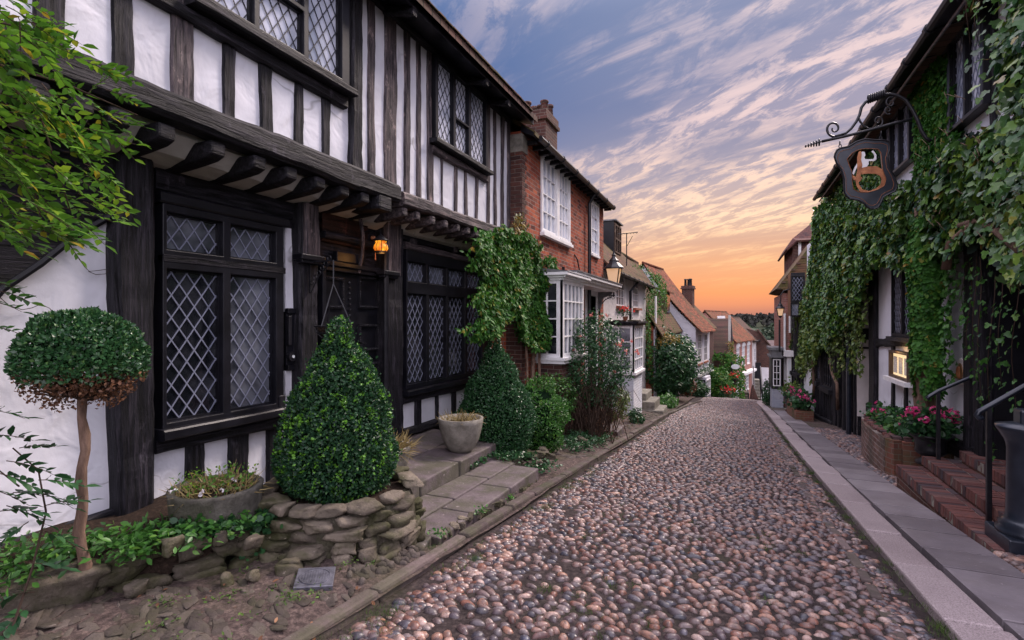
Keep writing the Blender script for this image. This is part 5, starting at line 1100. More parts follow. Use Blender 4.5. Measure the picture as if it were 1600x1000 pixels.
# ---- street lantern
q=onx(936,462,X2);lp=ony(959,432,q.y);sl_=thing('street_lantern','old black street lantern on scrolled bracket fixed to the brick house','street lamp',(lp.x,lp.y,lp.z));x,y,z=lp.x,lp.y,lp.z
def lanternhead(t,c,s=1.,mat='iron'):
    x,y,z=c;a,b,h=.085*s,.135*s,.16*s;mb=MB()
    for i,j in((1,1),(1,-1),(-1,-1),(-1,1)): mb.bar((x+a*i,y+a*j,z-h),(x+b*i,y+b*j,z+h),.016*s)
    for z_,r_ in((-h,a),(h,b)):
        for i,j,k,l in((1,1,1,-1),(1,-1,-1,-1),(-1,-1,-1,1),(-1,1,1,1)): mb.bar((x+r_*i,y+r_*j,z+z_),(x+r_*k,y+r_*l,z+z_),.020*s)
    mb.build('cage',mat,t)
    MB().lathe([(.205*s,h+.0),(.20*s,h+.02*s),(.10*s,h+.12*s),(.095*s,h+.15*s),(.10*s,h+.16*s),(.05*s,h+.22*s),(.035*s,h+.25*s),(.045*s,h+.27*s),(.02*s,h+.31*s),(.01*s,h+.38*s)],c,8).build('cap',mat,t)
    MB().lathe([(.03*s,-h-.09*s),(.05*s,-h-.05*s),(.095*s,-h-.01*s),(.10*s,-h)],c,8).build('base_ring',mat,t)
    g=MB();V=[];
    a2,b2=a*.96,b*.96;g.add([(x+a2*i,y+a2*j,z-h*.95) for i,j in((1,1),(1,-1),(-1,-1),(-1,1))]+[(x+b2*i,y+b2*j,z+h*.95) for i,j in((1,1),(1,-1),(-1,-1),(-1,1))],[(0,1,5,4),(1,2,6,5),(2,3,7,6),(3,0,4,7)]);g.build('glass','lamp_glow',t)
lanternhead(sl_,(x,y,z),1.28)
mb=MB();zb2=z-.50;mb.tube([(x,y,z-.30),(x,y,zb2-.02)],.02,6);mb.tube([(q.x,y,zb2),(x+.03,y,zb2+.01)],.018,6);mb.tube([(q.x,y,zb2-.42),(q.x+.04,y,zb2-.25),(q.x+.16,y,zb2-.10),(x-.05,y,zb2-.02)],.014,6);mb.bar((q.x+.01,y,zb2-.5),(q.x+.01,y,zb2+.1),.05,.03)
for cx,r_ in((x-.10,.07),(x+.08,.07)): mb.tube([(cx+r_*math.cos(t*.5)*(1-t/16.),y,zb2+.13+r_*math.sin(t*.5)*(1-t/16.)) for t in range(13)],.009,5)
for k in range(4): cx=q.x+.1+k*.09;mb.tube([(cx+.035*math.cos(t*.9),y,zb2-.05+.035*math.sin(t*.9)) for t in range(8)],.006,4)
mb.build('bracket','iron',sl_)
# ---- House 3 : white
h3=loc_house('white_house','white rendered house with mossy tiled roof, dark dormer and white painted brick bay','',0) if False else thing('white_house','white rendered house with mossy tiled roof, dark dormer and white painted brick bay','house',(-3.3,18,-2.5))
X3=-3.3;Y0,Y1=13.82,21.6;zt3=onx(1010,446,X3).z
w1=(onx(963.5,450,X3).y,onx(976,450,X3).y,onx(969,478,X3).z,onx(969,426,X3).z);w2=(onx(989.5,450,X3).y,onx(998,450,X3).y,onx(993,481,X3).z,onx(993,438,X3).z)
mb=MB();panel(mb,'x',X3-.2,X3,Y0,Y1,-3.6,zt3,[w1,w2]);mb.build('front_wall','plaster_warm',h3);MB().box(-8,X3-.201,Y0,Y1,-3.6,zt3).build('wall','plaster_warm',h3)
for w in(w1,w2):
    sash(h3,'x',X3-.05,1,w[0],w[1],w[2],w[3],3,4,'glass',fw=.05,bw=.022,sill=False);MB().box(X3,X3+.12,w[0]-.08,w[1]+.08,w[2]-.09,w[2]-.01).build('sill','terracotta',h3)
mb=MB();mb.prism([(X3+.0,zt3-.05),(X3+.30,zt3-.14),(X3+.30,zt3-.04),(X3,zt3+.16)],'y',Y0,Y1+.1);mb.build('eaves','black_paint',h3);gutter(h3,X3+.34,Y0+.02,Y1+.2,zt3-.10,.05)
dp=onx(985,450,X3+.08);MB().tube([(X3+.3,dp.y+.3,zt3-.12),(X3+.08,dp.y,zt3-.45),(X3+.08,dp.y,-2.0)],.045,8).build('downpipe','iron',h3)
t=thing('r','','',(0,0,0));bpy.data.objects.remove(t)
mb=MB();rxx=-5.3;rzz=zt3+2.45
n=14
for j in range(n): pass
mb.prism([(X3+.34,zt3-.06),(rxx,rzz),(-8,zt3),(-8,zt3-.1),(rxx,rzz-.1),(X3+.34,zt3-.13)][::-1],'y',Y0-.02,Y1+.1);rf=mb.build('roof','roof_moss',h3)
# roof dormer (dark box) at px 942-970
q0=ony(945,378,14.7);dmb=MB();dx1=onz(963,360,1);dyr=14.35
fx=-3.95;DY=18.45;zfoot=zt3+(X3+.34-fx)/(X3+.34-rxx)*(rzz-zt3)-.1
mb=MB();mb.box(fx-1.3,fx,DY,DY+1.2,zfoot-.2,zfoot+1.22);d_=mb.build('dormer','black_paint',h3);sash(d_,'x',fx+.03,1,14.75,16.1,zfoot+.1,zfoot+1.0,3,2,'glass_dark','black_paint',sill=False) if False else None
mb=MB();panel(mb,'x',fx,fx+.05,DY+.06,DY+1.14,zfoot+.08,zfoot+1.14,[(DY+.12+i*.34,DY+.12+i*.34+.29,zfoot+.14+j*.5,zfoot+.14+j*.5+.43) for i in range(3) for j in range(2)]);mb.build('dormer_window','oak',d_);MB().box(fx-1.35,fx+.10,DY-.06,DY+1.26,zfoot+1.221,zfoot+1.27).build('dormer_roof','lead_sheet',d_)
# bay of the white house
XB=-2.42;by0,by1=13.9,15.35;zp1,zp0=onx(994,512,XB).z,onx(994,578,XB).z;ny,nx=4,4
bb=MB().box(X3,XB-.03,by0+.03,by1-.03,-3.4,zp0-.12).build('bay','brick_white',h3)
mb=MB();panel(mb,'x',XB-.05,XB,by0,by1,zp0-.05,zp1+.06,[(by0+.10+i*(by1-by0-.16)/nx,by0+.10+(i+1)*(by1-by0-.16)/nx-.03,zp0+j*(zp1-zp0)/ny+.014,zp0+(j+1)*(zp1-zp0)/ny-.014) for i in range(nx) for j in range(ny)])
wx0,wx1=X3+.15,XB-.08
panel(mb,'y',by0+.05,by0,X3,XB-.002,zp0-.05,zp1+.06,[(wx0+i*(wx1-wx0)/2,wx0+(i+1)*(wx1-wx0)/2-.035,zp0+j*(zp1-zp0)/3+.014,zp0+(j+1)*(zp1-zp0)/3-.014) for i in range(2) for j in range(3)]);mb.build('bay_window','white_paint',bb)
mb=MB();mb.box(XB-.035,XB-.028,by0+.05,by1-.05,zp0,zp1);mb.box(X3+.01,XB-.06,by0+.022,by0+.028,zp0,zp1);mb.build('pane','glass_curtain',bb)
mb=MB();mb.box(X3,XB+.05,by0-.05,by1+.05,zp0-.12,zp0-.051);mb.build('bay_sill','white_paint',bb);mb=MB();mb.box(X3,XB+.07,by0-.06,by1+.08,zp1+.06,zp1+.12);mb.box(X3,XB+.12,by0-.10,by1+.12,zp1+.121,zp1+.17);mb.build('bay_roof','timber_h',bb)
mb=MB();
for i in range(22): rockm(mb,(XB+.02-random.random()*.8,by0-.05+random.random()*1.5,zp1+.185),(.07,.05,.03))
mb.build('mossy_top','rubble',bb)
p_=onz(982,650,-2.62);o=MB().box(-2.66,-2.60,13.2,13.27,-2.9,onx(982,598,-2.63).z).build('post','oak',None,bevel=.03);prop(o,'short brown wooden post with rounded top before the white brick bay','post')
# potted flowers on the bay roof
ft=thing('flower_pot','small pot of dark red flowers on top of the white bay','flower pot',(XB-.3,by0+.3,zp1+.2));MB().lathe([(.05,0),(.08,.12),(.02,.12)],(XB-.3,by0+.3,zp1+.19),10).build('pot','terracotta',ft)
P=RS.normal(0,.1,(120,3))*np.array([1,1,.6])+np.array([XB-.3,by0+.3,zp1+.42]);leaves('leaves',P,RS.normal(0,1,(120,3)),.06,'leaf_dark',ft,'oval');P=RS.normal(0,.10,(22,3))*np.array([1,1,.5])+np.array([XB-.3,by0+.3,zp1+.50]);leaves('flower',P,RS.normal(0,1,(22,3)),.06,'petal_red',ft,'petal')
# antenna on the white house roof
q=ony(979,365,17.5);an=thing('tv_antenna','thin television antenna on the mossy roof behind the dormer','antenna',(q.x,q.y,q.z));mb=MB();mb.tube([(q.x,q.y,q.z-1.1),(q.x,q.y,q.z)],.018,5);mb.tube([(q.x-.30,q.y,q.z),(q.x+.38,q.y,q.z+.02)],.014,4)
for k in range(7): xx=q.x-.28+k*.1;mb.tube([(xx,q.y-.15,q.z-.0),(xx,q.y+.15,q.z)],.008,4)
mb.tube([(q.x,q.y,q.z-.45),(q.x+.2,q.y,q.z-.1)],.01,4);mb.build('mast','iron',an)
# stone steps beside the white house
s3=thing('stone_steps','small flight of three grey stone steps beside the white brick bay','steps',(-2.4,16.6,-2.9));
for k,(xa,xb,yy,zt_) in enumerate([(-2.9,-2.45,16.2,-2.28),(-2.9,-2.18,16.0,-2.50),(-2.75,-1.93,15.95,-2.74)]):
    mb=MB();slab(mb,xa,xb,yy,yy+1.2,-3.2,zt_);mb.build('step','concrete',s3,bevel=.03)
# ---- climbers
def onwall(name,label,X,poly,n,size,mat,shape,bulge=.22,cat='climbing plant',down=.35,parent=None,yr=None,core=True,nsc=1.2,out=1,spread=.55,coremat='leaf_dark'):
    """foliage growing on the plane x=X, filling the outline given on that wall"""
    t=parent or thing(name,label,cat,tuple(onx(*poly[len(poly)//2],X)))
    W=[(onx(*p,X).y,onx(*p,X).z) for p in poly];ys_=[w[0] for w in W];zs_=[w[1] for w in W]
    P=[];k=0;N=[]
    while len(P)<n and k<n*12:
        k+=1;y=random.uniform(min(ys_),max(ys_));z=random.uniform(min(zs_),max(zs_))
        e=.22*MN.noise(Vector((y*2.2,z*2.2,5)))+.1*MN.noise(Vector((y*6,z*6,5)))
        if not inpoly(y+e,z+e*.7,W):continue
        b=bulge*(.55+.9*MN.noise(Vector((y*nsc,z*nsc,1.3)))+.35*MN.noise(Vector((y*4,z*4,2))));b=max(.03,b)
        P.append((X+out*(b-random.expovariate(1/.035)),y,z));N.append((out*1.,0,.35))
    leaves('foliage',np.array(P),np.array(N),size,mat,t,shape,spread,down)
    return t,W
cl=[(735,366),(765,360),(805,366),(840,388),(858,418),(868,440),(864,468),(856,500),(856,528),(846,545),(822,548),(812,530),(795,500),(770,500),(742,528),(716,524),(705,516),(725,505),(738,490),(732,465),(742,450),(742,428),(722,412),(712,385),(722,372)]
t,_=onwall('climber','dense green climber at the corner between timber house and brick house',-3.12,cl,16000,.070,'leaf_climb','oval',.26,down=.6)
MB().tube([(-3.12,8.0,-1.9),(-3.12,8.1,-1.0),(-3.15,8.3,-.2),(-3.2,8.2,.6)],.035,6).tube([(-3.0,8.2,-1.9),(-3.05,8.25,-.8),(-3.1,8.4,.2)],.025,5).tube([(-3.0,7.6,-1.9),(-3.1,7.8,-.6),(-3.15,7.7,.5)],.02,5).build('stem','bark',t)
onwall('x','',-3.2,[(796,345),(808,330),(822,345),(818,372),(806,382),(795,370)],260,.06,'leaf_yellow','oval',.1,parent=t)
cl=[(1012,430),(1024,425),(1038,440),(1040,462),(1036,490),(1034,520),(1040,560),(1034,600),(1016,610),(1009,560),(1008,500),(1009,450)]
t,_=onwall('creeper','narrow column of dark creeper on the far corner of the white house',-3.15,cl,5200,.085,'leaf_climb','oval',.16,down=.5)
onwall('x','',-3.15,[(985,412),(1000,420),(1030,440),(1036,436),(1028,430),(1008,417)],350,.08,'leaf_mid','oval',.12,parent=t)
# ---- rose thicket at px 870-1010
def bushy(name,label,c,r,n,size,mat,cat='shrub',shape='oval',stems=14,gap=.25,stemr=.012,group=None,flat=0,lowcut=None,woodm='twig'):
    t=thing(name,label,cat,(c[0],c[1],c[2]-r[2]),group);cc=np.array(c);n=int(n*1.5)
    # clustered leaves
    m=max(8,n//26);A=RS.normal(0,1,(m,3));A/=np.linalg.norm(A,axis=1)[:,None];A*=RS.uniform(.45,1.0,(m,1))**.6
    K=RS.randint(0,m,n);P=A[K]+RS.normal(0,gap*.42,(n,3));
    nr=np.linalg.norm(P,axis=1);P=P[nr<1.15];nn=P/np.maximum(.1,np.linalg.norm(P,axis=1)[:,None]);P=cc+P*np.array(r)
    if lowcut is not None: kk=P[:,2]>lowcut;P=P[kk];nn=nn[kk]
    leaves('foliage',P,nn+np.array([0,0,.4]),size,mat,t,shape,.8,.2)
    mb=MB()
    for i in range(stems):
        a=random.uniform(0,6.3);b=cc+A[random.randrange(m)]*np.array(r)*.95;p0=Vector((c[0]+.12*r[0]*math.cos(a),c[1]+.12*r[1]*math.sin(a),c[2]-r[2]*1.02));p2=Vector(b);p1=(p0+p2)/2+Vector((random.gauss(0,.1)*r[0],random.gauss(0,.1)*r[1],.12*r[2]))
        mb.tube([p0,p0.lerp(p1,.6)+Vector((0,0,.03)),p1,p1.lerp(p2,.6),p2],stemr,5,stemr*.3)
    mb.build('stems',woodm,t);return t
d=ray(932,560);ky=9.3/d[1]
rose=bushy('rose_bush','tall tangled rose bush with pale pink roses in front of the brick bay',(-2.35,9.35,-.85),(.62,.58,.95),4200,.055,'leaf_dark','rose bush','oval',46,.30,.010,lowcut=-1.55)
P=[onz(*p,z) if 0 else Vector([ (9.1/ray(*p)[1])*a for a in ray(*p)]) for p in [(935,530),(938,538),(945,530),(965,537),(972,533),(970,541),(979,549),(987,533),(995,549),(998,553),(945,555),(924,492),(897,546),(960,581),(925,559),(907,525),(948,493)]]
Q=np.repeat(np.array([tuple(p) for p in P]),16,0)+RS.normal(0,.015,(16*len(P),3));leaves('rose',Q,RS.normal(0,1,(len(Q),3)),.026,'petal_rose',rose,'petal',.6)
tk=thing('bramble','dark tangled bare twigs and dry grass beneath the rose bush','bramble',(-2.3,9.2,-2.2));mb=MB()
for i in range(230):
    a=random.uniform(0,6.28);x0=-2.45+random.gauss(0,.22);y0=9.3+random.gauss(0,.35);L=random.uniform(.4,.95);pts=[]
    for j in range(5): t_=j/4.;pts.append((x0+math.cos(a)*L*.62*t_,y0+math.sin(a)*L*.62*t_,zverge(x0,y0)+.03+L*1.15*math.sin(t_*2.3)*.9))
    mb.tube(pts,.008,4,.003)
mb.build('twigs','twig',tk)
P=RS.normal(0,1,(900,3))*np.array([.28,.30,.25])+np.array([-2.25,9.25,-1.95]);leaves('dry_leaves',P,RS.normal(0,1,(900,3)),.07,'leaf_dead',tk,'blade',.5,.6)
bushy('shrub','pale green feathery shrub between bramble and white brick bay',(-2.45,11.4,-1.85),(.38,.40,.42),1500,.045,'leaf_hang',stems=8,gap=.3)
bushy('shrub','low dark leafy plant at the foot of the white brick bay',(-2.15,12.6,-2.35),(.20,.25,.22),500,.06,'leaf_dark',stems=5,gap=.4)
bushy('shrub','low shrub under the brick bay window beside the rounded shrub',(-2.75,8.3,-1.35),(.30,.45,.42),1500,.045,'leaf_mid',stems=8,gap=.3)
mb=MB();rockm(mb,(-2.2,8.1,zr(8.1)+.10),(.12,.12,.14));prop(mb.build('boulder','rubble',None,smooth=True),'pale rounded stone standing on the verge before the rose bush','boulder')
mb=MB();slab(mb,-2.5,-2.05,9.9,10.6,zr(10)-.1,zr(10)+.14);prop(mb.build('stone_block','slab',None,bevel=.02),'flat stone block at the verge right of the bramble','stone block')
# big garden bush in front of house 4
bushy('shrub','large dark green garden bush with yellowing leaves before the red roofed houses',(-2.75,23.5,-1.95),(1.35,2.2,1.5),9000,.15,'leaf_dark',stems=20,gap=.22,stemr=.03)
bushy('shrub','yellow leaved branches topping the large garden bush',(-2.7,22.5,-1.0),(.7,.9,.5),450,.12,'leaf_yellow',stems=10,gap=.4,stemr=.02)
bushy('shrub','mid green bush low at the verge right of the stone steps',(-2.15,19.2,-2.95),(.35,.8,.30),1100,.09,'leaf_mid',stems=5,gap=.4)
bushy('shrub','dark red leaved low bush in front of the white jettied house',(-2.2,28.0,-3.4),(.45,.8,.45),900,.13,'leaf_dead',stems=5,gap=.4)
bushy('shrub','grey green low bush beside the white jettied house',(-1.75,30.2,-3.85),(.5,.8,.42),1100,.13,'leaf_dark',stems=5,gap=.4)
# ---- House 4
def sdw(v): return v
h4=loc_house('roofed_cottage','narrow cottage with mossy low eaves and dark shop window beyond the white house',(-3.0,21.75,0),0)
body(h4,9.2,4.6,-.35,-5,'brick',[(1.6,4.2,-2.0,-.55),(5.2,8.0,-2.0,-.6)],ridge=(-2.2,3.35))
slope_roof(h4,9.2,4.4,-.35,-2.2,3.35,'roof_moss',.35,.1,sag=.12)
lw=lwin(h4,'x',-.08,1,1.6,4.2,-2.0,-.55,[(1.7,2.25,-1.9,-.65),(2.35,2.9,-1.9,-.65),(3.0,3.55,-1.9,-.65)],'white_paint','glass',du=.3,dv=.4,th=.02);sash(h4,'x',-.05,1,5.2,8.0,-2.0,-.6,6,2,'glass')
MB().box(-.01,.03,0,1.4,-5,-.4).build('plaster_panel','plaster',h4);MB().box(.0,.06,0.3,.5,-5,1.0).build('corner_post','white_paint',h4)
mb=MB();mb.box(-1.1,-.25,6.2,8.2,.1,1.5);dd=mb.build('dormer','tile_hung',h4);MB().prism([(-2.2,2.1),(-.05,1.45),(-.05,1.52),(-2.2,2.2)],'y',6.0,8.4).build('dormer_roof','roof_red',dd);MB().box(-.249,-.22,6.4,8.0,.4,1.35).build('pane','glass_dark',dd)
# ---- House 5 : white jettied with the big red catslide roof
h5=loc_house('white_jettied_house','white two storey house with steep red tiled roof and white gable end','',0) if False else None
h5=loc_house('jettied_house','white jettied house with long steep red tiled roof facing the lane',(-1.95,31.0,0),-R(7))
body(h5,4.6,5.8,-.45,-6,'plaster',[(.7,1.9,-2.55,-.85),(2.7,3.8,-2.55,-.85)],ridge=(-3.0,3.4),kick=.27)
slope_roof(h5,4.6,6,-.45,-3.0,3.4,'roof_red',.40,.15,kick=.25,sag=.10)
for a,b in((.7,1.9),(2.7,3.8)): sash(h5,'x',-.03,1,a,b,-2.55,-.85,3,4,'glass_dark',sill=False);MB().box(0,.08,a-.1,b+.1,-2.66,-2.56).build('sill','terracotta',h5)
MB().box(-5.8,-.5,-.03,-.001,-6,-.9).build('plaster_panel','whitewash',h5);MB().box(-4.6,-.1,-.05,-.031,-3.0,-2.8).build('rail','timber_h',h5)
mb=MB();mb.box(.0,.42,.9,2.3,-5.35,-3.35);bw=mb.build('bay','plaster',h5);sash(bw,'y',.88,-1,.04,.38,-4.9,-3.5,2,3,'glass_curtain','black_paint',sill=False);sash(bw,'x',.43,1,1.0,2.2,-4.9,-3.5,3,3,'glass_curtain','white_paint',sill=False)
sash(h5,'x',.02,1,.2,.7,-4.6,-3.3,2,3,'glass');MB().box(.0,.03,2.8,3.6,-5.8,-3.4).build('door','white_paint',h5);MB().box(0,.25,-.1,4.6,-3.25,-3.12).build('fascia','white_paint',h5)
sash(h5,'x',.03,1,3.7,4.3,-4.8,-3.4,2,3,'glass_curtain')
P=np.stack([np.full(420,.22)+RS.normal(0,.08,420),RS.uniform(-.1,4.4,420),RS.normal(-3.02,.16,420)],1);c_,s_=math.cos(-R(7)),math.sin(-R(7));P2=P.copy();P2[:,0]=P[:,0]*c_-P[:,1]*s_-1.95;P2[:,1]=P[:,0]*s_+P[:,1]*c_+31.0
o=leaves('trailing_plant',P2,np.tile([1,0,.3],(420,1)),.12,'leaf_dark',None,'oval');prop(o,'thin plant trailing above the ground floor of the white jettied house','climbing plant')
# ---- House 6 etc
h6=loc_house('gabled_house','brown roofed house with tall brick chimney behind the white jettied house',(-1.7,36.2,0),-R(7))
body(h6,3.6,4.2,-.5,-7,'brick_dark',(),ridge=(-2.0,1.75));slope_roof(h6,3.6,4.2,-.5,-2.0,1.75,'roof_moss',.2,.1,sag=.06)
chimney(h6,(-1.35,1.4,.6),.72,.7,1.75,[(-.18,0,1.3),(.0,.1,1.3),(.18,0,1.3),(.18,-.2,1.3)],'brick_dark',.08,'iron',.38)
h6=loc_house('tiled_house','creeper clad house whose tiled roof slopes toward the viewer, pipe on its corner',(-.25,40.2,0),0)
MB().box(-3.6,0,0,4,-8,-2.3).build('wall','brick_dark',h6)
mb=MB();mb.prism([(-.25,-2.45),(2.1,.12),(4.4,-2.4),(4.4,-2.5),(2.1,.0),(-.25,-2.55)][::-1],'x',-3.7,-.02);o=mb.build('roof','roof_dark',h6);mb=MB();mb.prism([(0,-2.5),(2.1,-.06),(4.2,-2.5)],'x',-.14,.10);mb.prism([(-.1,-2.5),(2.1,.16),(2.1,.02),(.05,-2.5)],'x',.10,.14);mb.build('gable','brick_dark',h6)
MB().box(-.05,.12,-.02,.2,-8,.35).build('corner_post','plaster_shade',h6);MB().tube([(.22,-.1,-8),(.22,-.1,-1.5),(.10,.5,.1)],.06,6).build('downpipe','iron',h6)
mb=MB();mb.box(-2.5,-1.75,.35,1.4,-1.7,-1.2);mb.build('dormer','lead_sheet',h6);MB().box(-1.74,-1.55,.2,1.4,-2.3,-1.05).build('dormer_cheek','white_paint',h6)
tr=thing('creeper','bright green and yellow creeper covering the far tiled house','climbing plant',(-1.5,39.8,-5))
n=5200;x_=RS.uniform(-3.3,.75,n);z_=RS.uniform(-6.6,-2.0,n);e=np.array([MN.noise(Vector((a*1.1,b*1.1,3))) for a,b in zip(x_,z_)]);k=(z_<-2.6+e*1.4+.7*np.maximum(0,x_))
P=np.stack([x_,39.75+.9*e-.3-RS.rand(n)*.5-(x_<-1.2)*(RS.rand(n)*2.2)*((z_<-3.6)),z_],1)[k];leaves('foliage',P,np.tile([.2,-1,.4],(len(P),1)),.17,'leaf_climb',tr,'oval',.6,.3)
P=np.stack([RS.normal(-.12,.12,700),np.full(700,39.9),RS.uniform(-6.5,-1.6,700)],1);leaves('yellow_foliage',P,np.tile([.2,-1,.4],(700,1)),.14,'leaf_yellow',tr,'oval',.6,.3)
MB().tube([(-.5,39.6,-7),(-.3,39.7,-5),(-.15,39.7,-3)],.08,6).build('stem','bark',tr)
h7=loc_house('brick_townhouse','tall red brick townhouse with arched white windows at the street bend',(.08,46.0,0),-R(11.5))
WZ=[(1.0,2.3),(3.3,4.6),(5.6,6.9)]
body(h7,8,5,-1.75,-9,'brick_pale',[(a,b,-4.0,-2.3) for a,b in WZ],ridge=(-2.3,.75));slope_roof(h7,8,4.8,-1.75,-2.3,.75,'roof_red',.25,.1)
for a,b in WZ:
    sash(h7,'x',-.05,1,a,b,-4.0,-2.3,3,4,'glass_curtain',fw=.1,bw=.05);m_=(a+b)/2;MB().prism([(a-.1,-2.3)]+[(m_+(b-a+.2)/2*math.cos(math.pi-k*math.pi/8),-2.3+.35*math.sin(k*math.pi/8)) for k in range(9)]+[(b+.1,-2.3)],'x',.0,.05).build('window_arch','white_paint',h7)
for a,b,z0,z1 in((.6,1.6,-6.9,-5.0),(4.8,6.0,-6.3,-4.9)): sash(h7,'x',.03,1,a,b,z0,z1,2,4,'glass_curtain',fw=.1,bw=.05)
MB().box(0,.06,2.8,4.0,-6.6,-4.9).build('door','white_paint',h7);MB().box(0,.5,2.2,7.5,-4.75,-4.55).build('door_hood','white_paint',h7);MB().box(-1.5,-1.0,.9,1.5,-1.2,.35).build('chimney','white_paint',h7)
h8=loc_house('white_cottage','narrow white rendered house beyond the brick townhouse',(1.75,54.3,0),-R(10));body(h8,5,4,-2.0,-9,'plaster_warm',[(1,2,-4.0,-2.8),(3,4,-4.0,-2.8)],ridge=(-2,.2));slope_roof(h8,5,4,-2.0,-2,.2,'roof_dark',.3,.1)
for a in(1,3): sash(h8,'x',-.05,1,a,a+1,-4.0,-2.8,2,3,'glass_dark')
MB().box(.0,.05,1.2,2.4,-8,-5).build('shop_front','black_paint',h8);gutter(h8,.3,0,5,-2.05,.08)
q=ony(1186,545,56);h9=loc_house('dark_brick_house','dark brown brick gable with white wall panel across the lower street',(ony(1204,545,56.5).x,56.5,0),0)
xx=ony(1187,545,56.5).x-ony(1204,545,56.5).x;mb=MB();mb.prism([(0,-9),(0,-2.9),(xx*.5,-2.0),(xx,-1.2),(xx-2,-.6),(xx-2,-9)],'y',0,3);mb.build('wall','brick_dark',h9);mb=MB();mb.box(xx*.88,xx*.18,-.35,-.01,-8.4,-4.7);mb.build('white_panel','whitewash',h9)
mb=MB();mb.add([(.3,-.3,-3.05),(xx*.5,-.3,-2.0),(xx-.2,-.3,-1.0),(xx-.2,3.2,-1.0),(xx*.5,3.2,-2.0),(.3,3.2,-3.05)],[(0,1,4,5),(1,2,3,4)]);o=mb.build('roof','roof_dark',h9);sdf=o.modifiers.new('s','SOLIDIFY');sdf.thickness=.12
MB().box(xx*.88-1.1,xx*.88-.02,-.6,-.3,-6.9,-4.2).build('shop_front','black_paint',h9)
h10=loc_house('slate_roofed_house','low house with purplish slate roof at the bottom of the street',(ony(1218,545,66).x,66,0),0);w_=ony(1218,545,66).x-ony(1180,545,66).x
MB().box(-w_,0,0,7,-12,-4.3).build('wall','brick_dark',h10);MB().prism([(-.3,-4.5),(3.5,-2.45),(7.2,-4.5),(3.5,-2.6)],'x',-w_-.3,.4).build('roof','slate',h10);MB().box(-w_+.4,-w_+1.0,3.2,3.8,-2.7,-1.9).build('chimney','brick_pale',h10)
h11=loc_house('red_roofed_house','small red tiled house roofs in front of the far trees',(ony(1200,530,82).x,82,0),0);MB().box(-5,0,0,6,-14,-4.6).build('wall','brick_pale',h11);MB().prism([(-.3,-4.7),(3,-3.0),(6.3,-4.7),(3,-3.15)],'x',-5.3,3.0).build('roof','roof_red',h11)
# steps and railings at the bend
zz=-6.6
sb=thing('stone_steps','flight of dark green stone steps up to the brick townhouse door','steps',(ony(1164,610,43).x,43.5,zz))
xa,xb=ony(1155,610,43).x,ony(1171,610,43).x
for k in range(5): MB().box(xa,xb,43+k*.35,45,-6.7+k*.0+.20*k,-6.5+.20*k).build('step','rubble',sb)
for k in(0,): MB().tube([(xb-.05,43,-6.5),(xb-.05,43,-5.6),(xb-.4,44.8,-4.7)],.04,5).build('railing','iron',sb)
sb=thing('stone_steps','second flight of grey steps between black railings at the bend','steps',(ony(1184,610,46).x,46,zz));xa,xb=ony(1181,610,46).x,ony(1189,610,46).x
for k in range(9): MB().box(xa,xb,46+k*.3,49.5,-7.1+.22*k,-6.88+.22*k).build('step','concrete',sb)
for xx in(xa-.1,xb+.1):
    mb=MB();mb.tube([(xx,45.8,-7),(xx,45.8,-5.6),(xx,49,-4.0)],.05,5)
    for k in range(9): mb.tube([(xx,45.8+k*.35,-7+.22*k),(xx,45.8+k*.35,-5.6+.175*k)],.03,4)
    mb.build('railing','iron',sb)
mb=MB();xa,xb=ony(1172,610,44).x,ony(1181,610,44).x;mb.prism([(xa-.1,-7.2),(xa+.1,-5.6),((xa+xb)/2,-5.1),(xb+.2,-6.2),(xb+.7,-7.2)],'y',44,45.5);prop(mb.build('garden_wall','brick_dark',None),'low curved brick wall end between the two flights of steps','wall')
# oval sign on a post with hanging flowers
q=ony(1149,573,38);sg=thing('oval_sign','white oval sign on black post beside red hanging flowers','sign',(q.x-.35,38,q.z-1.8));mb=MB();mb.prism([(q.x+.26*math.cos(k*.39),q.z+.17*math.sin(k*.39)) for k in range(16)],'y',37.96,38.0);mb.build('sign_board','pale_sign',sg);MB().tube([(q.x-.22,38.05,-6),(q.x-.22,38.05,q.z+.3)],.06,6).build('post','iron',sg)
q=ony(1147,589,37.5);fb=thing('hanging_basket','hanging basket of bright red flowers under the oval sign','hanging basket',(q.x,q.y,q.z));MB().lathe([(.05,-.5),(.25,-.3),(.33,-.1),(.02,-.1)],tuple(q),12).build('basket','iron',fb);P=RS.normal(0,1,(260,3))*np.array([.17,.15,.14])+np.array(q);leaves('leaves',P-np.array([0,0,.1]),RS.normal(0,1,(260,3)),.13,'leaf_mid',fb,'oval');leaves('flower',P[:80],RS.normal(0,1,(80,3)),.10,'petal_red',fb,'petal')
q=ony(1137,611,35);fb=thing('flower_pot','low mound of red geraniums on the ground at the far left bend','flower pot',(q.x,q.y,q.z-.3));MB().lathe([(.2,-.35),(.3,-.1),(.02,-.1)],tuple(q),12).build('pot','terracotta',fb);P=RS.normal(0,1,(320,3))*np.array([.22,.22,.11])+np.array(q);leaves('leaves',P-np.array([0,0,.15]),RS.normal(0,1,(320,3)),.14,'leaf_dark',fb,'oval');leaves('flower',P[:90]+np.array([0,0,.08]),RS.normal(0,1,(90,3)),.09,'petal_red',fb,'petal')
bushy('shrub','dark shrub filling the corner beside the red geraniums',(ony(1122,595,36).x,36,-4.4),(.95,1,1.3),2600,.17,'leaf_climb',stems=8,gap=.3,stemr=.03)
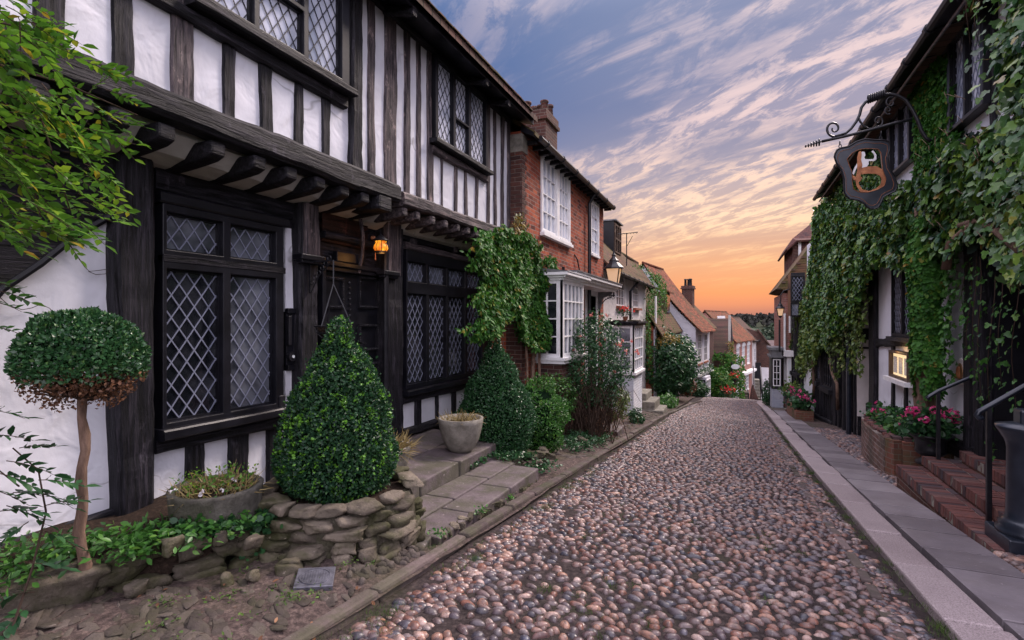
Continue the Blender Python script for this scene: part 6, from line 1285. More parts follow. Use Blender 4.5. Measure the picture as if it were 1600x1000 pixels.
# ---- wooded hill beyond the town
nt=170;P=[];N=[]
for i in range(nt):
    px=random.uniform(1105,1265);Y=random.choice([random.uniform(150,230),random.uniform(260,360),random.uniform(400,620)]);x=ray(px)[0]/ray(px)[1]*Y;r=random.uniform(3.2,7.5)*(1.0 if Y<400 else .62);z=zterr(x,Y)+r*.35
    m=130;d=RS.normal(0,1,(m,3));d/=np.linalg.norm(d,axis=1)[:,None];d[:,2]=np.abs(d[:,2]);P.append(np.array([x,Y,z])+d*np.array([r*1.1,r*1.1,r*.8])*RS.uniform(.75,1.08,(m,1)));N.append(d)
P=np.concatenate(P);N=np.concatenate(N)
for kk,mt,lb in((P[:,1]<390,'wood_far','green wooded slope beyond the town at the end of the street'),(P[:,1]>=390,'wood_dusk','dusky wooded ridge on the horizon at the end of the street')):
    o=leaves('woodland',P[kk],N[kk],2.1,mt,None,'round',.5);o['kind']='stuff';o['label']=lb
for i,(px,Y,lab) in enumerate([(1163,520,'pale far house among the trees on the left of the hill'),(1177,500,'small pale far house in the middle of the hillside'),(1190,540,'light walled far house half hidden in the wood')]):
    x=ray(px)[0]/ray(px)[1]*Y;z=zterr(x,Y)+1;t=loc_house('far_house',lab,(x,Y,z),0);MB().box(-4,4,0,6,-6,-1).build('wall','plaster_shade',t);MB().prism([(-.5,-1.1),(3,1.0),(6.5,-1.1)],'x',-4.5,4.5).build('roof','roof_dark',t)
# ================================================================ RIGHT SIDE : the inn
XI=2.6;ze=3.45
inn=thing('inn','timber framed inn on the right, its upper wall buried under ivy','inn',(XI,9,-1.5))
y_a=3.0;y_b=16.6
mb=MB();panel(mb,'x',XI+.2,XI+.03,y_a,y_b,1.15,3.75);mb.build('upper_wall','plaster',inn);MB().box(XI+.21,7,y_a,y_b,1.1,3.75).build('inn_core','plaster_shade',inn)
# lower walls
dy0,dy1=5.2,7.15
mb=MB();panel(mb,'x',XI+.2,XI+.02,7.55,12.55,-2.9,1.15);mb.build('lower_wall','plaster',inn);MB().box(XI+.21,4.6,7.6,12.5,-2.9,1.1).build('wall','plaster_shade',inn)
MB().box(XI+.9,XI+1.0,4.0,7.6,-1.4,1.1).box(XI+.02,XI+1.0,7.2,7.54,-1.6,1.1).box(XI,XI+1,3.0,4.6,-2,1.1).box(XI,XI+1,4.6,7.54,1.0,1.15).build('doorway','black_paint',inn)
c=onx(1568,560,XI+.9);MB().box(XI+.84,XI+.9,5.3,6.9,-1.3,.75).build('door','timber_v',inn)
# passage beyond
MB().box(XI-.0,XI+2.2,13.82,14.0,-3.2,1.1).build('passage_wall','plaster_warm',inn)
c0=ony(1350,515,13.8);MB().box(XI,XI+2.2,13.78,13.82,ony(1350,531,13.8).z,ony(1350,513,13.8).z).build('rail','timber_h',inn);MB().box(XI,XI+2.2,13.78,13.82,ony(1350,545,13.8).z,ony(1350,542,13.8).z).build('rail','timber_h',inn);MB().box(XI,XI+2.2,13.74,13.82,-3.2,ony(1350,651,13.8).z).build('plinth','timber_h',inn)
MB().box(XI+2.0,XI+2.2,12.5,13.8,-3,1.1).build('wall','black_paint',inn)
MB().box(XI+.04,XI+.5,14.0,16.6,-3.6,1.15).build('lower_wall','timber_v',inn)
for yy,w in((13.92,.16),(14.5,.2),(15.2,.22),(15.9,.2),(16.45,.2)): MB().timber((XI+.02,yy,-3.4),(XI+.02,yy,1.1),w,.14,(-1,0,0),.02).build('post','timber_v',inn)
# timbers of the near lower wall
def ip(px,X=XI): return ray(px)[0] and X/ray(px)[0]*ray(px)[1]
def ivp(a,b,z0,z1,t=.14,X=XI,mat='timber_v',name='post'):
    ya,yb=ip(a,X),ip(b,X);return MB().timber((X+.04,(ya+yb)/2,z0),(X+.04,(ya+yb)/2,z1),abs(yb-ya),t,(-1,0,0),.012,.09).build(name,mat,inn)
ivp(1362,1371,-2.6,1.2,.2);ivp(1393,1397,-2.3,onx(1395,540,XI).z,.1);ivp(1413,1417,-2.2,onx(1415,596,XI).z,.1)
ivp(1515,1528,-1.8,1.2,.22);ivp(1534,1546,-1.7,1.2,.26)
for p,q in(((1371,536),(1440,531)),):
    A=onx(*p,XI);B_=onx(*q,XI);MB().timber((XI+.02,A.y,A.z),(XI+.02,B_.y,B_.z),.17,.12,(-1,0,0),.018).build('rail','timber_h',inn)
MB().timber((XI+.0,12.6,onx(1366,640,XI).z),(XI+.0,7.5,onx(1515,712,XI).z+.05),.20,.16,(-1,0,0),.012).build('sole_plate','timber_h',inn)
MB().timber((XI,16.6,1.12),(XI,3.0,1.12),.2,.2,(-1,0,0),.01).build('bressummer','timber_h',inn)
# lattice window right of the white strip
y1,y0=ip(1398),ip(1433);z0,z1=onx(1415,527,XI).z,onx(1415,412,XI).z
w_=lwin(inn,'x',XI-.02,-1,y0,y1,z0,z1,[(y0+.05,(y0+y1)/2-.03,z0+.05,z1-.05),((y0+y1)/2+.03,y1-.05,z0+.05,z1-.05)],'timber_v','glass_dark',lm='lead_sheen',du=.12,dv=.19);MB().box(XI-.12,XI,y0-.05,y1+.05,z0-.07,z0-.001).build('sill','timber_h',inn)
# menu case
y1,y0=ip(1399),ip(1430);z0,z1=onx(1412,592,XI).z,onx(1412,549,XI).z
mn=thing('menu_case','lit glass menu case with brown frame on the inn wall beside the ivy trunk','menu case',(XI-.1,(y0+y1)/2,z0));mb=MB();panel(mb,'x',XI+.02,XI-.10,y0,y1,z0,z1,[(y0+.05,y1-.05,z0+.04,z1-.04)]);mb.build('frame','oak',mn)
MB().box(XI-.04,XI-.03,y0+.05,y1-.05,z0+.04,z1-.04).build('backlit_panel','menu_glow',mn)
for a in(.10,.42,.72): MB().box(XI-.052,XI-.045,y0+.05+(y1-y0-.1)*a,y0+.05+(y1-y0-.1)*(a+.22),z0+.08,z1-.10).build('menu_sheet','paper',mn)
MB().box(XI-.16,XI+.02,y0-.08,y1+.10,z0-.07,z0-.001).build('shelf','white_paint',mn)
pd=bpy.data.lights.new('menu_light','POINT');po=bpy.data.objects.new('menu_light',pd);COL.objects.link(po);po.location=(XI-.16,(y0+y1)/2,z1+.02);pd.energy=1.2;pd.color=(1,.6,.25);pd.shadow_soft_size=.03;po.parent=mn;po.matrix_parent_inverse=Matrix.Translation(-mn.location)
# round plaque
c=onx(1504,581,XI);pq=thing('wall_plaque','round pale plaque with small bronze figure on the inn wall by the door','plaque',tuple(c))
def disk(x0,x1,c,r,mat,par_,sy=1): 
    k=24;mb=MB();mb.prism([(c.y+r*math.cos(i*6.2832/k),c.z+sy*r*math.sin(i*6.2832/k)) for i in range(k)],'x',x0,x1);return mb.build('plate',mat,par_,bevel=.004)
disk(XI-.02,XI+.02,c,.145,'plaster_warm',pq,1.15);disk(XI-.03,XI-.021,c,.085,'brass',pq,1.25);mb=MB();mb.rock((XI-.035,c.y,c.z+.02),(.012,.035,.05),8,6,.2);mb.rock((XI-.035,c.y,c.z-.05),(.012,.05,.035),8,6,.2);mb.build('figure','copper',pq)
# upper windows
def iwin(a,b,qa,qb,label,n=2,gm='glass_painted_sky'):
    y1,y0=ip(a,XI-.02),ip(b,XI-.02);z0,z1=onx((a+b)/2,qb,XI-.02).z,onx((a+b)/2,qa,XI-.02).z;w=(y1-y0-.1)/n
    o=lwin(inn,'x',XI-.03,-1,y0,y1,z0,z1,[(y0+.05+i*w+.02,y0+.05+(i+1)*w-.02,z0+.05,z1-.05) for i in range(n)],'black_paint',gm,lm='lead_sheen',du=.12,dv=.20,t=.12);o['label']=label
iwin(1383,1428,168,268,'upper inn window with bright panes behind the hanging sign',3)
iwin(1490,1548,15,185,'upper inn window near the top right edge',2)
iwin(1299,1312,372,415,'small far upper inn window peeping out of the ivy',1)
MB().timber((XI-.02,y_a,3.55),(XI-.02,y_b,3.55),.16,.12,(-1,0,0),.01).build('wall_plate','timber_h',inn)
for px in(1380,1432,1484,1550): ivp(px-3,px+4,1.2,3.5,.12)
# eaves, gutter, roof
mb=MB();mb.prism([(XI+.05,3.62),(2.18,ze),(2.18,ze+.07),(XI+.05,3.95)][::-1],'y',y_a,16.9);mb.build('eaves','black_paint',inn)
mb=MB();mb.tube([(2.15,y_a,ze+.02),(2.15,16.95,ze+.02)],.05,8)
y=3.3
while y<16.9: mb.tube([(2.15,y,ze+.02),(2.15,y+.06,ze+.02)],.065,8);mb.bar((2.15,y+.03,ze),(2.5,y+.03,ze+.06),.02);y+=.85
mb.build('gutter','iron',inn);MB().tube([(2.27,y_a,ze-.06),(2.27,16.9,ze-.06)],.02,6).build('cable_pipe','steel',inn)
mb=MB();mb.prism([(2.15,ze+.05),(2.15,ze+.10),(5.6,ze+3.9),(7.5,ze+1),(7.5,ze)],'y',y_a,16.92);mb.build('roof','roof_dark',inn)
MB().tube([(2.45,13.9,-2.9),(2.45,13.9,-.3),(2.5,14.2,.6)],.055,8).build('downpipe','blue_iron',inn);MB().box(2.3,2.5,13.6,14.2,-.02,.02).build('pipe_bracket','iron',inn)
# ---- second, angled section of the inn
i2=loc_house('inn_wing','white and black timber wing of the inn with tall dark windows above brick planters',(2.15,24.0,0),math.pi+math.atan2(.45,7.4))
L2=7.45
mb=MB();panel(mb,'x',-.2,0,0,L2,-4.4,.9);mb.build('wall','plaster',i2);MB().box(-3,-.201,0,L2,-4.4,1.0).build('wall','plaster_shade',i2);MB().box(-.19,-.0,3.6,L2,.9,2.6).build('upper_wall','plaster',i2)
def i2t(ya,yb,z0,z1,mat='timber_v',t=.10,name='post'): MB().timber((.02,(ya+yb)/2,z0),(.02,(ya+yb)/2,z1),yb-ya,t,(1,0,0),.012,.15).build(name,mat,i2)
# local y runs back toward the camera: 0 at y=24, 7.45 at y=16.6
def ly(px): 
    r=ray(px);k=r[0]/r[1];Y=(2.15+.45*24/7.4)/(k+.45/7.4);return (24-Y)*1.002
for a,b,z0,z1 in((1305.5,1309,-4,.9),(1284.5,1286.5,-3.4,.9),(1276,1277,-3.6,.9),(1239,1240.5,-4,.9),(1243,1244.5,-3.2,.9),(1248,1249,-3.2,.9),(1254,1256,-4,.9)):
    i2t(min(ly(a),ly(b)),max(ly(a),ly(b)),z0,z1)
yA,yB=ly(1275),ly(1305);yC,yD=ly(1241),ly(1254);zsl=-1.9
for (a,b,z0,z1,n) in((ly(1289),ly(1304),-1.95,.2,4),(ly(1277.5),ly(1284),-1.9,.2,1),(ly(1241),ly(1243),-2.0,.1,1),(ly(1245),ly(1253),-2.0,.1,2)):
    a,b=min(a,b),max(a,b);w=(b-a-.06)/n;lwin(i2,'x',.02,1,a,b,z0,z1,[(a+.03+k*w+.02,a+.03+(k+1)*w-.02,z0+.05,z1-.05) for k in range(n)],'black_paint','glass_dark',du=.16,dv=.25,th=.01);MB().box(.0,.16,a-.04,b+.04,z0-.14,z0-.002).build('sill','timber_h',i2)
for i in range(9):
    y=yB*.0+min(yA,yB)+abs(yB-yA)*(i+.5)/9;i2t(y-.05,y+.04,-3.1,-2.1,'timber_v',.05,'stud')
for i in range(6):
    y=min(yC,yD)+abs(yD-yC)*(i+.5)/6;i2t(y-.05,y+.05,-3.3,-2.15,'timber_v',.05,'stud')
MB().timber((.04,0,-3.35),(.04,L2,-2.95),.22,.14,(1,0,0),.01).build('sole_plate','timber_h',i2);MB().box(.0,.12,0,L2,-4.5,-3.45).build('plinth','brick_dark',i2)
MB().timber((.02,0,.95),(.02,L2,.95),.2,.2,(1,0,0),.01).build('bressummer','timber_h',i2)
# oriel with diamond lattice over the far end
o1=thing('oriel_window','','',(0,0,0));bpy.data.objects.remove(o1)
X_=1.98;ya_=21.0;xa,xb=ony(1235,460,ya_).x,ony(1258,460,ya_).x;z0,z1=ony(1245,472,ya_).z,ony(1245,430,ya_).z
orl=thing('oriel','projecting dark lattice window high on the far end of the inn wing','oriel window',(xa,ya_,z0));MB().box(xa+.02,xb,ya_+.05,ya_+1.2,z0-.5,z1+.1).build('oriel_body','black_paint',orl)
lwin(orl,'y',ya_+.0,-1,xa,xb,z0,z1,[(xa+.05,xb-.05,z0+.05,z1-.05)],'black_paint','glass',du=.11,dv=.18,th=.012)
lwin(orl,'y',ya_+.0,-1,xa,xa+.3,z0-.52,z0-.02,[(xa+.03,xa+.26,z0-.48,z0-.06)],'black_paint','glass_curtain',du=.11,dv=.18,th=.012)
# ---- far right brick houses
hb=loc_house('corner_brick_house','red brick house end with low tiled eaves beyond the inn wing',(0,0,0),0)
yb=23.3;xa,xb=ony(1224,520,yb).x,ony(1238,520,yb).x
MB().box(xa,4.5,yb,yb+5,-4.5,ony(1224,458,yb).z).build('wall','brick_pale',hb)
e0=ony(1213,451,yb);e1=ony(1247,408,yb);e2=ony(1282,362,yb)
mb=MB();mb.prism([(e0.x,e0.z),(e1.x,e1.z),(e2.x,e2.z),(e2.x+3,e0.z),(e0.x+.35,e0.z-.08)][::-1],'y',yb-.25,yb+5);mb.build('roof','roof_moss',hb)
for i in range(9):
    t_=i/9.;p=e0.lerp(e2,t_);MB().box(p.x,p.x+.14,yb-.30,yb-.22,p.z-.05,p.z+.02).build('verge_tile','roof_dark',hb)
for px,qa,qb in((1226,490,600),(1234,455,520)): x_=ony(px,500,yb).x;MB().tube([(x_,yb-.06,ony(px,qa,yb).z),(x_,yb-.06,ony(px,qb,yb).z)],.045,6).build('downpipe','white_paint',hb)
xd0,xd1=ony(1229,600,yb-.3).x,ony(1236.5,600,yb-.3).x
ds=MB();ds.box(xd0,xd1,yb-.35,yb,-4.3,ony(1232,556,yb).z);o=ds.build('door_surround','white_paint',hb);MB().box(xd0-.12,xd1+.1,yb-.5,yb,ony(1232,556,yb).z,ony(1232,547,yb).z).build('door_hood','white_paint',hb);MB().box(xd0+.05,xd1-.02,yb-.36,yb-.351,-3.3,ony(1232,562,yb).z).build('door_panel','pale_sign',hb)
MB().box(xd0-.25,xd1+.1,yb-1.1,yb,-4,ony(1230,640,yb-.8).z).build('door_step','concrete',hb)
# white / black bay
yq=22.85;x0,x1=ony(1205.5,560,yq).x,ony(1222,560,yq).x;zs_=[ony(1212,q,yq).z for q in(634,609,604,560,556,546,543)]
bw=thing('bay_window','black framed bay window with white sash on grey brick base, far right','bay window',(x1,yq,zs_[0]))
MB().box(x0+.02,x1+.05,yq+.02,yq+1.4,zs_[0]-.3,zs_[1]+.02).build('base','brick_grey',bw)
mb=MB();panel(mb,'y',yq+.05,yq,x0,x1,zs_[2]-.1,zs_[3]+.03,[(x0+.05,x1-.05,zs_[2]+.02,zs_[3]-.03)]);mb.build('frame','black_paint',bw);MB().box(x0,x1,yq+.06,yq+1.4,zs_[2]-.1,zs_[3]+.03).build('frame','black_paint',bw)
sash(bw,'y',yq+.03,-1,x0+.05,x1-.05,zs_[2]+.02,zs_[3]-.03,2,4,'glass',fw=.035,bw=.02,sill=False)
mb=MB();mb.box(x0-.08,x1+.05,yq-.06,yq+1.45,zs_[3]+.032,zs_[4]);mb.box(x0-.02,x1,yq,yq+1.4,zs_[4],zs_[5]-.03);mb.box(x0-.10,x1+.05,yq-.08,yq+1.5,zs_[5]-.028,zs_[6]);mb.build('cornice','lead_sheet',bw)
MB().box(x0+.1,x1+.1,yq+.1,yq+1.2,zs_[6],zs_[6]+.25).build('cat_flap_roof','white_paint',bw) if False else None
bushy('shrub','dark green clipped shrub in front of the far bay window',(ony(1201,620,24.3).x-.03,24.3,-3.15),(.20,.35,.62),1100,.07,'leaf_dark',stems=5,gap=.4)
# tall brick gable above
yg=28.5;g=loc_house('gabled_brick_house','tall brick house with tile hung side rising above the far roofs',(0,0,0),0)
xa,xc,xd=ony(1237,400,yg).x,ony(1245,400,yg).x,ony(1290,400,yg).x;zt=ony(1237,378,yg).z
MB().box(xa+.08,xd,yg,yg+5,-3,zt+.15).build('wall','tile_hung',g);MB().box(xa+.04,xa+.30,yg-.05,yg+.3,-2,zt+.1).build('wall','brick_dark',g);MB().box(xa+.28,xa+.40,yg-.09,yg-.05,-2,zt+.0).build('corner_board','white_paint',g)
a=ony(1227,391,yg);b=ony(1238,373,yg);c=ony(1275,348,yg);mb=MB();mb.add([(a.x,yg-.4,a.z),(b.x,yg-.1,b.z),(c.x,yg+.8,c.z+.2),(c.x+3,yg+.8,c.z+.2),(c.x+3,yg-.45,b.z-.15),(b.x+.15,yg-.45,b.z-.15),(a.x,yg+5,a.z),(b.x,yg+5,b.z),(c.x,yg+5,c.z+.2)],[(0,5,1),(5,4,3,2,1),(0,1,7,6),(1,2,8,7)]);o=mb.build('roof','tile_hung',g);s_=o.modifiers.new('s','SOLIDIFY');s_.thickness=.1
# lamp on pole at px 1217
q=ony(1219,487,21.6);lp=thing('street_lantern','black pole lantern with glowing panes before the corner brick house','street lamp',(q.x,q.y,zr(21.6)));lanternhead(lp,(q.x,q.y,q.z-.02),.85)
MB().tube([(q.x-.02,q.y,zs_[6]-.1),(q.x-.02,q.y,q.z-.30)],.035,6).build('pole','iron',lp)
mb=MB();mb.tube([(q.x+.02,q.y,q.z+.38),(q.x+.02,q.y,q.z+.62),(q.x+.12,q.y,q.z+.78),(q.x+.28,q.y,q.z+.83),(q.x+.75,q.y,q.z+.83)],.022,6);mb.tube([(q.x+.45,q.y,q.z+.83),(q.x+.6,q.y,q.z+.68),(q.x+.72,q.y,q.z+.62)],.015,5);mb.build('bracket','iron',lp)
# ================================================================ IVY
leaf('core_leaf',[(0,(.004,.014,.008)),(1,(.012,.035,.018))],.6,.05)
ivy=thing('ivy','thick glossy ivy and virginia creeper covering the upper inn wall','climbing plant',(2.4,9,-1.5))
IP=[(1258,520),(1262,470),(1268,420),(1280,370),(1280,325),(1300,318),(1318,330),(1335,335),(1380,345),(1420,300),(1440,280),(1480,262),(1500,225),(1545,205),(1585,170),(1592,120),(1600,70),(1590,-80),(1760,-120),(1760,470),(1650,440),(1600,430),(1560,385),(1530,372),(1500,392),(1470,400),(1455,412),(1430,420),(1400,412),(1372,410),(1362,440),(1345,470),(1340,500),(1310,520),(1290,545),(1270,560),(1255,550)]
t,_=onwall('ivy','',2.36,IP,19000,.095,'leaf_ivy','ivy',.17,down=.75,parent=ivy,nsc=1.5,out=-1,spread=.45)
# darker inner layer close to the wall
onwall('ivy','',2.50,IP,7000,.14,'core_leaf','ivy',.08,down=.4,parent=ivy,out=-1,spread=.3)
onwall('ivy','',2.53,[(1266,400),(1278,330),(1300,295),(1330,262),(1352,240),(1380,235),(1384,280),(1425,285),(1450,290),(1400,350),(1330,350)],7000,.075,'leaf_ivy','ivy',.10,down=.6,parent=ivy,out=-1)
# ivy in the strip between the windows below the eaves (smaller leaves)
onwall('ivy','',2.55,[(1418,150),(1445,105),(1485,82),(1490,190),(1500,230),(1480,280),(1430,300),(1432,170)],5000,.062,'leaf_climb','ivy',.05,down=.6,parent=ivy,out=-1)
# far part of the ivy: denser
onwall('ivy','',2.40,[(1262,480),(1268,420),(1278,370),(1281,325),(1300,315),(1340,340),(1350,440),(1345,480),(1300,530),(1258,545)],6500,.10,'leaf_ivy','ivy',.22,down=.7,parent=ivy,out=-1)
onwall('ivy','',2.35,[(1238,560),(1246,500),(1252,470),(1262,470),(1275,500),(1300,520),(1290,545),(1262,570),(1258,590),(1250,560)],3200,.10,'leaf_hang','ivy',.22,down=.7,parent=ivy,out=-1)
# woody branches
mb=MB()
for pts,r in(([(1600,395),(1580,378),(1560,362),(1545,352),(1528,345),(1500,352)],.045),([(1700,440),(1650,420),(1600,395)],.06),([(1600,290),(1590,320),(1560,345)],.02),([(1478,420),(1485,380),(1520,350)],.05)):
    mb.tube([onx(*p,2.30) for p in pts],r,8,r*.7)
for i in range(60):
    px,py=random.uniform(1440,1640),random.uniform(150,380);p=onx(px,py,2.2);mb.tube([p,p+Vector((random.uniform(-.05,.05),random.uniform(.05,.2),random.uniform(.05,.15)))],.0035,4)
mb.build('branch','bark',ivy,smooth=True)
# hanging strands
def strands(specs,mat='leaf_hang',size=.055,per=34):
    P=[];N=[];mb=MB()
    for px,py,X,L in specs:
        p=onx(px,py,X);q=p.copy();pts=[]
        ph=random.uniform(0,6)
        for j in range(9): pts.append((p.x+.03*math.sin(j*.8+ph),p.y+.05*math.sin(j*.6+ph*2),p.z-L*j/8.))
        mb.tube(pts,.005,4,.002)
        m=int(per*L)
        for j in range(m):
            t_=random.random();k=t_*8;i_=min(int(k),7);a=Vector(pts[i_]).lerp(Vector(pts[i_+1]),k-i_);w=.055*(1.1-t_*.8);P.append((a.x+random.gauss(0,w),a.y+random.gauss(0,w),a.z));N.append((-1,random.gauss(0,.4),.4))
    leaves('hanging_foliage',np.array(P),np.array(N),size,mat,ivy,'ivy',.4,1.0);mb.build('tendrils','twig',ivy)
S_=[]
for i in range(18): S_.append((random.uniform(1285,1347),random.uniform(455,500),2.38,random.uniform(.5,1.35)))
for px,py,L in((1333,480,1.2),(1345,470,1.5),(1318,500,1.2),(1310,510,1.3),(1300,520,1.0),(1350,440,.9),(1339,500,1.1)):S_.append((px,py,2.36,L))
for i in range(12): S_.append((random.uniform(1246,1275),random.uniform(520,560),2.3,random.uniform(.4,1.0)))
strands(S_,'leaf_hang',.07,60)
S_=[(1548,430,2.45,1.9),(1562,420,2.42,1.2),(1585,430,2.4,1.3),(1522,400,2.45,1.4),(1530,400,2.4,1.6),(1515,410,2.5,1.2),(1506,400,2.5,.9),(1525,-10,2.15,.5),(1512,-60,2.1,.8)]
strands(S_,'leaf_mid',.05,26)
# foreground sprays at the right edge
P=[];N=[]
for cx,cy,X,r,n in((1600,40,2.05,.22,60),(1560,80,2.1,.16,26),(1545,60,2.12,.10,14),(1590,160,2.05,.25,80),(1610,240,2.0,.25,80),(1580,300,2.1,.25,70),(1600,370,2.0,.17,40),(1590,400,2.0,.12,24),(1532,10,2.1,.08,12)):
    c=onx(cx,cy,X)
    for i in range(n): P.append((c.x+random.gauss(0,.06),c.y+random.gauss(0,r),c.z+random.gauss(0,r*.8)));N.append((-1,-.4,.5))
leaves('near_foliage',np.array(P),np.array(N),.075,'leaf_ivy',ivy,'ivy',.5,.8)
# ivy trunk column by the menu case
c0=onx(1455,655,2.35);tz=c0.z;ty=8.36
it=thing('climbing_ivy','thick twisted ivy trunk wrapped in leaves beside the menu case','climbing plant',(2.36,ty,-1.8))
tp=[(2.36+.02*math.sin(i*1.3),ty+.05*math.sin(i*.7)-.06*(i<3)*(3-i)*.3,-1.85+.28*i) for i in range(13)]
MB().tube(tp,[.115-.003*i+.012*math.sin(i*2.1) for i in range(13)],12).tube([(p[0]-.06,p[1]+.08,p[2]) for p in tp],.06,8).build('trunk','bark',it,smooth=True)
P=[];N=[]
for i in range(5200):
    z=-1.0+2.35*random.random();f=(z+1.0)/2.35;w=.13+.07*math.sin(f*3)+.03*math.sin(f*11);a=random.uniform(0,6.283)
    k=MN.noise(Vector((math.cos(a)*1.5,math.sin(a)*1.5,z*3)))
    if f<.18 and k<.0: continue
    rr=w*(1+.35*k);P.append((2.36-.06*f+rr*.8*math.cos(a),ty-.05+rr*1.25*math.sin(a),z));N.append((math.cos(a),math.sin(a),.4))
leaves('foliage',np.array(P),np.array(N),.062,'leaf_climb',it,'ivy',.4,.8)
P=[];N=[]
for i in range(420):
    a=random.uniform(0,6.283);P.append((2.36+.18*math.cos(a),ty+.18*math.sin(a),-1.35+random.gauss(0,.10)));N.append((math.cos(a),math.sin(a),.4))
leaves('foliage',np.array(P),np.array(N),.07,'leaf_dark',it,'ivy',.4,.5)
P=[];N=[]
for i in range(380):
    z=-.75+1.9*random.random();y=7.95+random.gauss(0,.11)+(z<-.2)*.05;P.append((2.5-random.random()*.12,y,z));N.append((-1,-.2,.4))
leaves('foliage',np.array(P),np.array(N),.055,'leaf_mid',it,'ivy',.4,.8)
# bare climber stem on the passage corner
o=MB().tube([onx(1297,560,2.40),onx(1301,585,2.42),onx(1308,600,2.45),onx(1309,640,2.5)],.04,7).tube([onx(1271,520,2.3),onx(1270,570,2.32),onx(1272,600,2.34),onx(1270,625,2.36)],.04,7).build('stem','bark',ivy,smooth=True)
# ================================================================ STEPS, RAILS, BOLLARD
sp=thing('brick_steps','flight of worn red brick steps rising to the inn door on the right','steps',(2.1,6.3,-1.9))
def bstep(x0,x1,y0,y1,zt,k):
    mb=MB();zf=lambda y:zt-.055*(y-y0)*0
    # soldier course of bricks along the nosing, individually shaped, in one mesh
    y=y0
    while y<y1-.03:
        w=.068;mb2=random.uniform(-.003,.003);slab(mb,x0+random.uniform(-.006,.006),x0+.212,y+.005,y+w-.005,zt-.105,zt+mb2,None,.003);y+=w
    y=y0;x=x0+.222
    while x<x1-.02:
        y=y0+random.uniform(-.1,0)
        while y<y1:
            a=max(y,y0);b=min(y+.21,y1)
            if b-a>.03: slab(mb,x,min(x+.10,x1),a+.006,b-.006,zt-.1,zt+random.uniform(-.002,.002),None,.002)
            y+=.215
        x+=.107
    o=mb.build('tread',None or 'brick_piece',sp)
    m2=MB();m2.box(x0+.012,x1,y0+.005,y1-.005,-2.4,zt-.108);m2.build('riser','brick_dark',sp);m3=MB();m3.box(x0+.006,x1,y0+.002,y1-.002,zt-.106,zt-.006);m3.build('mortar','concrete',sp)
t=NT('brick_piece',.85,.2);k=t.ramp(t.isl(),[(0,(.04,.026,.030)),(.2,(.12,.048,.043)),(.45,(.17,.064,.052)),(.65,(.14,.068,.064)),(.82,(.050,.046,.056)),(1,(.21,.10,.08))]);k=t.mix(t.ramp(t.noise(30,5,.7),[(.35,.55),(.65,0)]),k,(.07,.045,.045));t.col(k);t.bump(t.noise(45,5,.7),.6,.006)
bstep(1.862,2.16,5.15,7.75,-1.79,0);bstep(2.12,2.46,5.35,7.70,-1.655,1);bstep(2.42,2.76,4.0,7.50,-1.515,2);bstep(2.72,3.5,4.0,7.45,-1.38,3)
def rail(name,label,pts,foot,r=.022):
    t=thing(name,label,'handrail',tuple(foot[0]),'black handrails of the inn steps');MB().tube(pts,r,8).build('rail','blue_iron',t,smooth=True)
    a,b=foot;MB().bar(a,b,.035,.035).build('post','iron',t)
yy=7.58;P=[ony(1452,624,yy),ony(1449,621,yy),ony(1453,619,yy),ony(1466,611,yy),ony(1520,588,yy),ony(1566,570,yy),ony(1576,563,yy)]
rail('handrail','black iron handrail at the far side of the inn steps by the urn',P,(Vector((ony(1466,700,yy).x,yy,-1.80)),ony(1466,612,yy)))
yy=5.85;P=[ony(1536,652,yy),ony(1530,654,yy),ony(1526,649,yy),ony(1530,643,yy),ony(1545,635,yy),ony(1600,604,yy),ony(1660,570,yy)]
rail('handrail','black iron handrail at the near side of the inn steps behind the bollard',P,(Vector((ony(1545,700,yy).x,yy,-1.80)),ony(1545,637,yy)),.024)
bc=(2.10,5.30,-1.79);q=ony(1612,700,5.3);bc=(q.x,5.30,-1.80)
bl_=thing('bollard','thick dark blue cast iron bollard column with flared top at the right edge','bollard',bc)
MB().box(bc[0]-.235,bc[0]+.235,bc[1]-.235,bc[1]+.235,-2.0,bc[2]+.0).build('brick_base','brick_dark',bl_)
MB().box(bc[0]-.215,bc[0]+.215,bc[1]-.215,bc[1]+.215,bc[2]+.001,bc[2]+.12).build('plinth','blue_iron',bl_,bevel=.01)
MB().lathe([(.215,.12),(.215,.15),(.19,.17),(.20,.19),(.17,.22),(.155,.24),(.15,.30),(.145,.78),(.15,.82),(.165,.86),(.205,.93),(.215,.95),(.215,.965),(.10,.99),(.06,1.0)],bc,32).build('column','blue_iron',bl_,smooth=True)
MB().box(bc[0]-.09,bc[0]+.06,bc[1]-.07,bc[1]+.07,bc[2]+.97,bc[2]+1.10).build('knob','blue_iron',bl_,bevel=.02)
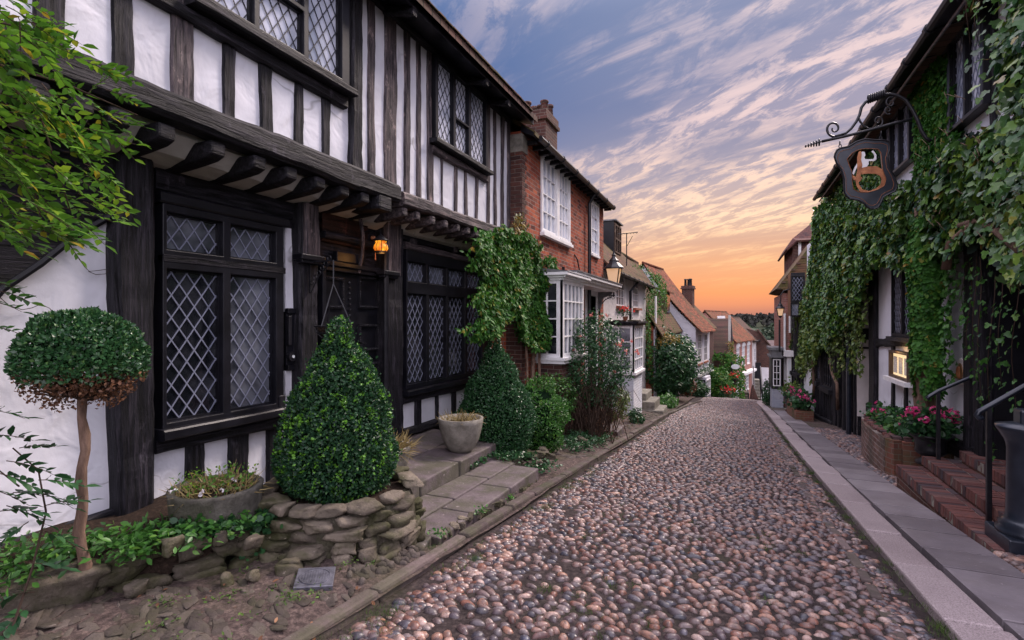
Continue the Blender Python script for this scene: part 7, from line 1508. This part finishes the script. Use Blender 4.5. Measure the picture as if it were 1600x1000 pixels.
# urn with geraniums
uc=(2.27,7.95,-1.80);u=thing('urn','black urn of bright pink geraniums on the brick steps by the handrail','urn',uc)
MB().lathe([(.15,0),(.16,.03),(.10,.06),(.09,.09),(.14,.13),(.165,.16),(.155,.20),(.165,.30),(.19,.33),(.235,.36),(.24,.375),(.20,.375),(.18,.35),(.02,.34)],uc,28).build('urn_body','iron',u,smooth=True)
def flowers(t,c,r,n,nf,leafm='leaf_dark',petm='petal_pink',ls=.055,fs=.03,per=26,up=.12):
    P=RS.normal(0,.5,(n,3))*np.array(r)+np.array(c);leaves('leaves',P,np.tile([0,0,.7],(n,1))+RS.normal(0,.5,(n,3)),ls,leafm,t,'round',.5)
    F=[];
    for i in range(nf):
        a=random.uniform(0,6.28);q=random.random()**.5;F.append((c[0]+r[0]*q*math.cos(a),c[1]+r[1]*q*math.sin(a),c[2]+r[2]*random.uniform(.1,1)+up))
    d=RS.normal(0,1,(nf*per,3));d/=np.linalg.norm(d,axis=1)[:,None];rr=fs*1.4;Q=np.repeat(np.array(F),per,0)+d*rr*np.array([1,1,.75]);leaves('flower',Q,d,fs,petm,t,'petal',.3)
flowers(u,(2.26,7.92,-1.30),(.26,.26,.16),900,17,up=.06,fs=.032,per=30)
# curved brick planter
pb=thing('brick_planter','curved old red brick planter full of pink flowers along the inn wall','planter',(2.2,9.5,-2.1))
out=[(2.62,8.42),(2.35,8.36),(2.08,8.38),(2.02,8.55),(2.02,9.1),(2.05,9.8),(2.12,10.4),(2.22,10.9),(2.40,11.05),(2.62,11.1)]
def zpt(y): return -1.62-.045*(y-8.4)
for (a,b) in zip(out[:-1],out[1:]):
    a=Vector((*a,0));b=Vector((*b,0));
    mb=MB();d=(b-a);n=Vector((d.y,-d.x,0)).normalized()*-.1
    V=[(a.x,a.y,-2.6),(b.x,b.y,-2.6),(b.x+n.x,b.y+n.y,-2.6),(a.x+n.x,a.y+n.y,-2.6),(a.x,a.y,zpt(a.y)),(b.x,b.y,zpt(b.y)),(b.x+n.x,b.y+n.y,zpt(b.y)),(a.x+n.x,a.y+n.y,zpt(a.y))]
    mb.add(V,[(3,2,1,0),(4,5,6,7),(0,1,5,4),(1,2,6,5),(2,3,7,6),(3,0,4,7)])
    mb.build('brick_wall','brick_moss' if a.y<8.5 and b.y<8.6 else 'brick_old',pb)
mb=MB()
for (a,b) in zip(out[:-1],out[1:]):
    L=math.hypot(b[0]-a[0],b[1]-a[1]);n=max(1,int(L/.11))
    for i in range(n):
        t_=(i+.5)/n;x_=a[0]+(b[0]-a[0])*t_;y_=a[1]+(b[1]-a[1])*t_;rockm(mb,(x_,y_,zpt(y_)+.02),(.075,.055,.035),math.atan2(b[1]-a[1],b[0]-a[0])+1.57,.1,10,6,.45)
mb.build('coping','brick_piece',pb);mb=MB();mb.prism([(x*.98+.05,y) for x,y in out],'z',-2.2,-1.80);mb.build('soil','soil',pb)
for i in range(5):
    cy=8.7+i*.5;flowers(pb,(2.30+.03*i,cy,zpt(cy)+.08),(.26,.34,.17),330,4 if i<4 else 3,'leaf_mid' if i%2 else 'leaf_dark',ls=.06,fs=.028,per=18,up=.04)
# far planters
for (cy,x,lab,w) in((18.6,1.93,'small brick planter of pink flowers below the inn wing windows',1.5),):
    pb2=thing('brick_planter',lab,'planter',(x,cy,-3));MB().box(x-.22,x+.25,cy-1.3,cy+1.4,-3.5,zr(cy)+.42).build('brick_wall','brick_moss',pb2)
    MB().box(x-.15,x+.2,cy-1.2,cy+1.3,zr(cy)+.421,zr(cy)+.45).build('soil','soil',pb2)
    for i in range(4): flowers(pb2,(x+.0,cy-1.0+i*.65,zr(cy)+.62),(.26,.36,.20),260,5,'leaf_dark',ls=.09,fs=.05,per=14,up=.02)
tb=thing('flower_tub','dark round tub with a feathery grey green shrub by the inn wing','flower tub',(2.0,20.9,-3.3));MB().lathe([(.18,0),(.26,.35),(.29,.55),(.30,.58),(.02,.56)],(1.98,20.9,-3.28),16).build('tub','blue_iron',tb,smooth=True);MB().box(1.75,2.25,20.6,21.2,-3.6,-3.28).build('brick_stand','brick_dark',tb)
P=RS.normal(0,.5,(500,3))*np.array([.32,.32,.25])+np.array([1.98,20.9,-2.5]);leaves('foliage',P,RS.normal(0,1,(500,3)),.10,'leaf_hang',tb,'oval')
# ================================================================ HANGING MERMAID SIGN
SY=8.2;hs=thing('hanging_sign','wrought iron hanging sign with copper mermaid cut out, projecting from the inn','hanging sign',tuple(ony(1352,270,SY)))
def sp2(px,py,dy=0): p=ony(px,py,SY);return Vector((p.x,p.y+dy,p.z))
mb=MB();mb.tube([sp2(1284,221),sp2(1320,213),sp2(1360,203),sp2(1400,192),sp2(1425,186)],.020,8)
mb.tube([sp2(1284,221),sp2(1272,225),sp2(1257,229)],.010,6,.004)
for k in range(6): c=sp2(1280-k*4.2,222.5+k*1.2);mb.tube([(c.x,c.y+.03*(1-k*.12)*math.cos(t*.8),c.z+.045*(1-k*.14)*math.sin(t*.8)) for t in range(9)],.009,5)
mb.build('bar','iron',hs,smooth=True)
mb=MB();cv=[(1455,221),(1447,216),(1440,205),(1434,188),(1426,172),(1415,156),(1402,149),(1390,147),(1376,148),(1362,153),(1352,160),(1346,168),(1343,180),(1338,190),(1330,201),(1322,208),(1312,211),(1305,213)]
mb.tube([sp2(*p) for p in cv],.024,8,.016);mb.tube([sp2(*p) for p in[(1341,182),(1344,190),(1350,197),(1358,201),(1366,200)]],.015,7,.010)
def spiral(cx,cy,r0,turns,a0,sg=1,r=.014,n=30):
    return [sp2(cx+r0*(1-.82*i/n)*math.cos(a0+sg*turns*6.283*i/n),cy+r0*(1-.82*i/n)*math.sin(a0+sg*turns*6.283*i/n)) for i in range(n+1)]
mb.tube(spiral(1303,201,13,1.35,1.3,1),.017,7,.010);mb.tube(spiral(1372,189,9,1.3,1.9,-1),.012,6,.007);mb.tube(spiral(1392,160,9,1.2,-1.0,-1),.012,6,.007);mb.tube(spiral(1388,172,7,1.2,1.0,1),.010,6,.006)
mb.build('scroll','iron',hs,smooth=True);mb=MB()
for k in range(8): c=sp2(1357+k*3.4,155-k*1.2);mb.tube([(c.x,c.y+.04*math.cos(t*.8),c.z+.052*math.sin(t*.8)) for t in range(9)],.012,5)
mb.build('binding','iron',hs,smooth=True)
for (a,b) in(((1312,222),(1313,230)),((1377,206),(1376,219))):
    mb=MB()
    for k in range(2):
        p=sp2(*a).lerp(sp2(*b),k*.6+.2);mb.tube([(p.x+(.016*math.cos(t*.785) if k else 0),p.y+(0 if k else .016*math.cos(t*.785)),p.z+.026*math.sin(t*.785)) for t in range(9)],.006,5)
    mb.build('hook','iron',hs)
outp=[(1313,232),(1325,230),(1338,222),(1352,218),(1368,220),(1380,219),(1389,223),(1390,232),(1386,246),(1388,262),(1396,276),(1401,290),(1399,299),(1390,303),(1380,308),(1375,319),(1370,326),(1361,328),(1354,324),(1348,317),(1338,313),(1326,311),(1319,304),(1318,292),(1318,280),(1314,266),(1306,255),(1303,245),(1306,236)]
inp_=[(1331,240),(1340,235),(1350,233),(1362,233),(1372,234),(1376,240),(1377,252),(1379,268),(1384,280),(1381,291),(1370,297),(1356,301),(1342,301),(1333,296),(1331,285),(1331,270),(1326,258),(1323,249)]
def ringplate(mb,O,I,y0,y1,n=56):
    def res(Pl,n):
        Pl=[Vector((p.x,p.z,0)) for p in Pl];Lc=[0]
        for i in range(len(Pl)):Lc.append(Lc[-1]+(Pl[(i+1)%len(Pl)]-Pl[i]).length)
        r=[];j=0
        for k in range(n):
            s=Lc[-1]*k/n
            while Lc[j+1]<s:j+=1
            f=(s-Lc[j])/(Lc[j+1]-Lc[j]+1e-9);r.append(Pl[j].lerp(Pl[(j+1)%len(Pl)],f))
        return r
    A=res(O,n)
    cx=sum((a for a in A),Vector())/n;B=res(I,n);b0=min(range(n),key=lambda i:(B[i]-A[0]).length);B=B[b0:]+B[:b0]
    V=[];
    for y in(y0,y1):
        V+=[(a.x,y,a.y) for a in A]+[(b.x,y,b.y) for b in B]
    F=[]
    for i in range(n):
        j=(i+1)%n;F+=[(i,j,n+j,n+i),(2*n+i,3*n+i,3*n+j,2*n+j),(i,2*n+i,2*n+j,j),(n+i,n+j,3*n+j,3*n+i)]
    mb.add(V,F);return A,B
mb=MB();A,B_=ringplate(mb,[sp2(*p) for p in outp],[sp2(*p) for p in inp_],SY-.02,SY+.02);mb.build('sign_board','blue_iron',hs)
mb=MB();mb.tube([(a.x,SY-.022,a.y) for a in A]+[(A[0].x,SY-.022,A[0].y)],.012,5);mb.build('rim','iron',hs)
ctr=sum(B_,Vector())/len(B_);mb=MB();mb.tube([(a.x,SY-.024,a.y) for a in B_]+[(B_[0].x,SY-.024,B_[0].y)],.004,4)
ca_=sum(A,Vector())/len(A);mb.tube([(ca_.x+(a.x-ca_.x)*.90,SY-.022,ca_.y+(a.y-ca_.y)*.90) for a in A]+[(ca_.x+(A[0].x-ca_.x)*.90,SY-.022,ca_.y+(A[0].y-ca_.y)*.90)],.003,4);mb.build('gilt_line','copper',hs)
def flatpoly(mb,pl,y0,y1): P=[sp2(*p) for p in pl];mb.prism([(p.x,p.z) for p in P],'y',y0,y1)
mb=MB();flatpoly(mb,[(1344,240),(1347,237),(1351,238),(1352,243),(1350,246),(1352,249),(1358,249),(1364,249),(1366,246),(1365,241),(1361,237),(1364,235),(1369,242),(1369,249),(1366,252),(1357,252),(1357,257),(1354,261),(1357,268),(1345,269),(1346,260),(1343,256),(1338,263),(1334,273),(1331,272),(1335,262),(1342,250),(1345,247)],SY-.012,SY-.004);mb.build('mermaid_body','whitewash',hs)
mb=MB();flatpoly(mb,[(1341,238),(1345,236),(1346,242),(1345,250),(1347,258),(1345,268),(1344,276),(1340,280),(1337,277),(1339,268),(1339,255),(1339,246)],SY-.018,SY-.0125)
tail=[(1345,268),(1356,266),(1368,266),(1378,271),(1382,280),(1379,291),(1370,298),(1358,302),(1346,299),(1340,290),(1338,281)];w=[9,10,11,10,9,8,7,6,5,4,3]
up=[];dn=[]
for i,(x,y) in enumerate(tail):
    a=tail[max(0,i-1)];b=tail[min(len(tail)-1,i+1)];dx,dy=b[0]-a[0],b[1]-a[1];l=math.hypot(dx,dy);nx_,ny_=-dy/l,dx/l;up.append((x+nx_*w[i]*.55,y+ny_*w[i]*.55));dn.append((x-nx_*w[i]*.55,y-ny_*w[i]*.55))
P1=[sp2(*p) for p in up];P2=[sp2(*p) for p in dn];V=[];F=[];n=len(up)
for y in(SY-.016,SY-.006): V+=[(p.x,y,p.z) for p in P1]+[(p.x,y,p.z) for p in P2]
for i in range(n-1): F+=[(i,i+1,n+i+1,n+i),(2*n+i,3*n+i,3*n+i+1,2*n+i+1),(i,2*n+i,2*n+i+1,i+1),(n+i,n+i+1,3*n+i+1,3*n+i)]
mb.add(V,F);flatpoly(mb,[(1338,283),(1334,282),(1330,276),(1331,274),(1338,277),(1343,275),(1347,278),(1344,283),(1341,285)],SY-.017,SY-.005);mb.build('mermaid_tail','copper',hs)
GRP={'topiary':'clipped box cones by the timber house','shrub':'shrubs along the left side of the lane','street lamp':'old black street lanterns','drain cover':'drain covers in the road and verge','boulder':'loose boulders on the left verge','steps':'stone and brick steps along the street','hanging basket':'hanging baskets','climbing plant':'creepers and climbers on the houses','house':'houses along the street','planter':'raised planters'}
for o in list(bpy.data.objects):
    if o.parent is None and o.get('category') in GRP and not o.get('group'): o['group']=GRP[o['category']]
for o in list(bpy.data.objects):
    if '_local' in o.keys(): del o['_local']
